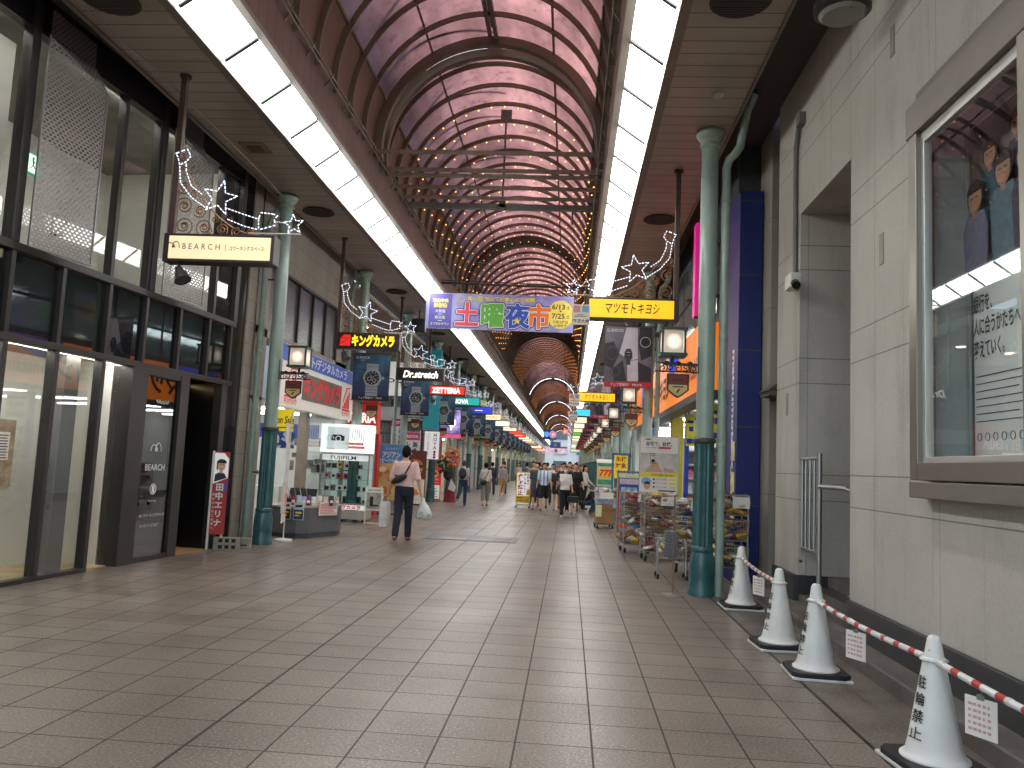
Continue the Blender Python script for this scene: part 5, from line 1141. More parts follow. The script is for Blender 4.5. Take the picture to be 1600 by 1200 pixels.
for i, y in enumerate((104, 112)):
    t = thing('far_banner', 'small %s cross banner hung near the far end of the arcade' % ('blue' if i == 0 else 'pale pink'), 'banner', (-1.8, y, 3.9 if i == 0 else 3.3), 0)
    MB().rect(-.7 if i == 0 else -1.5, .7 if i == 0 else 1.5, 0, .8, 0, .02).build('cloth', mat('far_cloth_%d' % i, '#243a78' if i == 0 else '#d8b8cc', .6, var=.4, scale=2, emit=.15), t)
    q = MB(); q.cyl((-.6, 0, .8), (-.6, 0, 3), .012, n=4); q.cyl((.6, 0, .8), (.6, 0, 3), .012, n=4); q.disc(0, .4, .25, -.01); q.build('wire', mat('wire_grey', '#77726c'), t)
# ---- loudspeaker and flags high on the left
sp_ = thing('loudspeaker', 'black box loudspeaker hung from the soffit beside the left light strip', 'loudspeaker', (-4.75, 24, 5.45), 0)
MB().box(-.2, .22, -.15, .18, 0, .4).build('cabinet', mat('speaker_black', '#141416', .5), sp_, bevel=.015); MB().box(-.17, .19, -.165, -.15, .03, .37).build('grille', mat('speaker_grille', '#262628', .7, bump=.5), sp_); MB().cyl((0, .05, .4), (0, .05, SOF-5.45), .025, n=8).box(-.12, .12, -.03, .12, .4, .43).build('bracket', mat('speaker_black', '#141416'), sp_)
for i, (x, y, z0, z1, w_, cl, nm_) in enumerate(((-5.2, 29.6, 2.68, 5.72, .6, '#1f7f86', 'tall teal'), (-5.15, 46, 3.0, 5.2, .5, '#8aa83a', 'lime green'), (-5.25, 38.5, 3.2, 5.7, .5, '#55607a', 'slate blue'))):
    t = thing('upright_sign', '%s upright sign board among the left columns' % nm_, 'sign', (x, y, 0), 0)
    MB().box(-w_/2, w_/2, 0, .12, z0, z1).build('panel', mat('upright_%d' % i, cl, .45, var=.08, emit=.08), t); q = MB(); q.box(-w_/2-.3, -w_/2, .04, .08, z0+.3, z0+.34); q.box(-w_/2-.3, -w_/2, .04, .08, z1-.34, z1-.3); q.build('bracket', DARKF, t)
    if i == 0: q = MB(); q.text('英会話「学」', .22, .12, 4.9, -.003, vert=True, bold=.02); q.build('lettering', PWHITE, t)
t = thing('upright_sign', 'white upright school sign with red border and three coloured dots', 'sign', (-5.1, 29.55, 0), 0)
MB().box(-.31, .31, 0, .1, 1.58, 2.66).build('frame', mat('border_red', '#b5303a', .45), t); MB().rect(-.28, .28, 1.61, 2.63, -.01, .009).build('white_field', mat('board_white', '#efeeea'), t)
q = MB(); q.text('NOVA', .17, .12, 2.5, -.011, vert=True, bold=.02, gap=.9); q.text('バイリンガルキッズ', .095, -.13, 2.53, -.011, vert=True, gap=.98); q.build('lettering', mat('ink_grey', '#33302e'), t)
q = MB(); q.disc(.12, 1.88, .05, -.015); q.disc(.12, 1.78, .05, -.015); q.build('red_dot', mat('border_red', '#b5303a'), t); MB().disc(.12, 1.68, .05, -.015).build('blue_dot', mat('dot_blue', '#2d4f9a', .5), t)
pv = thing('video_screen', 'tilted purple lit video screen between the left columns', 'screen', (-5.0, 33, 2.55), math.radians(35))
MB().box(-.55, .55, 0, .12, 0, 1.2).build('case', mat('screen_case', '#2a2230', .5), pv); m, n, b, co, xyz = new_mat('screen_purple'); c = mixc(n, ramp(n, noise(n, co, 1.5, 3), .4, .65), rgb('#3a2a66'), rgb('#b0a0d8')); n.links.new(c, b.inputs['Base Color']); n.links.new(c, b.inputs['Emission Color']); b.inputs['Emission Strength'].default_value = .4
MB().rect(-.51, .51, .16, 1.16, -.01, .008).build('lit_screen', m, pv); MB().rect(-.55, .55, -.02, .14, -.014, .012).build('pink_bar', mat('pink_bar', '#c04a78', .4, emit=.3), pv); MB().disc(.1, .62, .2, -.016).rect(.05, .12, .3, .95, -.018).build('white_shape', W_LIT, pv)
# ================================================================== THINGS ON THE STREET
CONEW = mat('cone_white', '#d9d8d2', .38, var=.07, scale=6); RUB = mat('rubber_black', '#1c1c1d', .6, var=.2); INK = mat('ink_black', '#141414')
cone_proto = None
def cone(x, y, rz, label):
    global cone_proto
    if cone_proto is not None: return dup(cone_proto, (x, y, .004), rz, label)
    t = thing('traffic_cone', label, 'traffic cone', (x, y, .004), rz, 'white no parking cones')
    MB().lathe([(.165, .045), (.178, .05), (.178, .062), (.165, .072), (.150, .085), (.138, .13), (.056, .575), (.062, .578), (.062, .586), (.052, .592), (.036, .685), (.030, .70), (.018, .708)], n=40).build('cone_body', CONEW, t, smooth=True)
    s = .22
    q = MB().poly([(-s, -s+.05), (-s+.05, -s), (s-.05, -s), (s, -s+.05), (s, s-.05), (s-.05, s), (-s+.05, s), (-s, s-.05)], 0, .035); q.v = [(a, c, .018+b) for a, b, c in q.v]; q.build('rubber_weight', RUB, t, bevel=.006)
    q = MB().box(-s-.005, s+.005, -s-.005, s+.005, 0, .018); q.build('white_foot', CONEW, t, bevel=.003)
    q = MB()
    def wrap(a0):
        def fn(p):
            z = p[2]; r = .138-(z-.13)*(.138-.056)/.445+.0075-p[1]*.2; a = a0+p[0]/.105
            return (r*math.cos(a), r*math.sin(a), z)
        return fn
    for i, ch in enumerate('駐輪禁止'):
        # split in thin columns so the flat character follows the round cone
        q.text(ch, .072, 0, .46-.09*i, 0, bold=.012, fn=wrap(math.radians(195)))
    q.build('lettering', INK, t)
    MB().sph((-.036, -.02, .63), .006, 8, 5).build('pin_hole', INK, t)
    cone_proto = t; return t
cone(2.07, 9.75, 0, 'farthest of the white no parking cones, next to the green drainpipe')
cone(1.97, 7.65, .06, 'second white no parking cone from the far end, holding the far bar')
cone(2.01, 6.68, -.05, 'white no parking cone in front of the doorway steps where the near bar starts')
cone(2.06, 4.72, .1, 'nearest and largest white no parking cone, at the bottom right')
m, n, b, co, xyz = new_mat('bar_stripes')
f_ = math_node(n, 'FRACT', math_node(n, 'DIVIDE', xyz[1], .21)); s_ = math_node(n, 'LESS_THAN', f_, .36); c = mixc(n, s_, rgb('#dcdad6'), rgb('#b8231f')); n.links.new(c, b.inputs['Base Color']); b.inputs['Roughness'].default_value = .35; STRIPE = m
def bar(p0, p1, label, tagpos, tl):
    p0 = Vector(p0); p1 = Vector(p1); d = p1-p0
    t = thing('barrier_bar', label, 'barrier bar', p0, 0, 'red and white barrier bars'); t.rotation_euler = d.to_track_quat('Y', 'Z').to_euler()
    L = d.length; q = MB(); N = 24
    q.tube([(0, .06+(L-.12)*i/N, -.02*math.sin(PI*i/N)) for i in range(N+1)], .0185, 12); q.build('striped_tube', STRIPE, t, smooth=True)
    q = MB()
    for y0, sg in ((.0, 1), (L, -1)): q.tube([(.068*math.sin(2*PI*i/20), y0+.068*math.cos(2*PI*i/20)*1.0, .005) for i in range(20)], .006, 6, True); q.cyl((0, y0+sg*.06, 0), (0, y0+sg*.12, -.003), .022, n=12)
    q.build('end_ring', mat('ring_plastic', '#cfcac2', .35), t)
    for u in (.36, .64): q = MB(); q.cyl((0, L*u, -.018), (0, L*u+.03, -.018), .021, n=12); q.build('joint', mat('ring_plastic', '#cfcac2'), t)
    g_ = thing('hanging_tag', tl, 'tag', p0+d*tagpos, math.radians(-62), 'paper tags hung on the barrier bars')
    MB().rect(-.085, .085, -.26, -.07, 0, .004).build('card', mat('paper', '#e4dfd6'), g_)
    q = MB(); q.box(-.02, .02, -.002, .006, -.08, -.055); q.tube([(0, 0, -.06), (.012, 0, -.03), (0, 0, .0)], .004, 5); q.build('clip', mat('clip_grey', '#77756f', .4), g_)
    q = MB()
    for i in range(5): [q.rect(-.066+.026*j, -.066+.026*j+rnd.uniform(.010, .022), -.10-.03*i, -.1135-.03*i, -.003, .002) for j in range(5)]
    q.build('red_print', mat('tag_print', '#c09a94', .6), g_)
bar((2.07, 9.75, .575), (1.97, 7.65, .575), 'thin red and white bar between the two far cones', .52, 'small white tag hanging from the far bar')
bar((2.01, 6.68, .575), (2.06, 4.72, .575), 'red and white bar between the doorway cone and the nearest cone', .42, 'white paper tag hanging from the middle bar')
bar((2.06, 4.72, .575), (2.12, 2.75, .575), 'red and white bar leaving the picture at the lower right', .24, 'white paper tag hanging nearest the right edge')

# ---------------------------------------------------------------- left: election sign, flag, counter, showcases
es = thing('election_sign', 'slim red upright sign with a portrait and white characters, on concrete blocks', 'sign', (-5.50, 12.45, 0), .22)
MB().box(-.12, .11, 0, .03, .24, 1.54).build('panel', mat('election_red', '#a8201f', .4, var=.1, scale=3), es)
q = MB(); q.box(-.15, -.12, -.01, .05, 0, 1.55); q.box(.05, .085, .03, .06, 0, 1.5); q.build('white_post', mat('post_white', '#d5d2ca', .5), es)
MB().poly([(-.115, 1.52), (.03, 1.52), (.105, 1.43), (.105, 1.13), (-.115, 1.03)], -.004, .004).build('pale_field', mat('board_white', '#efeeea'), es)
q = MB(); q.poly([(-.10, 1.06), (-.09, 1.18), (-.02, 1.22), (.05, 1.20), (.09, 1.13)], -.007, .004); q.build('suit', mat('suit_navy', '#232838', .6), es)
MB().disc(.0, 1.32, .062, -.010, .004, .082).rect(-.025, .025, 1.2, 1.27, -.009).build('face', mat('portrait_skin', '#d9ae94', .6, var=.05), es)
q = MB(); q.disc(0, 1.365, .075, -.014, .004, .06, 20, -.1, PI+.1); q.poly([(-.075, 1.38), (-.055, 1.38), (-.055, 1.24), (-.072, 1.26)], -.014, .004); q.rect(-.035, -.012, 1.335, 1.345, -.016, .003); q.rect(.012, .035, 1.335, 1.345, -.016, .003); q.rect(-.02, .02, 1.268, 1.276, -.016, .003); q.build('hair', mat('portrait_hair', '#231a18', .6), es)
q = MB(); q.text('田中エリナ', .125, -.005, .98, -.001, vert=True, bold=.03, gap=1.12); q.text('声をかたちに未来へ', .05, -.085, .86, -.001, vert=True, gap=1.3); q.build('white_lettering', PWHITE, es)
MB().rect(.058, .1, .92, 1.06, -.006).build('violet_label', mat('violet_panel', '#5a4fa0'), es)
for i, (x, y, z) in enumerate(((-5.36, 12.55, .0), (-5.36, 12.55, .1))):
    t = thing('concrete_block', '%s hollow concrete block at the foot of the red election sign' % ('lower' if i == 0 else 'upper'), 'concrete block', (x, y, z), .22, 'concrete blocks'); q = MB(); q.box(-.2, .2, -.06, .06, 0, .095); q.build('block', mat('block_grey', '#8a8678', .85, var=.25, bump=.5), t, bevel=.004)
    q = MB(); [q.box(-.12+.1*k, -.06+.1*k, -.062, -.0605, .02, .075) for k in range(3)]; q.build('cell', mat('cell_dark', '#1f1d1a', .9), t)
t = thing('plastic_curb', 'long low grey block behind the red election sign', 'concrete block', (-5.42, 12.75, 0), .22); MB().box(-.35, .36, -.05, .06, 0, .17).build('body', mat('block_grey', '#8a8678'), t, bevel=.01); MB().box(-.3, .3, -.055, -.05, .05, .07).build('groove', mat('cell_dark', '#1f1d1a'), t)
t = thing('flag', 'narrow white flag clipped beside the left teal column, seen edge on', 'flag', (-4.98, 13.95, 0), math.radians(103))
q = MB()
N = 10
for k in range(N): z0 = .35+1.75*k/N; q.box(-.25, .25, .02*math.sin(k*.9), .02*math.sin(k*.9)+.006, z0, z0+1.75/N)
q.build('cloth', mat('flag_white', '#d8d8d2', .7), t); q = MB(); q.cyl((.26, 0, 0), (.26, 0, 2.3), .012, n=8); q.lathe([(.16, 0), (.16, .03), (.05, .05)], (.26, 0, 0), 16); q.build('pole', mat('post_white', '#d5d2ca'), t)
q = MB(); q.ring(0, .75, .12, -.03, .02); q.rect(-.1, .1, .5, .54, -.03); q.build('red_print', mat('sign_red', '#d02a2c'), t)
ct = thing('sales_counter', 'rounded grey counter on the pavement before the camera shop', 'counter', (0, 0, 0))
fp = [(-5.62, 14.92), (-5.02, 14.78), (-4.9, 14.80), (-4.82, 14.9), (-4.5, 15.75), (-4.5, 15.95), (-4.62, 16.1), (-5.62, 16.1)]
def prism(pts, z0, z1, grow=0.):
    q = MB(); cx = sum(p[0] for p in pts)/len(pts); cy = sum(p[1] for p in pts)/len(pts); n_ = len(pts)
    P = [(cx+(x-cx)*(1+grow), cy+(y-cy)*(1+grow)) for x, y in pts]
    return q.add([(x, y, z0) for x, y in P]+[(x, y, z1) for x, y in P], [tuple(range(n_))[::-1], tuple(range(n_, 2*n_))]+[(i, (i+1) % n_, n_+(i+1) % n_, n_+i) for i in range(n_)])
prism(fp, .0, .07, -.03).build('plinth', mat('counter_plinth', '#3f4144', .5), ct); prism(fp, .07, .56).build('body', mat('counter_grey', '#5f6064', .45, var=.08), ct, bevel=.02); prism(fp, .56, .595, .02).build('top', mat('counter_top', '#b9b4a4', .4), ct, bevel=.006)
def flat(name, label, cat, x, y, rz, w_, z0, z1, colr, group=None, th=.008):
    t = thing(name, label, cat, (x, y, 0), rz, group); MB().rect(-w_/2, w_/2, z0, z1, 0, th).build('sheet', mat('sheet_'+colr, colr, .5, var=.06), t); return t
for i, (x, y, c1) in enumerate(((-5.24, 14.815, '#2d2520'), (-4.98, 14.765, '#25406a'))):
    t = flat('counter_poster', '%s small poster stuck on the grey counter front' % ('dark brown' if i == 0 else 'blue'), 'poster', x, y, -.23 if i == 0 else -.1, .2, .34, .66, '#c9d4da' if i else '#cfcac0', 'posters on the grey counter')
    MB().rect(-.092, .092, .35, .53, -.004, .003).build('print_block', mat('block_'+c1, c1, .5, var=.2), t); q = MB(); q.rect(-.06, .06, .46, .49, -.007, .003); q.rect(-.07, .03, .41, .43, -.007, .003); q.build('yellow_print', mat('print_yellow', '#f2dc5a'), t); q = MB().poly([(-.06, .58), (.06, .58), (.075, .62), (-.075, .61)], -.004, .003); q.build('product_picture', INK, t)
t = flat('price_board', 'white price list in a red frame on the right face of the counter', 'notice', -4.6, 15.36, 1.15, .56, .40, .68, '#b8807a'); MB().rect(-.26, .26, .415, .665, -.004, .003).build('paper', mat('paper', '#e4dfd6'), t)
q = MB(); [q.rect(-.23, .23-.05*(k % 3), .44+.03*k, .452+.03*k, -.007, .002) for k in range(7)]; q.build('print', mat('print_red', '#b5706a'), t)
rk = thing('phone_case_rack', 'black tilted rack full of phone cases on the counter', 'rack', (-5.15, 15.3, .595), -.1)
q = MB(); q.box(-.3, .26, .0, .16, 0, .1); q.bar((-.02, .12, .05), (-.02, .2, .3), .56, .02); q.build('stand', mat('rack_black', '#17171a', .5), rk)
for k in range(9): q = MB(); x = -.28+.06*k; q.bar((x, .05-.0, .08), (x-.05, .03, .34-.02*(k % 3)), .045, .016); q.build('phone_case', mat('case_%d' % (k % 4), ['#2a2426', '#c9b7ad', '#3a2a2c', '#8a7f7c'][k % 4], .4), rk)
for k in range(9):
    cl = ['#8a2a3a', '#9cc4d8', '#b9a3bc', '#5d2f52', '#cfcfcb', '#d8c9b8', '#c9c2bc', '#3d3336', '#b9a898'][k]
    nmk = ['crimson', 'pale blue', 'lilac', 'plum', 'pale grey', 'cream', 'ivory', 'charcoal', 'beige'][k]
    t = thing('gift_packet', '%s packet standing in the row along the counter top' % nmk, 'packet', (-5.16+.085*k, 14.98+.03*k+(.0 if k < 5 else .07*(k-4)), .597), .1*k, 'packets on the counter')
    q = MB(); q.loft([((0, 0, 0), .045, .025), ((0, 0, .02), .05, .03), ((.004, 0, .12), .048, .024), ((0, 0, .17+.02*(k % 2)), .046, .008)], 8); q.build('bag', mat('packet_'+cl, cl, .3, var=.25, scale=18, coat=.3), t); q = MB().rect(-.03, .03, .05, .1, -.032); q.build('packet_label', mat('paper', '#e4dfd6'), t)
sh = thing('showcase', 'tall glass showcase of cameras under a white lit camera poster', 'showcase', (-5.36, 19.0, 0), 0)
q = MB(); W = .60
for x in (-W, W-.03): 
    for y in (0, .47): q.box(x, x+.03, y, y+.03, .25, 1.62)
q.box(-W, W, 0, .5, 1.60, 1.645); q.box(-W, W, 0, .03, .42, .45); q.build('frame', mat('alu_frame', '#9a9892', .35, metal=.6), sh)
q = MB(); q.box(-W, W, .0, .5, .07, .27); q.build('base', mat('showcase_base', '#a39c90', .5), sh); q = MB(); [q.cyl((x, .1, 0), (x, .1, .07), .03, n=8) for x in (-.5, 0, .5)]; q.build('foot', RUB, sh)
lb = MB().box(-W-.02, W+.03, -.02, .3, 1.645, 2.33).build('light_box', mat('lightbox_white', '#e8efee', .4, var=.03, emit=.3), sh)
MB().rect(-.46, .08, 1.72, 2.26, -.026, .004).build('picture_field', mat('picture_pale', '#c5d0d0', .5, emit=.15), lb)
q = MB(); q.rect(-.36, -.04, 1.93, 2.05, -.032); q.rect(-.33, -.1, 2.05, 2.075, -.032); q.build('camera_picture', INK, lb); q = MB(); q.ring(-.19, 1.98, .07, -.037, .02); q.disc(-.31, 2.0, .02, -.037); q.build('camera_lens', mat('lens_pale', '#dfe4e4', .4), lb)
q = MB(); q.rect(.0, .43, 1.84, 1.895, -.026); q.rect(.06, .46, 1.755, 1.81, -.026); q.text('FUJIFILM', .05, -.37, 1.735, -.024, bold=.02); q.build('red_print', mat('sign_red', '#d02a2c'), lb)
q = MB(); [q.rect(.15+.055*k, .16+.055*k, 2.0-.03*(k % 3), 2.22, -.026) for k in range(6)]; q.build('grey_print', mat('print_grey', '#4a4644'), lb)
q = MB(); q.text('あなたの暮らしに', .045, .21, 1.867, -.028, bold=.02, fit=.38); q.text('残るの人を。', .045, .26, 1.783, -.028, bold=.02, fit=.34); q.build('white_print', PWHITE, lb)
q = MB(); q.rect(-W+.03, W-.03, 1.46, 1.6, .03); q.build('name_strip', mat('strip_white', '#dfe4e2', .4, emit=.15), sh); q = MB().text('FUJIFILM', .12, -.05, 1.53, .028, bold=.012, fit=.62); q.build('lettering', INK, sh)
q = MB(); q.rect(-W+.03, W-.03, .29, .41, -.004); q.build('lower_strip', mat('strip_white', '#dfe4e2'), sh); q = MB().text('キングカメラ', .11, .1, .35, -.006, bold=.04, fit=.7); q.build('red_lettering', mat('sign_red', '#d02a2c'), sh)
q = MB(); [q.box(-W+.03, W-.03, .05, .45, z, z+.012) for z in (.72, 1.0, 1.26)]; q.build('shelf', SHOWGLASS, sh); MB().box(-W+.03, W-.03, .45, .47, .45, 1.6).build('back', mat('showcase_back', '#b9c6c6', .5, emit=.15), sh); MB().box(-W+.03, W-.03, .0, .006, .45, 1.46).build('glass', SHOWGLASS, sh)
for k in range(26):
    z = (.45, .735, 1.015, 1.275)[k % 4]; x = -.52+.16*(k//4)+rnd.uniform(-.02, .02); a_, h_ = rnd.uniform(.09, .13), rnd.uniform(.09, .17)
    cl = ['#23252a', '#c7403a', '#d8d4c8', '#e4a8ae', '#8a6a44', '#3a3d42', '#e0b23a', '#a9b4b8'][rnd.randint(0, 7)]
    o = MB().box(x, x+a_, .12, .22, z, z+h_).build('boxed_camera', mat('goods_'+cl, cl, .4), sh, bevel=.006); MB().disc(x+a_/2, z+h_/2, a_*.3, .112, .008).build('lens', INK, o)
t = thing('poster_board', 'small white easel board with a dark furniture photo beside the showcase', 'sign board', (-4.53, 18.75, 0), .05); q = MB(); q.box(-.22, .20, 0, .03, .32, .86); q.build('board', mat('board_cream', '#dcd6c8', .5), t)
q = MB(); [q.bar((x, .0, 0), (x*.9, .02, .9), .025, .02) for x in (-.2, .18)]; q.bar((-.2, .0, .03), (.18, .0, .03), .02, .02); q.build('leg', mat('post_white', '#d5d2ca'), t); MB().rect(-.18, .17, .36, .74, -.005).build('photo', mat('chair_photo', '#9a9690', .5, var=.5, scale=7), t); q = MB(); q.rect(-.1, -.02, .45, .65, -.01); q.rect(-.1, .1, .42, .46, -.01); q.text('EASY CHAIR', .05, 0, .80, -.003, bold=.02, fit=.3); q.build('dark_print', INK, t)
# burger shop posters
def food(q1, cx, cz, s, seed):
    r_ = random.Random(seed)
    for k in range(7): q1.disc(cx+r_.uniform(-s, s), cz+r_.uniform(-s*.5, s*.5), r_.uniform(.05, .11), -.008-.001*k, .002, r_.uniform(.04, .08), 14)
t = flat('food_poster', 'blue topped food poster panel standing in front of the burger shop', 'poster', -4.98, 22.3, .06, .8, .40, 1.97, '#c9a66a')
MB().rect(-.39, .39, 1.42, 1.96, -.004, .003).build('sky_field', mat('poster_sky', '#4a7fb0', .5, var=.2, scale=3), t)
q = MB(); q.text('アジアン', .2, .0, 1.66, -.006, bold=.03, shear=.15, fit=.5); q.text('スピーツナゲット', .15, .0, 1.49, -.006, bold=.03, shear=.15, fit=.7); q.text('ゼッテリア', .07, .0, 1.83, -.006); q.build('white_lettering', PWHITE, t)
q = MB(); food(q, -.1, 1.2, .25, 1); food(q, .1, .85, .25, 2); food(q, -.15, .6, .2, 3); q.build('fried_food', mat('food_gold', '#b9722e', .5, var=.4, scale=16), t); q = MB(); food(q, .15, 1.05, .18, 5); q.build('fruit', mat('food_orange', '#e0853a', .5, var=.3, scale=12), t); q = MB(); q.disc(-.22, 1.25, .11, -.02, .003, .09); q.build('pale_food', mat('food_pale', '#e0cfae', .5, var=.2, scale=14), t)
q = MB(); q.bar((-.35, .02, 0), (-.35, .02, .45), .03, .03); q.bar((.35, .02, 0), (.35, .02, .45), .03, .03); q.box(-.4, .4, -.1, .2, 0, .03); q.build('leg', DARKF, t)
t = flat('burger_poster', 'dark red burger poster panel partly hidden behind the man in pink', 'poster', -4.42, 23.0, 0, .66, .25, 1.82, '#5c1f1e')
q = MB(); q.disc(.0, 1.42, .22, -.008, .004, .15, 24, 0, PI); q.poly([(-.22, 1.24), (.22, 1.24), (.18, 1.15), (-.18, 1.15)], -.008, .004); q.build('bun', mat('bun_gold', '#b9752e', .4, var=.2, scale=12), t); MB().rect(-.23, .23, 1.34, 1.41, -.011).build('patty', mat('patty_brown', '#3a1d12', .5), t); MB().rect(-.24, .24, 1.29, 1.34, -.012).build('lettuce', mat('lettuce', '#6d8f3a', .5), t); MB().rect(-.22, .22, 1.25, 1.29, -.011).build('cheese', mat('cheese', '#e0a52e', .5), t)
q = MB(); q.rect(-.3, .3, .3, 1.0, -.004); q.build('white_field', mat('board_cream', '#dcd6c8'), t); q = MB(); food(q, 0, .6, .2, 9); q.build('food_picture', mat('food_orange', '#e0853a'), t); q = MB(); q.text('絶品', .1, -.2, 1.74, -.003, bold=.02); q.build('lettering', PWHITE, t); q = MB(); q.bar((-.3, .02, 0), (-.3, .02, .3), .03, .03); q.bar((.3, .02, 0), (.3, .02, .3), .03, .03); q.build('leg', DARKF, t)
for i, (x, y, z1) in enumerate(((-6.35, 29.4, 3.05), (-5.76, 29.2, 2.55))):
    t = thing('upright_flag', '%s pink headed white flag with black vertical characters by the trellis wall' % ('taller' if i == 0 else 'lower'), 'flag', (x, y, 0), 0, 'school flags by the trellis wall')
    MB().rect(-.27, .27, z1-1.8, z1, 0, .006).build('cloth', mat('flag_white', '#d8d8d2'), t); MB().rect(-.27, .27, z1-.28, z1, -.004, .003).build('pink_head', mat('flag_pink', '#c8345e', .6), t)
    q = MB(); q.text('英会話', .21, .11, z1-.45, -.002, vert=True, bold=.03); q.text('レッスン', .19, -.13, z1-.42, -.002, vert=True, bold=.02); q.build('lettering', INK, t); q = MB(); q.text('NOVA', .15, 0, z1-.14, -.006, bold=.03); q.build('white_lettering', PWHITE, t); MB().disc(.12, z1-1.15, .1, -.006).build('pink_disc', mat('flag_pink', '#c8345e'), t)
    q = MB(); q.cyl((.28, .01, 0), (.28, .01, z1+.1), .015, n=8); q.cyl((-.28, .01, z1+.02), (.28, .01, z1+.02), .01, n=6); q.lathe([(.2, 0), (.2, .06), (.05, .1)], (.28, 0, 0), 14); q.build('pole', mat('post_white', '#d5d2ca'), t)
t = thing('red_stand_sign', 'red and white upright burger sign on a low foot by the left column', 'sign', (-5.16, 30.95, 0), 0); MB().box(-.25, .25, 0, .08, .05, 1.3).build('panel', mat('stand_red', '#cf2a2e', .4, emit=.15), t); MB().rect(-.22, .22, .1, .62, -.005).build('white_field', mat('board_white', '#efeeea'), t); MB().disc(0, 1.06, .15, -.008).build('cream_disc', mat('disc_cream', '#f2e2b8', .5), t); q = MB(); q.disc(0, 1.06, .11, -.012, .003, .06); q.build('bun', mat('bun_gold', '#b9752e'), t)
q = MB(); q.text('ZETTERIA', .09, 0, .84, -.003, bold=.03, fit=.36); q.rect(-.18, .18, .70, .72, -.005); q.build('lettering', PWHITE, t); q = MB(); [q.rect(-.17, .15-.05*(k % 2), .16+.1*k, .2+.1*k, -.009) for k in range(4)]; q.build('blue_print', mat('print_blueish', '#9fb4cc', .5), t); MB().box(-.3, .3, -.12, .2, 0, .05).build('foot', mat('foot_grey', '#8a8680', .5), t)
# congratulatory flowers
fl = thing('flower_stand', 'large orange and pink flower arrangement on a stand by the left column', 'flowers', (-4.62, 31.0, 0), 0); q = MB(); [q.cyl((.22*math.cos(a), .22*math.sin(a), 0), (.05*math.cos(a), .05*math.sin(a), 1.1), .02, n=6) for a in (0, 2.1, 4.2)]; q.lathe([(.06, .8), (.2, .95), (.22, 1.15), (.1, 1.2)], n=12); q.build('stand', mat('stand_dark', '#2a2622', .6), fl)
def blobs(n_, cx, cz, sx, sz, r, seed):
    q = MB(); r_ = random.Random(seed)
    for k in range(n_):
        a = r_.uniform(0, 2*PI); d = r_.random()**.5; q.sph((cx+sx*d*math.cos(a), r_.uniform(-.15, .15), cz+sz*d*math.sin(a)), r*r_.uniform(.6, 1.3), 6, 4)
    return q
blobs(60, .08, 1.72, .36, .42, .05, 1).build('orange_bloom', mat('bloom_orange', '#d98a4a', .7, var=.3, scale=20), fl); blobs(30, .1, 1.6, .3, .35, .05, 2).build('pink_bloom', mat('bloom_pink', '#c9566a', .7, var=.3, scale=20), fl); blobs(26, .0, 1.7, .33, .4, .045, 3).build('cream_bloom', mat('bloom_cream', '#e6d3a8', .7), fl); blobs(50, -.15, 1.35, .35, .3, .06, 4).build('foliage', mat('foliage', '#2c4a2a', .7, var=.4, scale=12), fl)
t = thing('festive_cloth', 'white and red cloth draped at the foot of the flower stand', 'cloth', (-4.5, 30.7, 0), 0); q = MB(); q.loft([((0, 0, .0), .25, .15), ((0, 0, .3), .2, .12), ((.02, 0, .55), .1, .06)], 9); q.build('red_cloth', mat('cloth_red', '#8a2430', .8), t); MB().poly([(-.05, .5), (.05, .9), (.25, .6), (.22, .4)], -.16, .02).build('white_cloth', mat('cloth_white', '#d8d4ce', .8), t)
# yellow bicycle sign in the middle of the walkway
t = thing('walk_sign', 'yellow framed white sign board on castors in the middle of the walkway', 'sign board', (-1.62, 29.5, 0), -.06); q = MB(); q.box(-.27, .27, 0, .04, .17, 1.30); q.build('yellow_frame', mat('sign_gold', '#e0b526', .45, var=.06), t); P = [(-.22, .42), (.22, .42), (.235, .44), (.235, 1.24), (.22, 1.26), (-.22, 1.26), (-.235, 1.24), (-.235, .44)]; MB().poly(P, -.006, .005).build('white_field', mat('board_white', '#efeeea'), t)
q = MB(); q.text('走行禁止', .19, -.11, 1.13, -.008, vert=True, bold=.04); q.build('red_lettering', mat('letter_red', '#b8324a', .5), t); q = MB(); q.text('押して歩いて！', .095, .06, 1.19, -.008, vert=True, bold=.02, gap=1.08); q.text('自転車は', .095, .17, 1.19, -.008, vert=True, bold=.02, gap=1.1); q.text('自転車は', .06, -.12, .355, -.002, bold=.02); q.text('駐輪場にとめてね', .06, .0, .26, -.002, bold=.02, fit=.42); q.build('black_lettering', INK, t)
q = MB(); [q.box(x-.015, x+.015, -.2, .2, .05, .08) for x in (-.24, .24)]; q.box(-.26, .26, -.0, .03, .1, .13); q.box(-.26, .26, .0, .03, .06, .08); [q.box(x-.012, x+.012, 0, .03, .06, .2) for x in (-.24, .24)]; q.build('stand', mat('stand_alu', '#a9a9a6', .4, metal=.6), t); q = MB(); [q.cyl((x-.015, y, .03), (x+.015, y, .03), .03, n=12) for x in (-.24, .24) for y in (-.18, .18)]; q.build('castor', RUB, t)

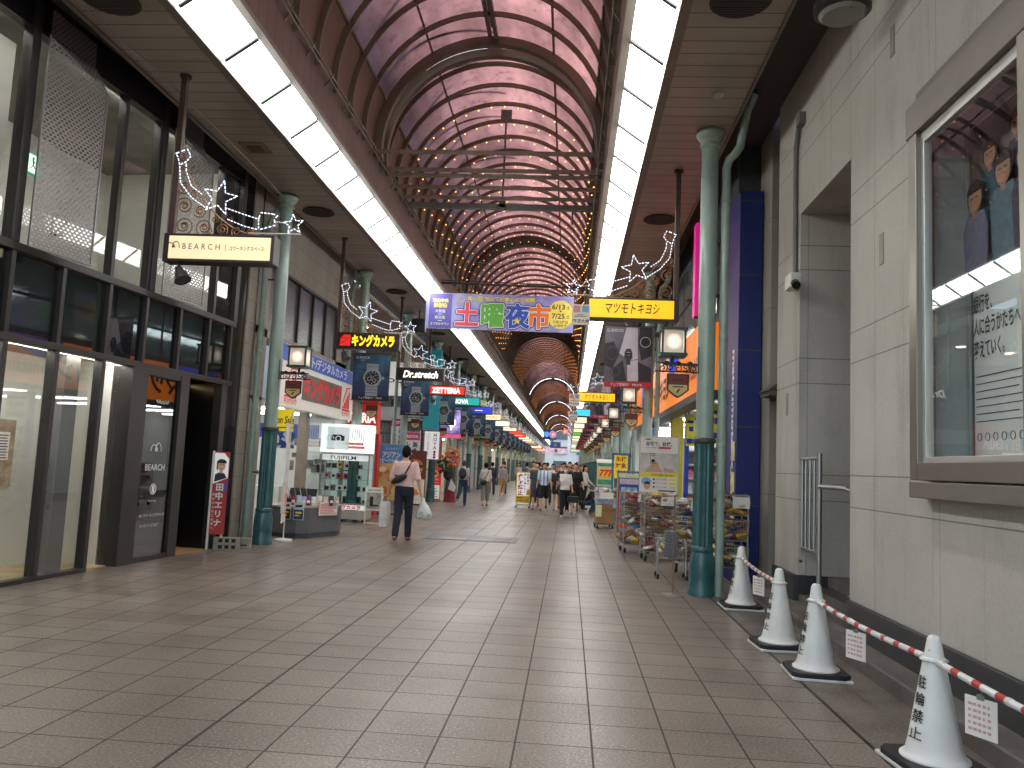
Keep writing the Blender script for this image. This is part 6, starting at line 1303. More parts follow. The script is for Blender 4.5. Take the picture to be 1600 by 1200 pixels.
# ---------------------------------------------------------------- right: racks, wire baskets, carts
WIRE = mat('chrome_wire', '#b3b1ac', .3, metal=.8, var=.05)
def wire_box(q, x0, x1, y0, y1, z0, z1, nx=9, nz=3, r=.004, lean=0.):
    for i in range(nx+1):
        x = x0+(x1-x0)*i/nx
        for y in (y0-lean, y1): q.cyl((x, y, z1), (x, y if y == y1 else y0, z0), r, n=4)
    ny = max(3, int(nx*(y1-y0)/(x1-x0)))
    for i in range(ny+1):
        y = y0+(y1-y0)*i/ny
        for x in (x0, x1): q.cyl((x, y, z0), (x, y, z1), r, n=4)
        q.cyl((x0, y, z0), (x1, y, z0), r, n=4)
    for k in range(nz+1):
        z = z0+(z1-z0)*k/nz; l = lean*k/nz; rr = r*1.8 if k in (0, nz) else r
        P = [(x0, y0-l, z), (x1, y0-l, z), (x1, y1, z), (x0, y1, z)]
        for a, b_ in zip(P, P[1:]+P[:1]): q.cyl(a, b_, rr, n=5)
def castors(q, x0, x1, y0, y1):
    for x in (x0, x1):
        for y in (y0, y1): q.cyl((x-.02, y, .045), (x+.02, y, .045), .045, n=12)
GC = ['#b08a3a', '#c9bda8', '#7a3a3a', '#d6d2c8', '#8f5a34', '#3f5f8a', '#a8443c', '#d8b24a', '#5a6b4a', '#e0ddd4', '#b5566a', '#4a4a50']
def heap(t, x0, x1, y0, y1, z, n_, seed, s=.1, cols=None, nm='snack_pack'):
    r_ = random.Random(seed)
    for k in range(n_):
        cl = r_.choice(cols or GC); c_ = Vector((r_.uniform(x0+.04, x1-.04), r_.uniform(y0+.04, y1-.04), z+r_.uniform(.03, .03+s))); R_ = Euler((r_.uniform(-.6, .6), r_.uniform(-.6, .6), r_.uniform(0, 3))).to_matrix()
        q = MB(); a_ = r_.uniform(.05, .085); b_ = r_.uniform(.035, .06); h_ = r_.uniform(.012, .03); a_ *= 1.45; b_ *= 1.7; h_ *= 1.3; q.loft([((0, 0, -h_), a_*.8, b_*.8), ((0, 0, -h_*.4), a_, b_), ((0, 0, h_*.4), a_, b_), ((0, 0, h_), a_*.8, b_*.8)], 8); q.v = [tuple(c_+R_ @ Vector(v)) for v in q.v]
        q.build(nm, mat('pack_'+cl, cl, .3, var=.35, scale=20, coat=.3), t)
def basket_cart(x, y, rz, w_, d_, label, seed, levels=(.16, .52, .86), h=.27):
    t = thing('wire_basket_cart', label, 'basket cart', (x, y, 0), rz, 'wire basket carts before the drugstore'); q = MB()
    for z in levels: wire_box(q, -w_/2, w_/2, -d_/2, d_/2, z, z+h, 11, 4, .0042, .07)
    for sx in (-1, 1):
        for sy in (-1, 1): q.cyl((sx*w_/2, sy*d_/2, .06), (sx*w_/2, sy*d_/2, levels[-1]+h), .011, n=8)
    q.build('wire_frame', WIRE, t); c_ = MB(); castors(c_, -w_/2+.03, w_/2-.03, -d_/2+.03, d_/2-.03); c_.build('castor', RUB, t)
    for i, z in enumerate(levels): heap(t, -w_/2, w_/2, -d_/2-.06, d_/2, z+.02, 32, seed+i, .20)
    q = MB(); q.rect(-.02, .2, levels[-1]+.1, levels[-1]+.25, -d_/2-.085); q.build('price_card', mat('paper', '#e4dfd6'), t)
    return t
basket_cart(1.62, 14.4, .05, .56, .5, 'three tier wire basket cart of snack packs under the white clinic poster', 11)
basket_cart(1.30, 15.6, .12, .5, .5, 'three tier wire basket cart just behind the snack cart, partly hidden', 21)
basket_cart(1.98, 13.0, -.15, .5, .5, 'three tier wire basket cart standing behind the nearest right column', 31)
basket_cart(2.25, 11.35, .0, .4, .4, 'wire basket cart squeezed between the drainpipe and the blue wall', 41, levels=(.3, .66, 1.0))
pst = thing('clinic_poster', 'white poster with a phone photo and yellow band, on a stand above the baskets', 'poster', (1.62, 14.62, 0), 0)
MB().rect(-.335, .335, 1.17, 2.16, 0, .012).build('sheet', mat('poster_white_sheet', '#dedad3', .5, var=.03), pst)
m, n, b, co, xyz = new_mat('room_photo'); c = mixc(n, ramp(n, noise(n, co, 2.2, 4), .35, .65), rgb('#a9a5a0'), rgb('#d9d6d2')); n.links.new(c, b.inputs['Base Color'])
MB().rect(-.33, .33, 1.52, 1.87, -.004, .003).build('photo', m, pst); MB().rect(-.335, .335, 1.44, 1.515, -.004, .003).build('yellow_band', mat('band_yellow', '#e6d63a', .5), pst)
q = MB(); q.text('自宅で、診療。', .085, -.0, 2.035, -.001, bold=.015, fit=.46); q.text('TaMMC', .04, -.2, 2.115, -.001, bold=.03); q.text('あなたの時間を大切に', .028, -.1, 1.965, -.001); q.text('あなたの地域・当番予約', .036, .06, 1.477, -.005, bold=.01); [q.text('オンライン診療', .026, .05, 1.40-.068*k, -.001) for k in range(3)]; [q.disc(-.08, 1.40-.068*k, .017, -.004) for k in range(3)]; q.rect(.0, .3, 1.19, 1.21, -.004); q.build('lettering', INK, pst)
q = MB(); q.rect(-.01, .21, 1.95, 1.985, -.004); q.build('red_label', mat('label_red', '#c8374a', .5), pst); [MB().rect(.2, .3, 1.385-.068*k, 1.415-.068*k, -.004).build('yellow_label', mat('band_yellow', '#e6d63a'), pst) for k in range(3)]
q = MB(); q.poly([(-.25, 1.53), (-.14, 1.66), (-.10, 1.72), (-.02, 1.71), (.02, 1.60), (.08, 1.53)], -.008, .003); q.poly([(.08, 1.62), (.25, 1.58), (.3, 1.53), (.1, 1.53)], -.008, .003); q.disc(-.2, 1.29, .06, -.006, .003, .075) ; q.build('hand_picture', mat('photo_skin2', '#c99a80', .6, var=.12, scale=10), pst)
ph_ = MB().rect(-.155, -.055, 1.68, 1.865, -.012).build('phone_picture', mat('phone_frame', '#2c2e33', .4), pst); MB().rect(-.147, -.063, 1.69, 1.855, -.016).build('phone_screen', mat('phone_screen', '#d8d4d0', .5), ph_); MB().disc(-.105, 1.80, .025, -.02, .003, .03).build('phone_face', mat('photo_skin', '#d9ae94', .6), ph_); MB().disc(-.105, 1.815, .03, -.019, .003, .03, 16, -.2, PI+.2).poly([(-.14, 1.70), (-.07, 1.70), (-.08, 1.76), (-.13, 1.76)], -.019, .003).build('phone_hair', INK, ph_)
q = MB(); q.disc(-.22, 1.36, .09, -.004, .002, .07, 20); q.build('blue_bubble', mat('bubble_blue', '#7fa9d6', .5, var=.2, scale=8), pst); MB().disc(-.2, 1.31, .055, -.008, .003, .05, 16, 0, PI).build('hair_picture', mat('photo_hair', '#2b211e'), pst)
q = MB(); q.cyl((.34, .02, 0), (.34, .02, 2.18), .013, n=8); q.cyl((-.34, .02, 1.1), (-.34, .02, 2.18), .01, n=8); q.cyl((-.34, .02, 2.17), (.34, .02, 2.17), .01, n=6); q.box(.1, .5, -.15, .2, 0, .02); q.build('stand', WIRE, pst)
br = thing('goods_rack', 'blue panelled wire rack of small hanging packs with a header card', 'rack', (1.39, 18.4, 0), .05)
q = MB(); wire_box(q, -.24, .24, 0, .36, .1, 1.48, 10, 14, .004); q.build('wire_frame', WIRE, br); q = MB(); castors(q, -.2, .2, .03, .33); q.build('castor', RUB, br); MB().rect(-.235, .235, .14, 1.46, -.012, .008).build('blue_panel', mat('rack_blue', '#23509c', .4, var=.08), br); q = MB(); q.rect(-.25, -.215, .14, 1.3, -.018); q.rect(.215, .25, .14, 1.3, -.018); q.build('red_edge', mat('edge_red', '#b93a4a', .5), br)
MB().rect(-.235, .235, 1.36, 1.46, -.02).build('header_card', mat('header_cream', '#cfd0b0', .5, var=.2, scale=20), br); MB().rect(-.22, .22, 1.22, 1.34, -.02).build('photo_strip', mat('strip_pinkish', '#c9b4c4', .5, var=.3, scale=18), br)
for r_ in range(8):
    for c_ in range(3):
        x = -.19+.13*c_; z = 1.06-.115*r_; k = r_//2
        if r_ < 6: q = MB().box(x, x+.105, -.06, -.02, z, z+.095); q.build('hanging_pack', mat('hp_%d' % k, ['#8fb4dc', '#c9dcec', '#d98a4a', '#d9b24a'][k], .4, var=.3, scale=25), br)
for k, (x, z, cl) in enumerate(((-.2, .24, '#e0452e'), (.0, .24, '#4f8fcf'), (-.2, .14, '#e8e6e0'), (.02, .14, '#2f6fbf'))): MB().box(x, x+.19, -.05, -.015, z, z+.09).build('boxed_pack', mat('bp_'+cl, cl, .4, var=.3, scale=22), br)
q = MB(); [q.sph((-.24+.06*k, .0, 1.5), .03, 6, 4) for k in range(9)]; q.build('header_trim', mat('trim_violet', '#5d5f9c', .4, var=.4, scale=20), br)
ps_ = thing('sign_stand', 'thin rusty sign pole on a round base before the nearest right column', 'sign stand', (1.37, 10.44, 0), 0); MB().cyl((0, 0, .02), (0, 0, 1.25), .009, n=10).build('pole', mat('pole_rust', '#8d7768', .4, metal=.5, var=.25, scale=15), ps_); MB().lathe([(.155, .0), (.15, .012), (.03, .022), (.012, .03)], n=28).build('base', mat('base_rust', '#8a7a70', .4, metal=.5, var=.25, scale=9), ps_, smooth=True); MB().cyl((0, 0, 1.24), (.04, 0, 1.26), .009, n=8).build('hook', mat('pole_rust', '#8d7768'), ps_)
gc = thing('basket_stack', 'stack of grey shopping baskets on a tubular castor stand', 'shopping baskets', (1.56, 12.1, 0), 0)
for k in range(9):
    z = .30+.042*k; q = MB(); q.loft([((0, 0, z), .15, .11), ((0, 0, z+.036), .18, .13), ((0, 0, z+.042), .19, .14)], 4); q.v = [tuple(Matrix.Rotation(PI/4, 3, 'Z') @ Vector(v)) for v in q.v]; q.build('basket', mat('basket_grey', '#8f9192', .4, var=.1), gc, bevel=.006)
q = MB(); [q.tube([(x, -.18, .06), (x, -.16, .5), (x*.9, -.1, .56), (x*.9, .12, .56)], .011, 8) for x in (-.22, -.19+.38)]; q.tube([(-.2, -.1, .3), (.2, -.1, .3)], .01, 6); [q.cyl((x, .15, .06), (x, .15, .56), .011, n=8) for x in (-.2, .2)]; q.build('stand', WIRE, gc); q = MB(); [q.cyl((x-.015, y, .035), (x+.015, y, .035), .035, n=12) for x in (-.21, .2) for y in (-.18, .15)]; q.build('castor', RUB, gc)
cb2 = thing('carton_cart', 'low cart stacked with brown cartons and a card of washed out packs', 'cart', (.98, 21.5, 0), .1); q = MB(); q.box(-.24, .24, -.3, .3, .1, .13); q.build('deck', mat('cart_deck', '#5a5754', .5), cb2); q = MB(); castors(q, -.2, .2, -.25, .25); q.build('castor', RUB, cb2)
q = MB(); q.box(-.22, .22, -.26, .2, .13, .42); q.build('carton', mat('carton', '#9a7448', .8, var=.12), cb2, bevel=.004); q = MB(); q.box(-.2, .2, -.24, .2, .425, .62); q.build('carton', mat('carton2', '#8b6a44', .8, var=.12), cb2, bevel=.004); q = MB(); q.box(-.2, .22, -.2, .1, .625, .76); q.build('pack', mat('pack_blueish', '#7f93aa', .5, var=.4, scale=15), cb2); MB().box(-.26, -.1, -.28, -.265, .3, .6).build('price_card', mat('card_green', '#d8dcb0', .5), cb2); q = MB(); q.rect(-.16, .2, .77, .93, -.24); q.build('white_board', mat('paper', '#e4dfd6'), cb2)
for i, (x, y, z, sc) in enumerate(((1.25, 23.0, .35, 1), (1.2, 25.2, .3, .9))):
    t = thing('product_table', '%s grey sloping display table of goods beyond the blue rack' % ('nearer' if i == 0 else 'farther'), 'display table', (x, y, 0), 0, 'sloping display tables'); q = MB(); q.bar((0, -.4, .45), (0, .4, .95), .7, .04); [q.cyl((sx*.3, sy*.35, 0), (sx*.3, sy*.35, .7+sy*.25), .02, n=8) for sx in (-1, 1) for sy in (-1, 1)]; q.build('table', mat('table_grey', '#8b8d8d', .5), t); heap(t, -.3, .3, -.3, .3, .75, 14, 70+i, .15)
t = flat('tax_free_board', 'yellow board with red tax free characters on a blue framed stand', 'sign board', 1.55, 24.0, 0, .40, 1.28, 1.96, '#f0d81e'); q = MB(); q.text('免税', .16, 0, 1.85, -.001, bold=.03); q.text('対象', .16, 0, 1.66, -.001, bold=.03); q.text('ウ', .14, -.06, 1.47, -.001, bold=.03); q.build('red_lettering', mat('letter_red2', '#b0302a', .5), t); q = MB(); q.box(-.27, -.21, .01, .03, .0, 2.02); q.box(.21, .27, .01, .03, 0, 2.02); q.box(-.27, .27, .01, .03, 1.97, 2.03); q.build('blue_frame', mat('frame_blue', '#3a5a8a', .4), t)
t = flat('bargain_poster', 'bright bargain poster with big red sevens and an oval of yellow', 'poster', 1.2, 26.0, 0, .56, .98, 1.85, '#d8cfae'); MB().disc(0, 1.4, .26, -.006, .004, .17, 28).build('yellow_oval', mat('oval_yellow', '#f0d030', .5), t); q = MB(); q.text('777', .26, 0, 1.42, -.011, bold=.05, shear=.15, fit=.42); q.build('red_lettering', mat('sign_red', '#d02a2c'), t); q = MB(); q.rect(-.26, .26, 1.62, 1.72, -.005); q.rect(-.25, .25, 1.04, 1.2, -.005); q.build('green_field', mat('green_print', '#4f9a6a', .5, var=.4, scale=10), t); MB().rect(-.3, .3, 1.74, 1.85, -.005).build('white_strip', mat('board_white', '#efeeea'), t); q = MB(); q.cyl((-.25, .02, 0), (-.25, .02, 1.85), .012, n=6); q.cyl((.25, .02, 0), (.25, .02, 1.85), .012, n=6); q.build('pole', WIRE, t)
t = flat('hanger_poster', 'red poster with a smiling face low beside the bargain poster', 'poster', 1.15, 26.4, 0, .5, .55, .95, '#c23a3a'); MB().disc(.08, .74, .09, -.006, .004, .11).build('face_picture', mat('photo_skin', '#d9ae94'), t); MB().disc(.08, .80, .11, -.005, .004, .10, 20, -.2, PI+.2).build('hair_picture', mat('photo_hair', '#2b211e'), t); MB().disc(-.15, .78, .07, -.006).build('white_disc', mat('board_white', '#efeeea'), t); q = MB(); q.cyl((-.2, .02, 0), (-.2, .02, .95), .012, n=6); q.build('pole', WIRE, t)
# shelves of the drugstore entrance
ss = thing('store_shelf', 'white shelf unit of colourful goods just inside the drugstore', 'shelf', (2.95, 14.6, 0), 0)
q = MB(); q.box(-.5, -.46, 0, .4, 0, 2.2); q.box(.7, .74, 0, .4, 0, 2.2); q.box(-.5, .74, .38, .4, 0, 2.2); [q.box(-.46, .7, 0, .38, z, z+.03) for z in (.1, .45, .8, 1.1, 1.4, 1.7, 2.0)]; q.build('shelf_frame', mat('shelf_white', '#cfcdc6'), ss)
for z in (.13, .48, .83, 1.13, 1.43, 1.73):
    for k in range(9):
        cl = rnd.choice(GC+['#d83a5a', '#e06a8a', '#f0d8d8', '#4a9a5a']); h_ = rnd.uniform(.12, .24); MB().box(-.45+.127*k, -.45+.127*k+.11, .05, .2, z, z+h_).build('boxed_goods', mat('sg_'+cl, cl, .4, var=.3, scale=18), ss)
for i, (y, z0, z1) in enumerate(((13.9, 2.1, 2.75), (14.8, 2.1, 2.75), (15.8, 2.1, 2.75), (16.8, 2.1, 2.75))):
    t = thing('price_banner', '%s yellow and blue price banner hung at the drugstore entrance' % ORD[i], 'banner', (2.6, y, 0), -.6, 'price banners at the drugstore'); MB().rect(-.22, .22, z0, z1, 0, .006).build('sheet', mat('price_yellow', '#c9c23a', .5, var=.25, scale=6), t); q = MB(); q.rect(-.2, .2, z0+.05, z0+.15, -.005); q.rect(-.15, .15, z0+.3, z0+.4, -.005); q.rect(-.2, .2, z0+.47, z0+.53, -.005); q.build('print', mat('post_blue', '#2036a0'), t); q = MB(); q.cyl((-.2, 0, z1), (-.2, 0, 2.86), .004, n=4); q.cyl((.2, 0, z1), (.2, 0, 2.86), .004, n=4); q.build('string', WIRE, t)

dup(ss, (2.97, 17.3, 0), None, 'second white shelf unit of goods deeper inside the drugstore')

basket_cart(1.95, 16.9, .1, .5, .5, 'three tier wire basket cart beside the shop blue post', 51)
basket_cart(1.72, 20.0, -.05, .5, .5, 'three tier wire basket cart in the row beyond the blue panelled rack', 61)
basket_cart(1.85, 22.2, .1, .5, .5, 'farthest wire basket cart beside the drugstore front', 81)
r2 = dup(br, (1.95, 19.0, 0), -.1, 'second blue panelled rack of hanging packs, close against the drugstore front')
# ================================================================== PEOPLE
SKIN = mat('skin', '#c99878', .55, var=.06, scale=8); HAIR = mat('hair_black', '#100d0c', .75, var=.3, scale=30, spec=.2)
def remesh(o, vox, smooth=5):
    r = o.modifiers.new('skin', 'REMESH'); r.mode = 'VOXEL'; r.voxel_size = vox; r.use_smooth_shade = True
    s = o.modifiers.new('soft', 'SMOOTH'); s.factor = .5; s.iterations = smooth
def person(label, x, y, rz, h=1.65, vox=.013, legs=((16, 6), (-16, 22)), arms=((-14, 4, 14), (14, 4, 18)), top='#d8d4cc', sleeve=.5, bottom='trousers', bcol='#23232a', shoes='#2a2624', hair='short', fem=False, lean=0, topmat=None, hcol=None, mask=False, turn=0, group=None):
    """front is -Y. legs: (hip swing, knee bend) per side, arms: (swing, out, elbow bend) per side, degrees"""
    k = h/1.70; t = thing('person', label, 'person', (x, y, 0), rz, group)
    D = math.radians; wS = .155 if fem else .178; hip_w = .085
    J = {}
    for i, (sx, (a, b)) in enumerate(zip((-1, 1), legs)):
        hp = Vector((sx*hip_w, 0, .90)); kn = hp+.42*Vector((0, -math.sin(D(a)), -math.cos(D(a)))); an = kn+.42*Vector((0, -math.sin(D(a-b)), -math.cos(D(a-b)))); J[i] = [hp, kn, an]
    dz = min(J[0][2].z, J[1][2].z)-.075
    up = Matrix.Translation((0, 0, .92)) @ Matrix.Rotation(D(lean), 4, 'X') @ Matrix.Translation((0, 0, -.92))
    P = lambda v: up @ Vector(v)
    A = {}
    for i, (sx, (a, o_, e)) in enumerate(zip((-1, 1), arms)):
        sh_ = Vector((sx*wS, 0, 1.385)); d = Vector((sx*math.sin(D(o_)), -math.sin(D(a))*math.cos(D(o_)), -math.cos(D(a))*math.cos(D(o_)))); el = sh_+.275*d
        d2 = Matrix.Rotation(D(-e), 3, 'X') @ d; wr_ = el+.24*d2; A[i] = [P(sh_), P(el), P(wr_), (P(wr_)-P(el)).normalized()]
    off = Vector((0, 0, -dz))
    def S_(v): return (Vector(v)+off)*k
    q = MB()
    def rings(f, R_): q.loft([(tuple(S_(P(c))), rx*k*f, ry*k*f) for c, rx, ry in R_], 16)
    chest = .155 if fem else .172
    TOR = [((0, 0, .84), .13, .10), ((0, .01, .92), .168, .115), ((0, 0, 1.04), .135 if fem else .15, .10), ((0, -.01, 1.2), chest, .118), ((0, 0, 1.33), chest+.005, .108), ((0, .005, 1.40), .13, .08), ((0, .01, 1.445), .062, .06)]
    rings(1, TOR); hd = S_(P((0, -.02, 1.585)))
    q.caps(S_(P((0, .012, 1.42))), S_(P((0, 0, 1.52))), .055*k, .05*k, 10)
    RT = up.to_3x3() @ Matrix.Rotation(D(turn), 3, 'Z')
    q.sph(hd, (.073*k, .09*k, .112*k), 14, 10, RT); q.sph(hd+RT @ Vector((0, -.022, -.055))*k, (.055*k, .06*k, .06*k), 12, 8, RT); q.sph(hd+RT @ Vector((0, -.092, -.018))*k, (.013*k, .016*k, .02*k), 8, 6, RT)
    for sx in (-1, 1): q.sph(hd+RT @ Vector((sx*.074, .005, -.01))*k, (.01*k, .022*k, .032*k), 8, 6, RT)
    for i in (0, 1):
        hp, kn, an = [S_(v) for v in J[i]]; q.caps(hp, kn, .082*k, .054*k, 12); q.caps(kn, an, .053*k, .036*k, 12); q.caps(an+Vector((0, .02, -.03))*k, an+Vector((0, -.13, -.045))*k, .033*k, .026*k, 8)
        sh_, el, wr_, d = A[i]; q.caps(S_(sh_), S_(el), .047*k, .038*k, 10); q.caps(S_(el), S_(wr_), .037*k, .026*k, 10)
        w0 = S_(wr_); pm = w0+d*.085*k; q.caps(w0, pm, .024*k, .026*k, 8)
        side = Vector((1 if i == 0 else -1, 0, 0)); fw = Vector((0, -1, 0)); ac = fw
        for f_, (o_, L_) in enumerate(((-.024, .075), (-.008, .085), (.008, .08), (.024, .062))):
            b0 = pm+ac*o_*k; m_ = b0+d*L_*.5*k; e_ = m_+(d*.8+side*.35*1).normalized()*L_*.5*k; q.caps(b0, m_, .0095*k, .009*k, 6); q.caps(m_, e_, .009*k, .0075*k, 6)
        tb = w0+d*.03*k+ac*.024*k; q.caps(tb, tb+(d*.6+ac*.7).normalized()*.055*k, .011*k, .009*k, 6)
    body = q.build('body', SKIN, t, smooth=True); remesh(body, vox*k)
    q = MB(); rings(1.0, [((c[0], c[1], c[2]), rx+.02, ry+.02) for c, rx, ry in [((0, 0, .90), .155 if not fem else .16, .115)]+TOR[2:6]]+[((0, .01, 1.425), .078, .072)])
    for i in (0, 1):
        sh_, el, wr_, d = A[i]; e1 = sh_.lerp(el, min(1, sleeve*2)) if sleeve <= .5 else el
        q.caps(S_(sh_+Vector((0, 0, -.012))), S_(e1), .057*k, .06*k, 12)
        if sleeve > .5: q.caps(S_(el), S_(el.lerp(wr_, (sleeve-.5)*2)), .055*k, .042*k, 10)
    o = q.build('top', topmat or mat('top_'+top, top, .85, var=.10, scale=7, bump=.15, bscale=25), t, smooth=True); remesh(o, vox*k)
    q = MB(); q.loft([(tuple(S_((0, .0, .80))), .155*k, .11*k), (tuple(S_((0, .008, .92))), .182*k, .13*k), (tuple(S_(P((0, 0, 1.02)))), .158*k, .118*k)], 16)
    for i in (0, 1):
        hp, kn, an = [S_(v) for v in J[i]]
        if bottom == 'trousers': q.caps(hp, kn, .098*k, .074*k, 12); q.caps(kn, kn.lerp(an, .93), .073*k, .062*k, 12)
        elif bottom == 'cropped': q.caps(hp, kn, .10*k, .082*k, 12); q.caps(kn, kn.lerp(an, .55), .08*k, .078*k, 12)
        elif bottom == 'shorts': q.caps(hp, hp.lerp(kn, .95), .105*k, .095*k, 12)
        else: q.caps(hp, hp.lerp(kn, .55), .10*k, .095*k, 12)
    o = q.build(bottom if bottom != 'short' else 'shorts', mat('bottom_'+bcol, bcol, .85, var=.15, scale=9, bump=.15, bscale=25), t, smooth=True); remesh(o, vox*k, 4)
    for i in (0, 1):
        an = S_(J[i][2]); pitch = legs[i][0]-legs[i][1]; R_ = Matrix.Rotation(D(pitch if pitch < -12 else 0), 3, 'X'); q = MB()
        def F_(v): return an+R_ @ (Vector(v)*k)
        q.caps(F_((0, .03, -.035)), F_((0, -.08, -.045)), .040*k, .042*k, 10); q.caps(F_((0, -.08, -.045)), F_((0, -.15, -.05)), .042*k, .030*k, 10)
        o = q.build('shoe', mat('shoe_'+shoes, shoes, .6, var=.1), t, smooth=True); remesh(o, .009, 3)
    q = MB()
    if hair != 'bald':
        q.sph(hd+RT @ Vector((0, .012, .022))*k, (.084*k, .098*k, .108*k), 14, 10, RT)
        for sx in (-1, 1): q.sph(hd+RT @ Vector((sx*.066, .025, -.012))*k, (.018*k, .05*k, .05*k), 8, 6, RT)
        if hair == 'long': q.loft([(tuple(hd+RT @ Vector((0, .075, -.32))*k), .07*k, .03*k), (tuple(hd+RT @ Vector((0, .07, -.18))*k), .095*k, .04*k), (tuple(hd+RT @ Vector((0, .05, -.02))*k), .088*k, .06*k)], 12)
        elif hair == 'bob': q.loft([(tuple(hd+RT @ Vector((0, .035, -.15))*k), .085*k, .06*k), (tuple(hd+RT @ Vector((0, .03, -.0))*k), .09*k, .08*k)], 12)
        else: q.sph(hd+RT @ Vector((0, .06, -.05))*k, (.06*k, .035*k, .055*k), 10, 6, RT)
        # clear the face: the hair stays behind a plane before the brow
        keep = q.build('hair', HAIR if hcol is None else mat('hair_'+hcol, hcol, .5, var=.3, scale=30), t, smooth=True); remesh(keep, .011*k, 3)
        inv = RT.transposed()
        for v in keep.data.vertices:
            l = inv @ (v.co-hd)
            if l.z < .045*k and l.y < -.005*k:
                l.y = -.005*k; l.x *= .97; v.co = hd+RT @ l
    q = MB()
    for sx in (-1, 1): q.sph(hd+RT @ Vector((sx*.029, -.083, .008))*k, (.011*k, .005*k, .006*k), 8, 5, RT); q.sph(hd+RT @ Vector((sx*.03, -.084, .03))*k, (.017*k, .005*k, .004*k), 8, 5, RT)
    q.build('eyes', HAIR, t)
    if mask: MB().sph(hd+RT @ Vector((0, -.055, -.055))*k, (.06*k, .05*k, .048*k), 12, 8, RT).build('face_mask', mat('mask_white', '#dcdcd8', .8), t)
    else: MB().sph(hd+RT @ Vector((0, -.083, -.065))*k, (.022*k, .006*k, .006*k), 8, 5, RT).build('mouth', mat('lips', '#8e4a40', .6), t)
    t['_hands'] = 0; del t['_hands']
    return t, {'hand': [S_(A[i][2])+A[i][3]*.1*k for i in (0, 1)], 'S': lambda v: S_(P(v)), 'k': k, 'head': hd}
def world(t, v): return Matrix.Translation(t.location) @ Matrix.Rotation(t.rotation_euler.z, 4, 'Z') @ Vector(v)
# the man in pink with the shopping bags, walking away
man, I = person('man seen from behind in a pale pink tee and dark jeans carrying shopping bags', -3.13, 15.36, PI, 1.80, .009, legs=((8, 3), (-9, 12)), arms=((0, 13, 6), (2, 13, 8)), top='#dcbab6', bcol='#1c2233', shoes='#8a3a36')
# local -x is his left hand in his own frame; seen from behind it appears on the right
def bag_thing(name, label, cat, pos, rz=0): return thing(name, label, cat, pos, rz)
hl, hr = world(man, I['hand'][1]), world(man, I['hand'][0])
t = thing('shopping_bag', 'large white wrapped carrier bag held low on the left of the man in pink', 'bag', (hl.x-.04, hl.y, hl.z-.62), .1); q = MB(); q.loft([((0, 0, .0), .13, .085), ((0, 0, .03), .145, .095), ((.005, .0, .3), .15, .085), ((0, 0, .46), .135, .05), ((0, 0, .5), .12, .03)], 4)
q.v = [tuple(Matrix.Rotation(PI/4, 3, 'Z') @ Vector(v)) for v in q.v]; q.build('bag_body', mat('bag_white', '#d3d2cd', .35, var=.1, scale=8, bump=.6, bscale=9), t, bevel=.02, smooth=True); q = MB(); q.tube([(-.07, 0, .49), (-.03, 0, .62), (.03, 0, .62), (.07, 0, .49)], .007, 6); q.build('handle', mat('bag_white', '#d3d2cd'), t)
t = thing('plastic_bag', 'crumpled white plastic bag with green print on the right of the man in pink', 'bag', (hr.x+.05, hr.y, hr.z-.42), -.2); q = MB(); q.loft([((0, 0, 0), .10, .07), ((.0, 0, .03), .15, .10), ((.02, 0, .12), .16, .11), ((.0, .0, .26), .09, .06), ((-.02, 0, .36), .035, .03), ((-.02, 0, .42), .012, .012)], 11)
r_ = random.Random(4); q.v = [(a+r_.uniform(-.015, .015), b_+r_.uniform(-.015, .015), c_+r_.uniform(-.01, .01)) for a, b_, c_ in q.v]; q.build('bag_body', mat('bag_film', '#cfd2cf', .3, var=.12, scale=10, bump=.7, bscale=12), t, smooth=True); q = MB(); q.poly([(-.06, .10), (.0, .16), (.05, .12), (.03, .08)], -.112, .004); q.build('green_print', mat('print_green', '#4f9a6a', .5), t)
def crossbag(t, I, colr, side, name, label, low=.98, size=(.11, .05, .075)):
    s = I['S']; k = I['k']; g_ = thing(name, label, 'bag', t.location, t.rotation_euler.z)
    c_ = s((side*.08, .165, low)); q = MB(); q.sph(c_, (size[0]*k, size[1]*k, size[2]*k), 12, 8, Matrix.Rotation(side*.5, 3, 'Y')); q.build('bag_body', mat('bagc_'+colr, colr, .5, var=.15), g_, smooth=True)
    pts = [(side*.16, .14, low+.06), (side*.0, .152, 1.15), (-side*.09, .135, 1.33), (-side*.12, .04, 1.44), (-side*.10, -.09, 1.38), (side*.02, -.15, 1.18), (side*.17, -.10, low+.02), (side*.19, .05, low-.02), (side*.15, .14, low)]
    MB().tube([s(p) for p in pts], .014*k, 6).build('strap', mat('bagc_'+colr, colr), g_); return g_
crossbag(man, I, '#15161a', 1, 'waist_bag', 'black sling bag slung across the back of the man in pink', 1.10, (.16, .055, .065))
def backpack(t, I, colr, label, z=1.2, sz=(.15, .09, .22)):
    s = I['S']; k = I['k']; g_ = thing('backpack', label, 'backpack', t.location, t.rotation_euler.z); c_ = s((0, .19, z)); q = MB(); q.sph(c_, [a*k for a in sz], 12, 9); q.build('pack_body', mat('bagc_'+colr, colr, .6, var=.2), g_, smooth=True); q = MB(); q.sph(c_+Vector((0, .06, -.07))*k, (.10*k, .06*k, .09*k), 10, 7); q.build('pocket', mat('bagc_'+colr, colr), g_, smooth=True)
    q = MB(); [q.tube([s((sx*.11, .14, z+.15)), s((sx*.12, .02, 1.45)), s((sx*.12, -.13, 1.32)), s((sx*.14, -.12, 1.1)), s((sx*.13, .12, 1.0))], .016*k, 6) for sx in (-1, 1)]; q.build('strap', mat('bagc_'+colr, colr), g_)
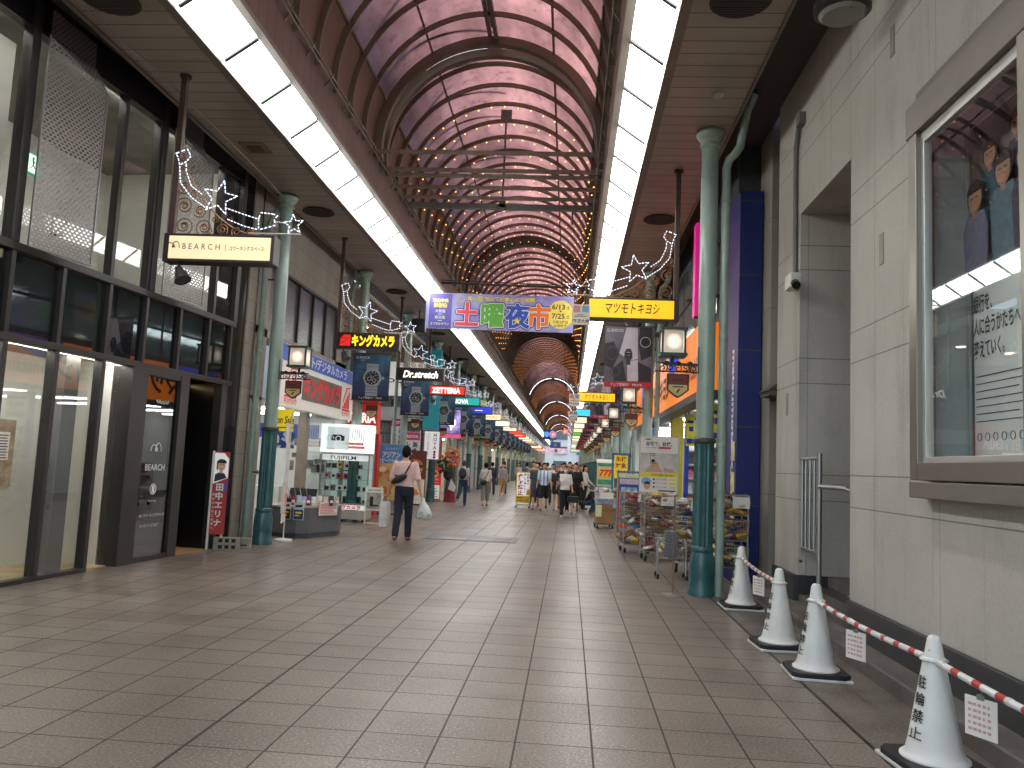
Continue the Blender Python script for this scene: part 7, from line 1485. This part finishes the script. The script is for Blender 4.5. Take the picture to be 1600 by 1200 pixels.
p_, I = person('man walking away in a black and white top with a large black backpack', -3.75, 28.8, PI-.1, 1.60, .012, legs=((4, 4), (-22, 30)), top='#b9b7b2', bcol='#26324a', shoes='#3a3836', hcol='#3a342f'); backpack(p_, I, '#18171a', 'large black backpack worn by the man walking away in jeans')
p_, I = person('woman walking away in a cream shirt and grey cropped trousers', -2.97, 29.1, PI+.1, 1.57, .012, legs=((14, 4), (-10, 14)), arms=((-6, 6, 8), (14, 12, 20)), top='#c9c2b4', bottom='cropped', bcol='#7d7870', shoes='#4a2a24', hair='short', fem=True); crossbag(p_, I, '#141416', 1, 'shoulder_bag', 'black shoulder bag hanging on the woman in the cream shirt', .93, (.13, .06, .10))
p_, I = person('man walking away in a dark blue jacket with a backpack, near the shutter', -3.72, 39.5, PI, 1.62, .015, top='#2c3442', sleeve=.95, bcol='#39445a'); backpack(p_, I, '#20242c', 'dark backpack on the man walking near the shutter')
p_, I = person('woman walking towards the camera in a grey blouse and tan shorts', -3.0, 37.0, .05, 1.60, .012, legs=((12, 3), (-14, 22)), arms=((6, 5, 60), (4, 6, 10)), top='#8f8990', sleeve=.9, bottom='short', bcol='#a8854a', shoes='#c9c6c0', hair='bob', fem=True)
m, n, b, co, xyz = new_mat('striped_shirt'); f_ = math_node(n, 'FRACT', math_node(n, 'DIVIDE', math_node(n, 'ADD', xyz[0], 4.037), .125)); c = mixc(n, math_node(n, 'LESS_THAN', f_, .45), rgb('#d9d9d8'), rgb('#6f9cc0')); n.links.new(c, b.inputs['Base Color']); b.inputs['Roughness'].default_value = .8
p_, I = person('young man in a white and light blue striped football shirt and black shorts', -.82, 28.1, .0, 1.66, .012, legs=((14, 4), (-12, 18)), arms=((-8, 9, 10), (8, 9, 16)), bottom='shorts', bcol='#141417', shoes='#1c1c1e', topmat=m, turn=25, sleeve=.45)
p_, I = person('man in a dark grey tee and jean shorts beside the striped shirt', -1.12, 28.7, .0, 1.66, .012, legs=((10, 4), (-12, 18)), top='#43474c', bottom='shorts', bcol='#39435a', shoes='#6a3a34', turn=-30, sleeve=.5)
h_ = world(p_, I['hand'][0]); t = thing('yellow_bag', 'yellow bag carried by the man in the dark grey tee', 'bag', (h_.x, h_.y, h_.z-.28), .2); MB().loft([((0, 0, 0), .12, .06), ((0, 0, .05), .13, .07), ((0, 0, .2), .11, .04)], 10).build('bag_body', mat('bag_yellow', '#c99a2a', .5, var=.15), t, smooth=True); MB().tube([(-.06, 0, .19), (-.03, 0, .29), (.03, 0, .29), (.06, 0, .19)], .008, 6).build('handle', mat('bag_yellow', '#c99a2a'), t)
p_, I = person('woman in a white tee, face mask and black trousers looking at her phone', -.08, 25.2, .0, 1.58, .011, legs=((12, 3), (-14, 22)), arms=((20, 6, 95), (-2, 10, 35)), top='#d6d2cb', bcol='#131316', shoes='#d8d6d0', hair='bob', fem=True, mask=True, hcol='#3a2c26')
h_ = world(p_, I['hand'][0]); t = thing('phone', 'dark phone held up by the woman in the white tee', 'phone', (h_.x, h_.y-.02, h_.z-.03), 0); MB().box(-.035, .035, -.005, .005, 0, .14).build('phone_body', mat('phone_dark', '#17181b', .3), t, bevel=.004); MB().disc(0, .07, .03, -.008, .002, .05).build('phone_glass', mat('phone_glass', '#2c3038', .1), t)
h_ = world(p_, I['hand'][1]); t = thing('handbag', 'black handbag on the arm of the woman in the white tee', 'bag', (h_.x+.02, h_.y, h_.z-.32), .1); MB().box(-.17, .17, -.05, .05, 0, .2).build('bag_body', mat('bag_black', '#131315', .4), t, bevel=.02); MB().tube([(-.09, 0, .2), (-.06, 0, .33), (.06, 0, .33), (.09, 0, .2)], .009, 6).build('handle', mat('bag_black', '#131315'), t)
person('man in a loose black tee and black shorts behind the masked woman', .25, 27.0, .0, 1.68, .012, legs=((8, 4), (-10, 16)), arms=((-6, 8, 12), (8, 10, 30)), top='#161618', bottom='shorts', bcol='#131315', shoes='#77726c', sleeve=.5, turn=-15)
person('woman in dark clothes half hidden between the striped shirt and the white tee', -.38, 28.6, .0, 1.56, .013, legs=((8, 4), (-10, 16)), top='#3a3336', bottom='short', bcol='#2a262a', shoes='#6a5a50', hair='bob', fem=True, hcol='#4a3428')
p_, I = person('woman with long black hair in a white cardigan facing the racks', .62, 30.3, 1.1, 1.62, .012, legs=((4, 3), (-4, 6)), arms=((12, 8, 40), (12, 8, 40)), top='#c3bfba', sleeve=.95, bcol='#17171a', hair='long', fem=True); crossbag(p_, I, '#b5a06a', -1, 'shoulder_bag', 'tan shoulder bag worn by the woman in the white cardigan', .9, (.10, .05, .1))
person('person in a dark jacket crouching in front of the low racks', .68, 27.4, .9, 1.62, .012, legs=((98, 128), (84, 132)), arms=((60, 8, 30), (66, 8, 25)), top='#1d1c1f', sleeve=.95, bcol='#33455f', shoes='#5f5a54', hair='short', lean=38)
person('dark haired person in a black top behind the woman in the cardigan', .55, 33.0, .3, 1.64, .014, top='#26222a', sleeve=.9, bcol='#1c1c20', fem=True, hair='bob', hcol='#5a3a2a')
far = [(.35, 31.5, 0, '#1d1c20', 'short', False, 'black tee just behind the loose black tee'), (-.15, 27.6, .2, '#2c2a30', 'short', False, 'charcoal tee close behind the masked woman'), (-1.35, 31.5, 0, '#8a8782', 'short', False, 'light grey top right behind the striped shirt'), (.05, 30.2, 0, '#5c5560', 'bob', True, 'plum top behind the masked woman'), (-.62, 33, 0, '#c9c2b8', 'short', False, 'cream top in the gap of the group'), (-2.35, 46, PI, '#5f6a74', 'short', False, 'grey blue top walking away'), (-1.55, 43, PI, '#2f3640', 'short', False, 'navy top walking away behind the sign board'), (-1.15, 44.5, PI, '#6d6a64', 'short', False, 'grey top beside the navy one behind the sign board'), (-3.2, 52, 0, '#c4b8ac', 'bob', True, 'pale top coming from far on the left'), (.2, 40, 0, '#a89a90', 'bob', True, 'beige top behind the man in black'), (.55, 50, 0, '#7a8a9a', 'short', False, 'blue grey top far along the right'), (-.5, 56, 0, '#b9b2aa', 'short', False, 'light top far in the middle'), (-2.0, 62, PI, '#33343a', 'short', False, 'black top far in the middle'), (-3.3, 41.5, PI, '#3d4250', 'short', False, 'slate top close to the shutter'), (.9, 60, 0, '#c9a59a', 'bob', True, 'pink top far on the right'), (-.1, 72, 0, '#8a8a8c', 'short', False, 'grey top deep in the arcade'), (-1.3, 82, 0, '#5a4a44', 'short', False, 'brown top deepest in the crowd')]
for i, (x, y, rz, cl, hr_, fm_, nm_) in enumerate(far):
    person('distant walker in a %s' % nm_, x, y, rz, 1.66+.03*(i % 4), .02, top=cl, bcol=['#23252c', '#4a4a50', '#2c3444', '#6a6258'][i % 4], hair=hr_, fem=fm_, sleeve=.5 if i % 2 else .9, bottom='trousers' if i % 3 else 'shorts', group='distant walkers')
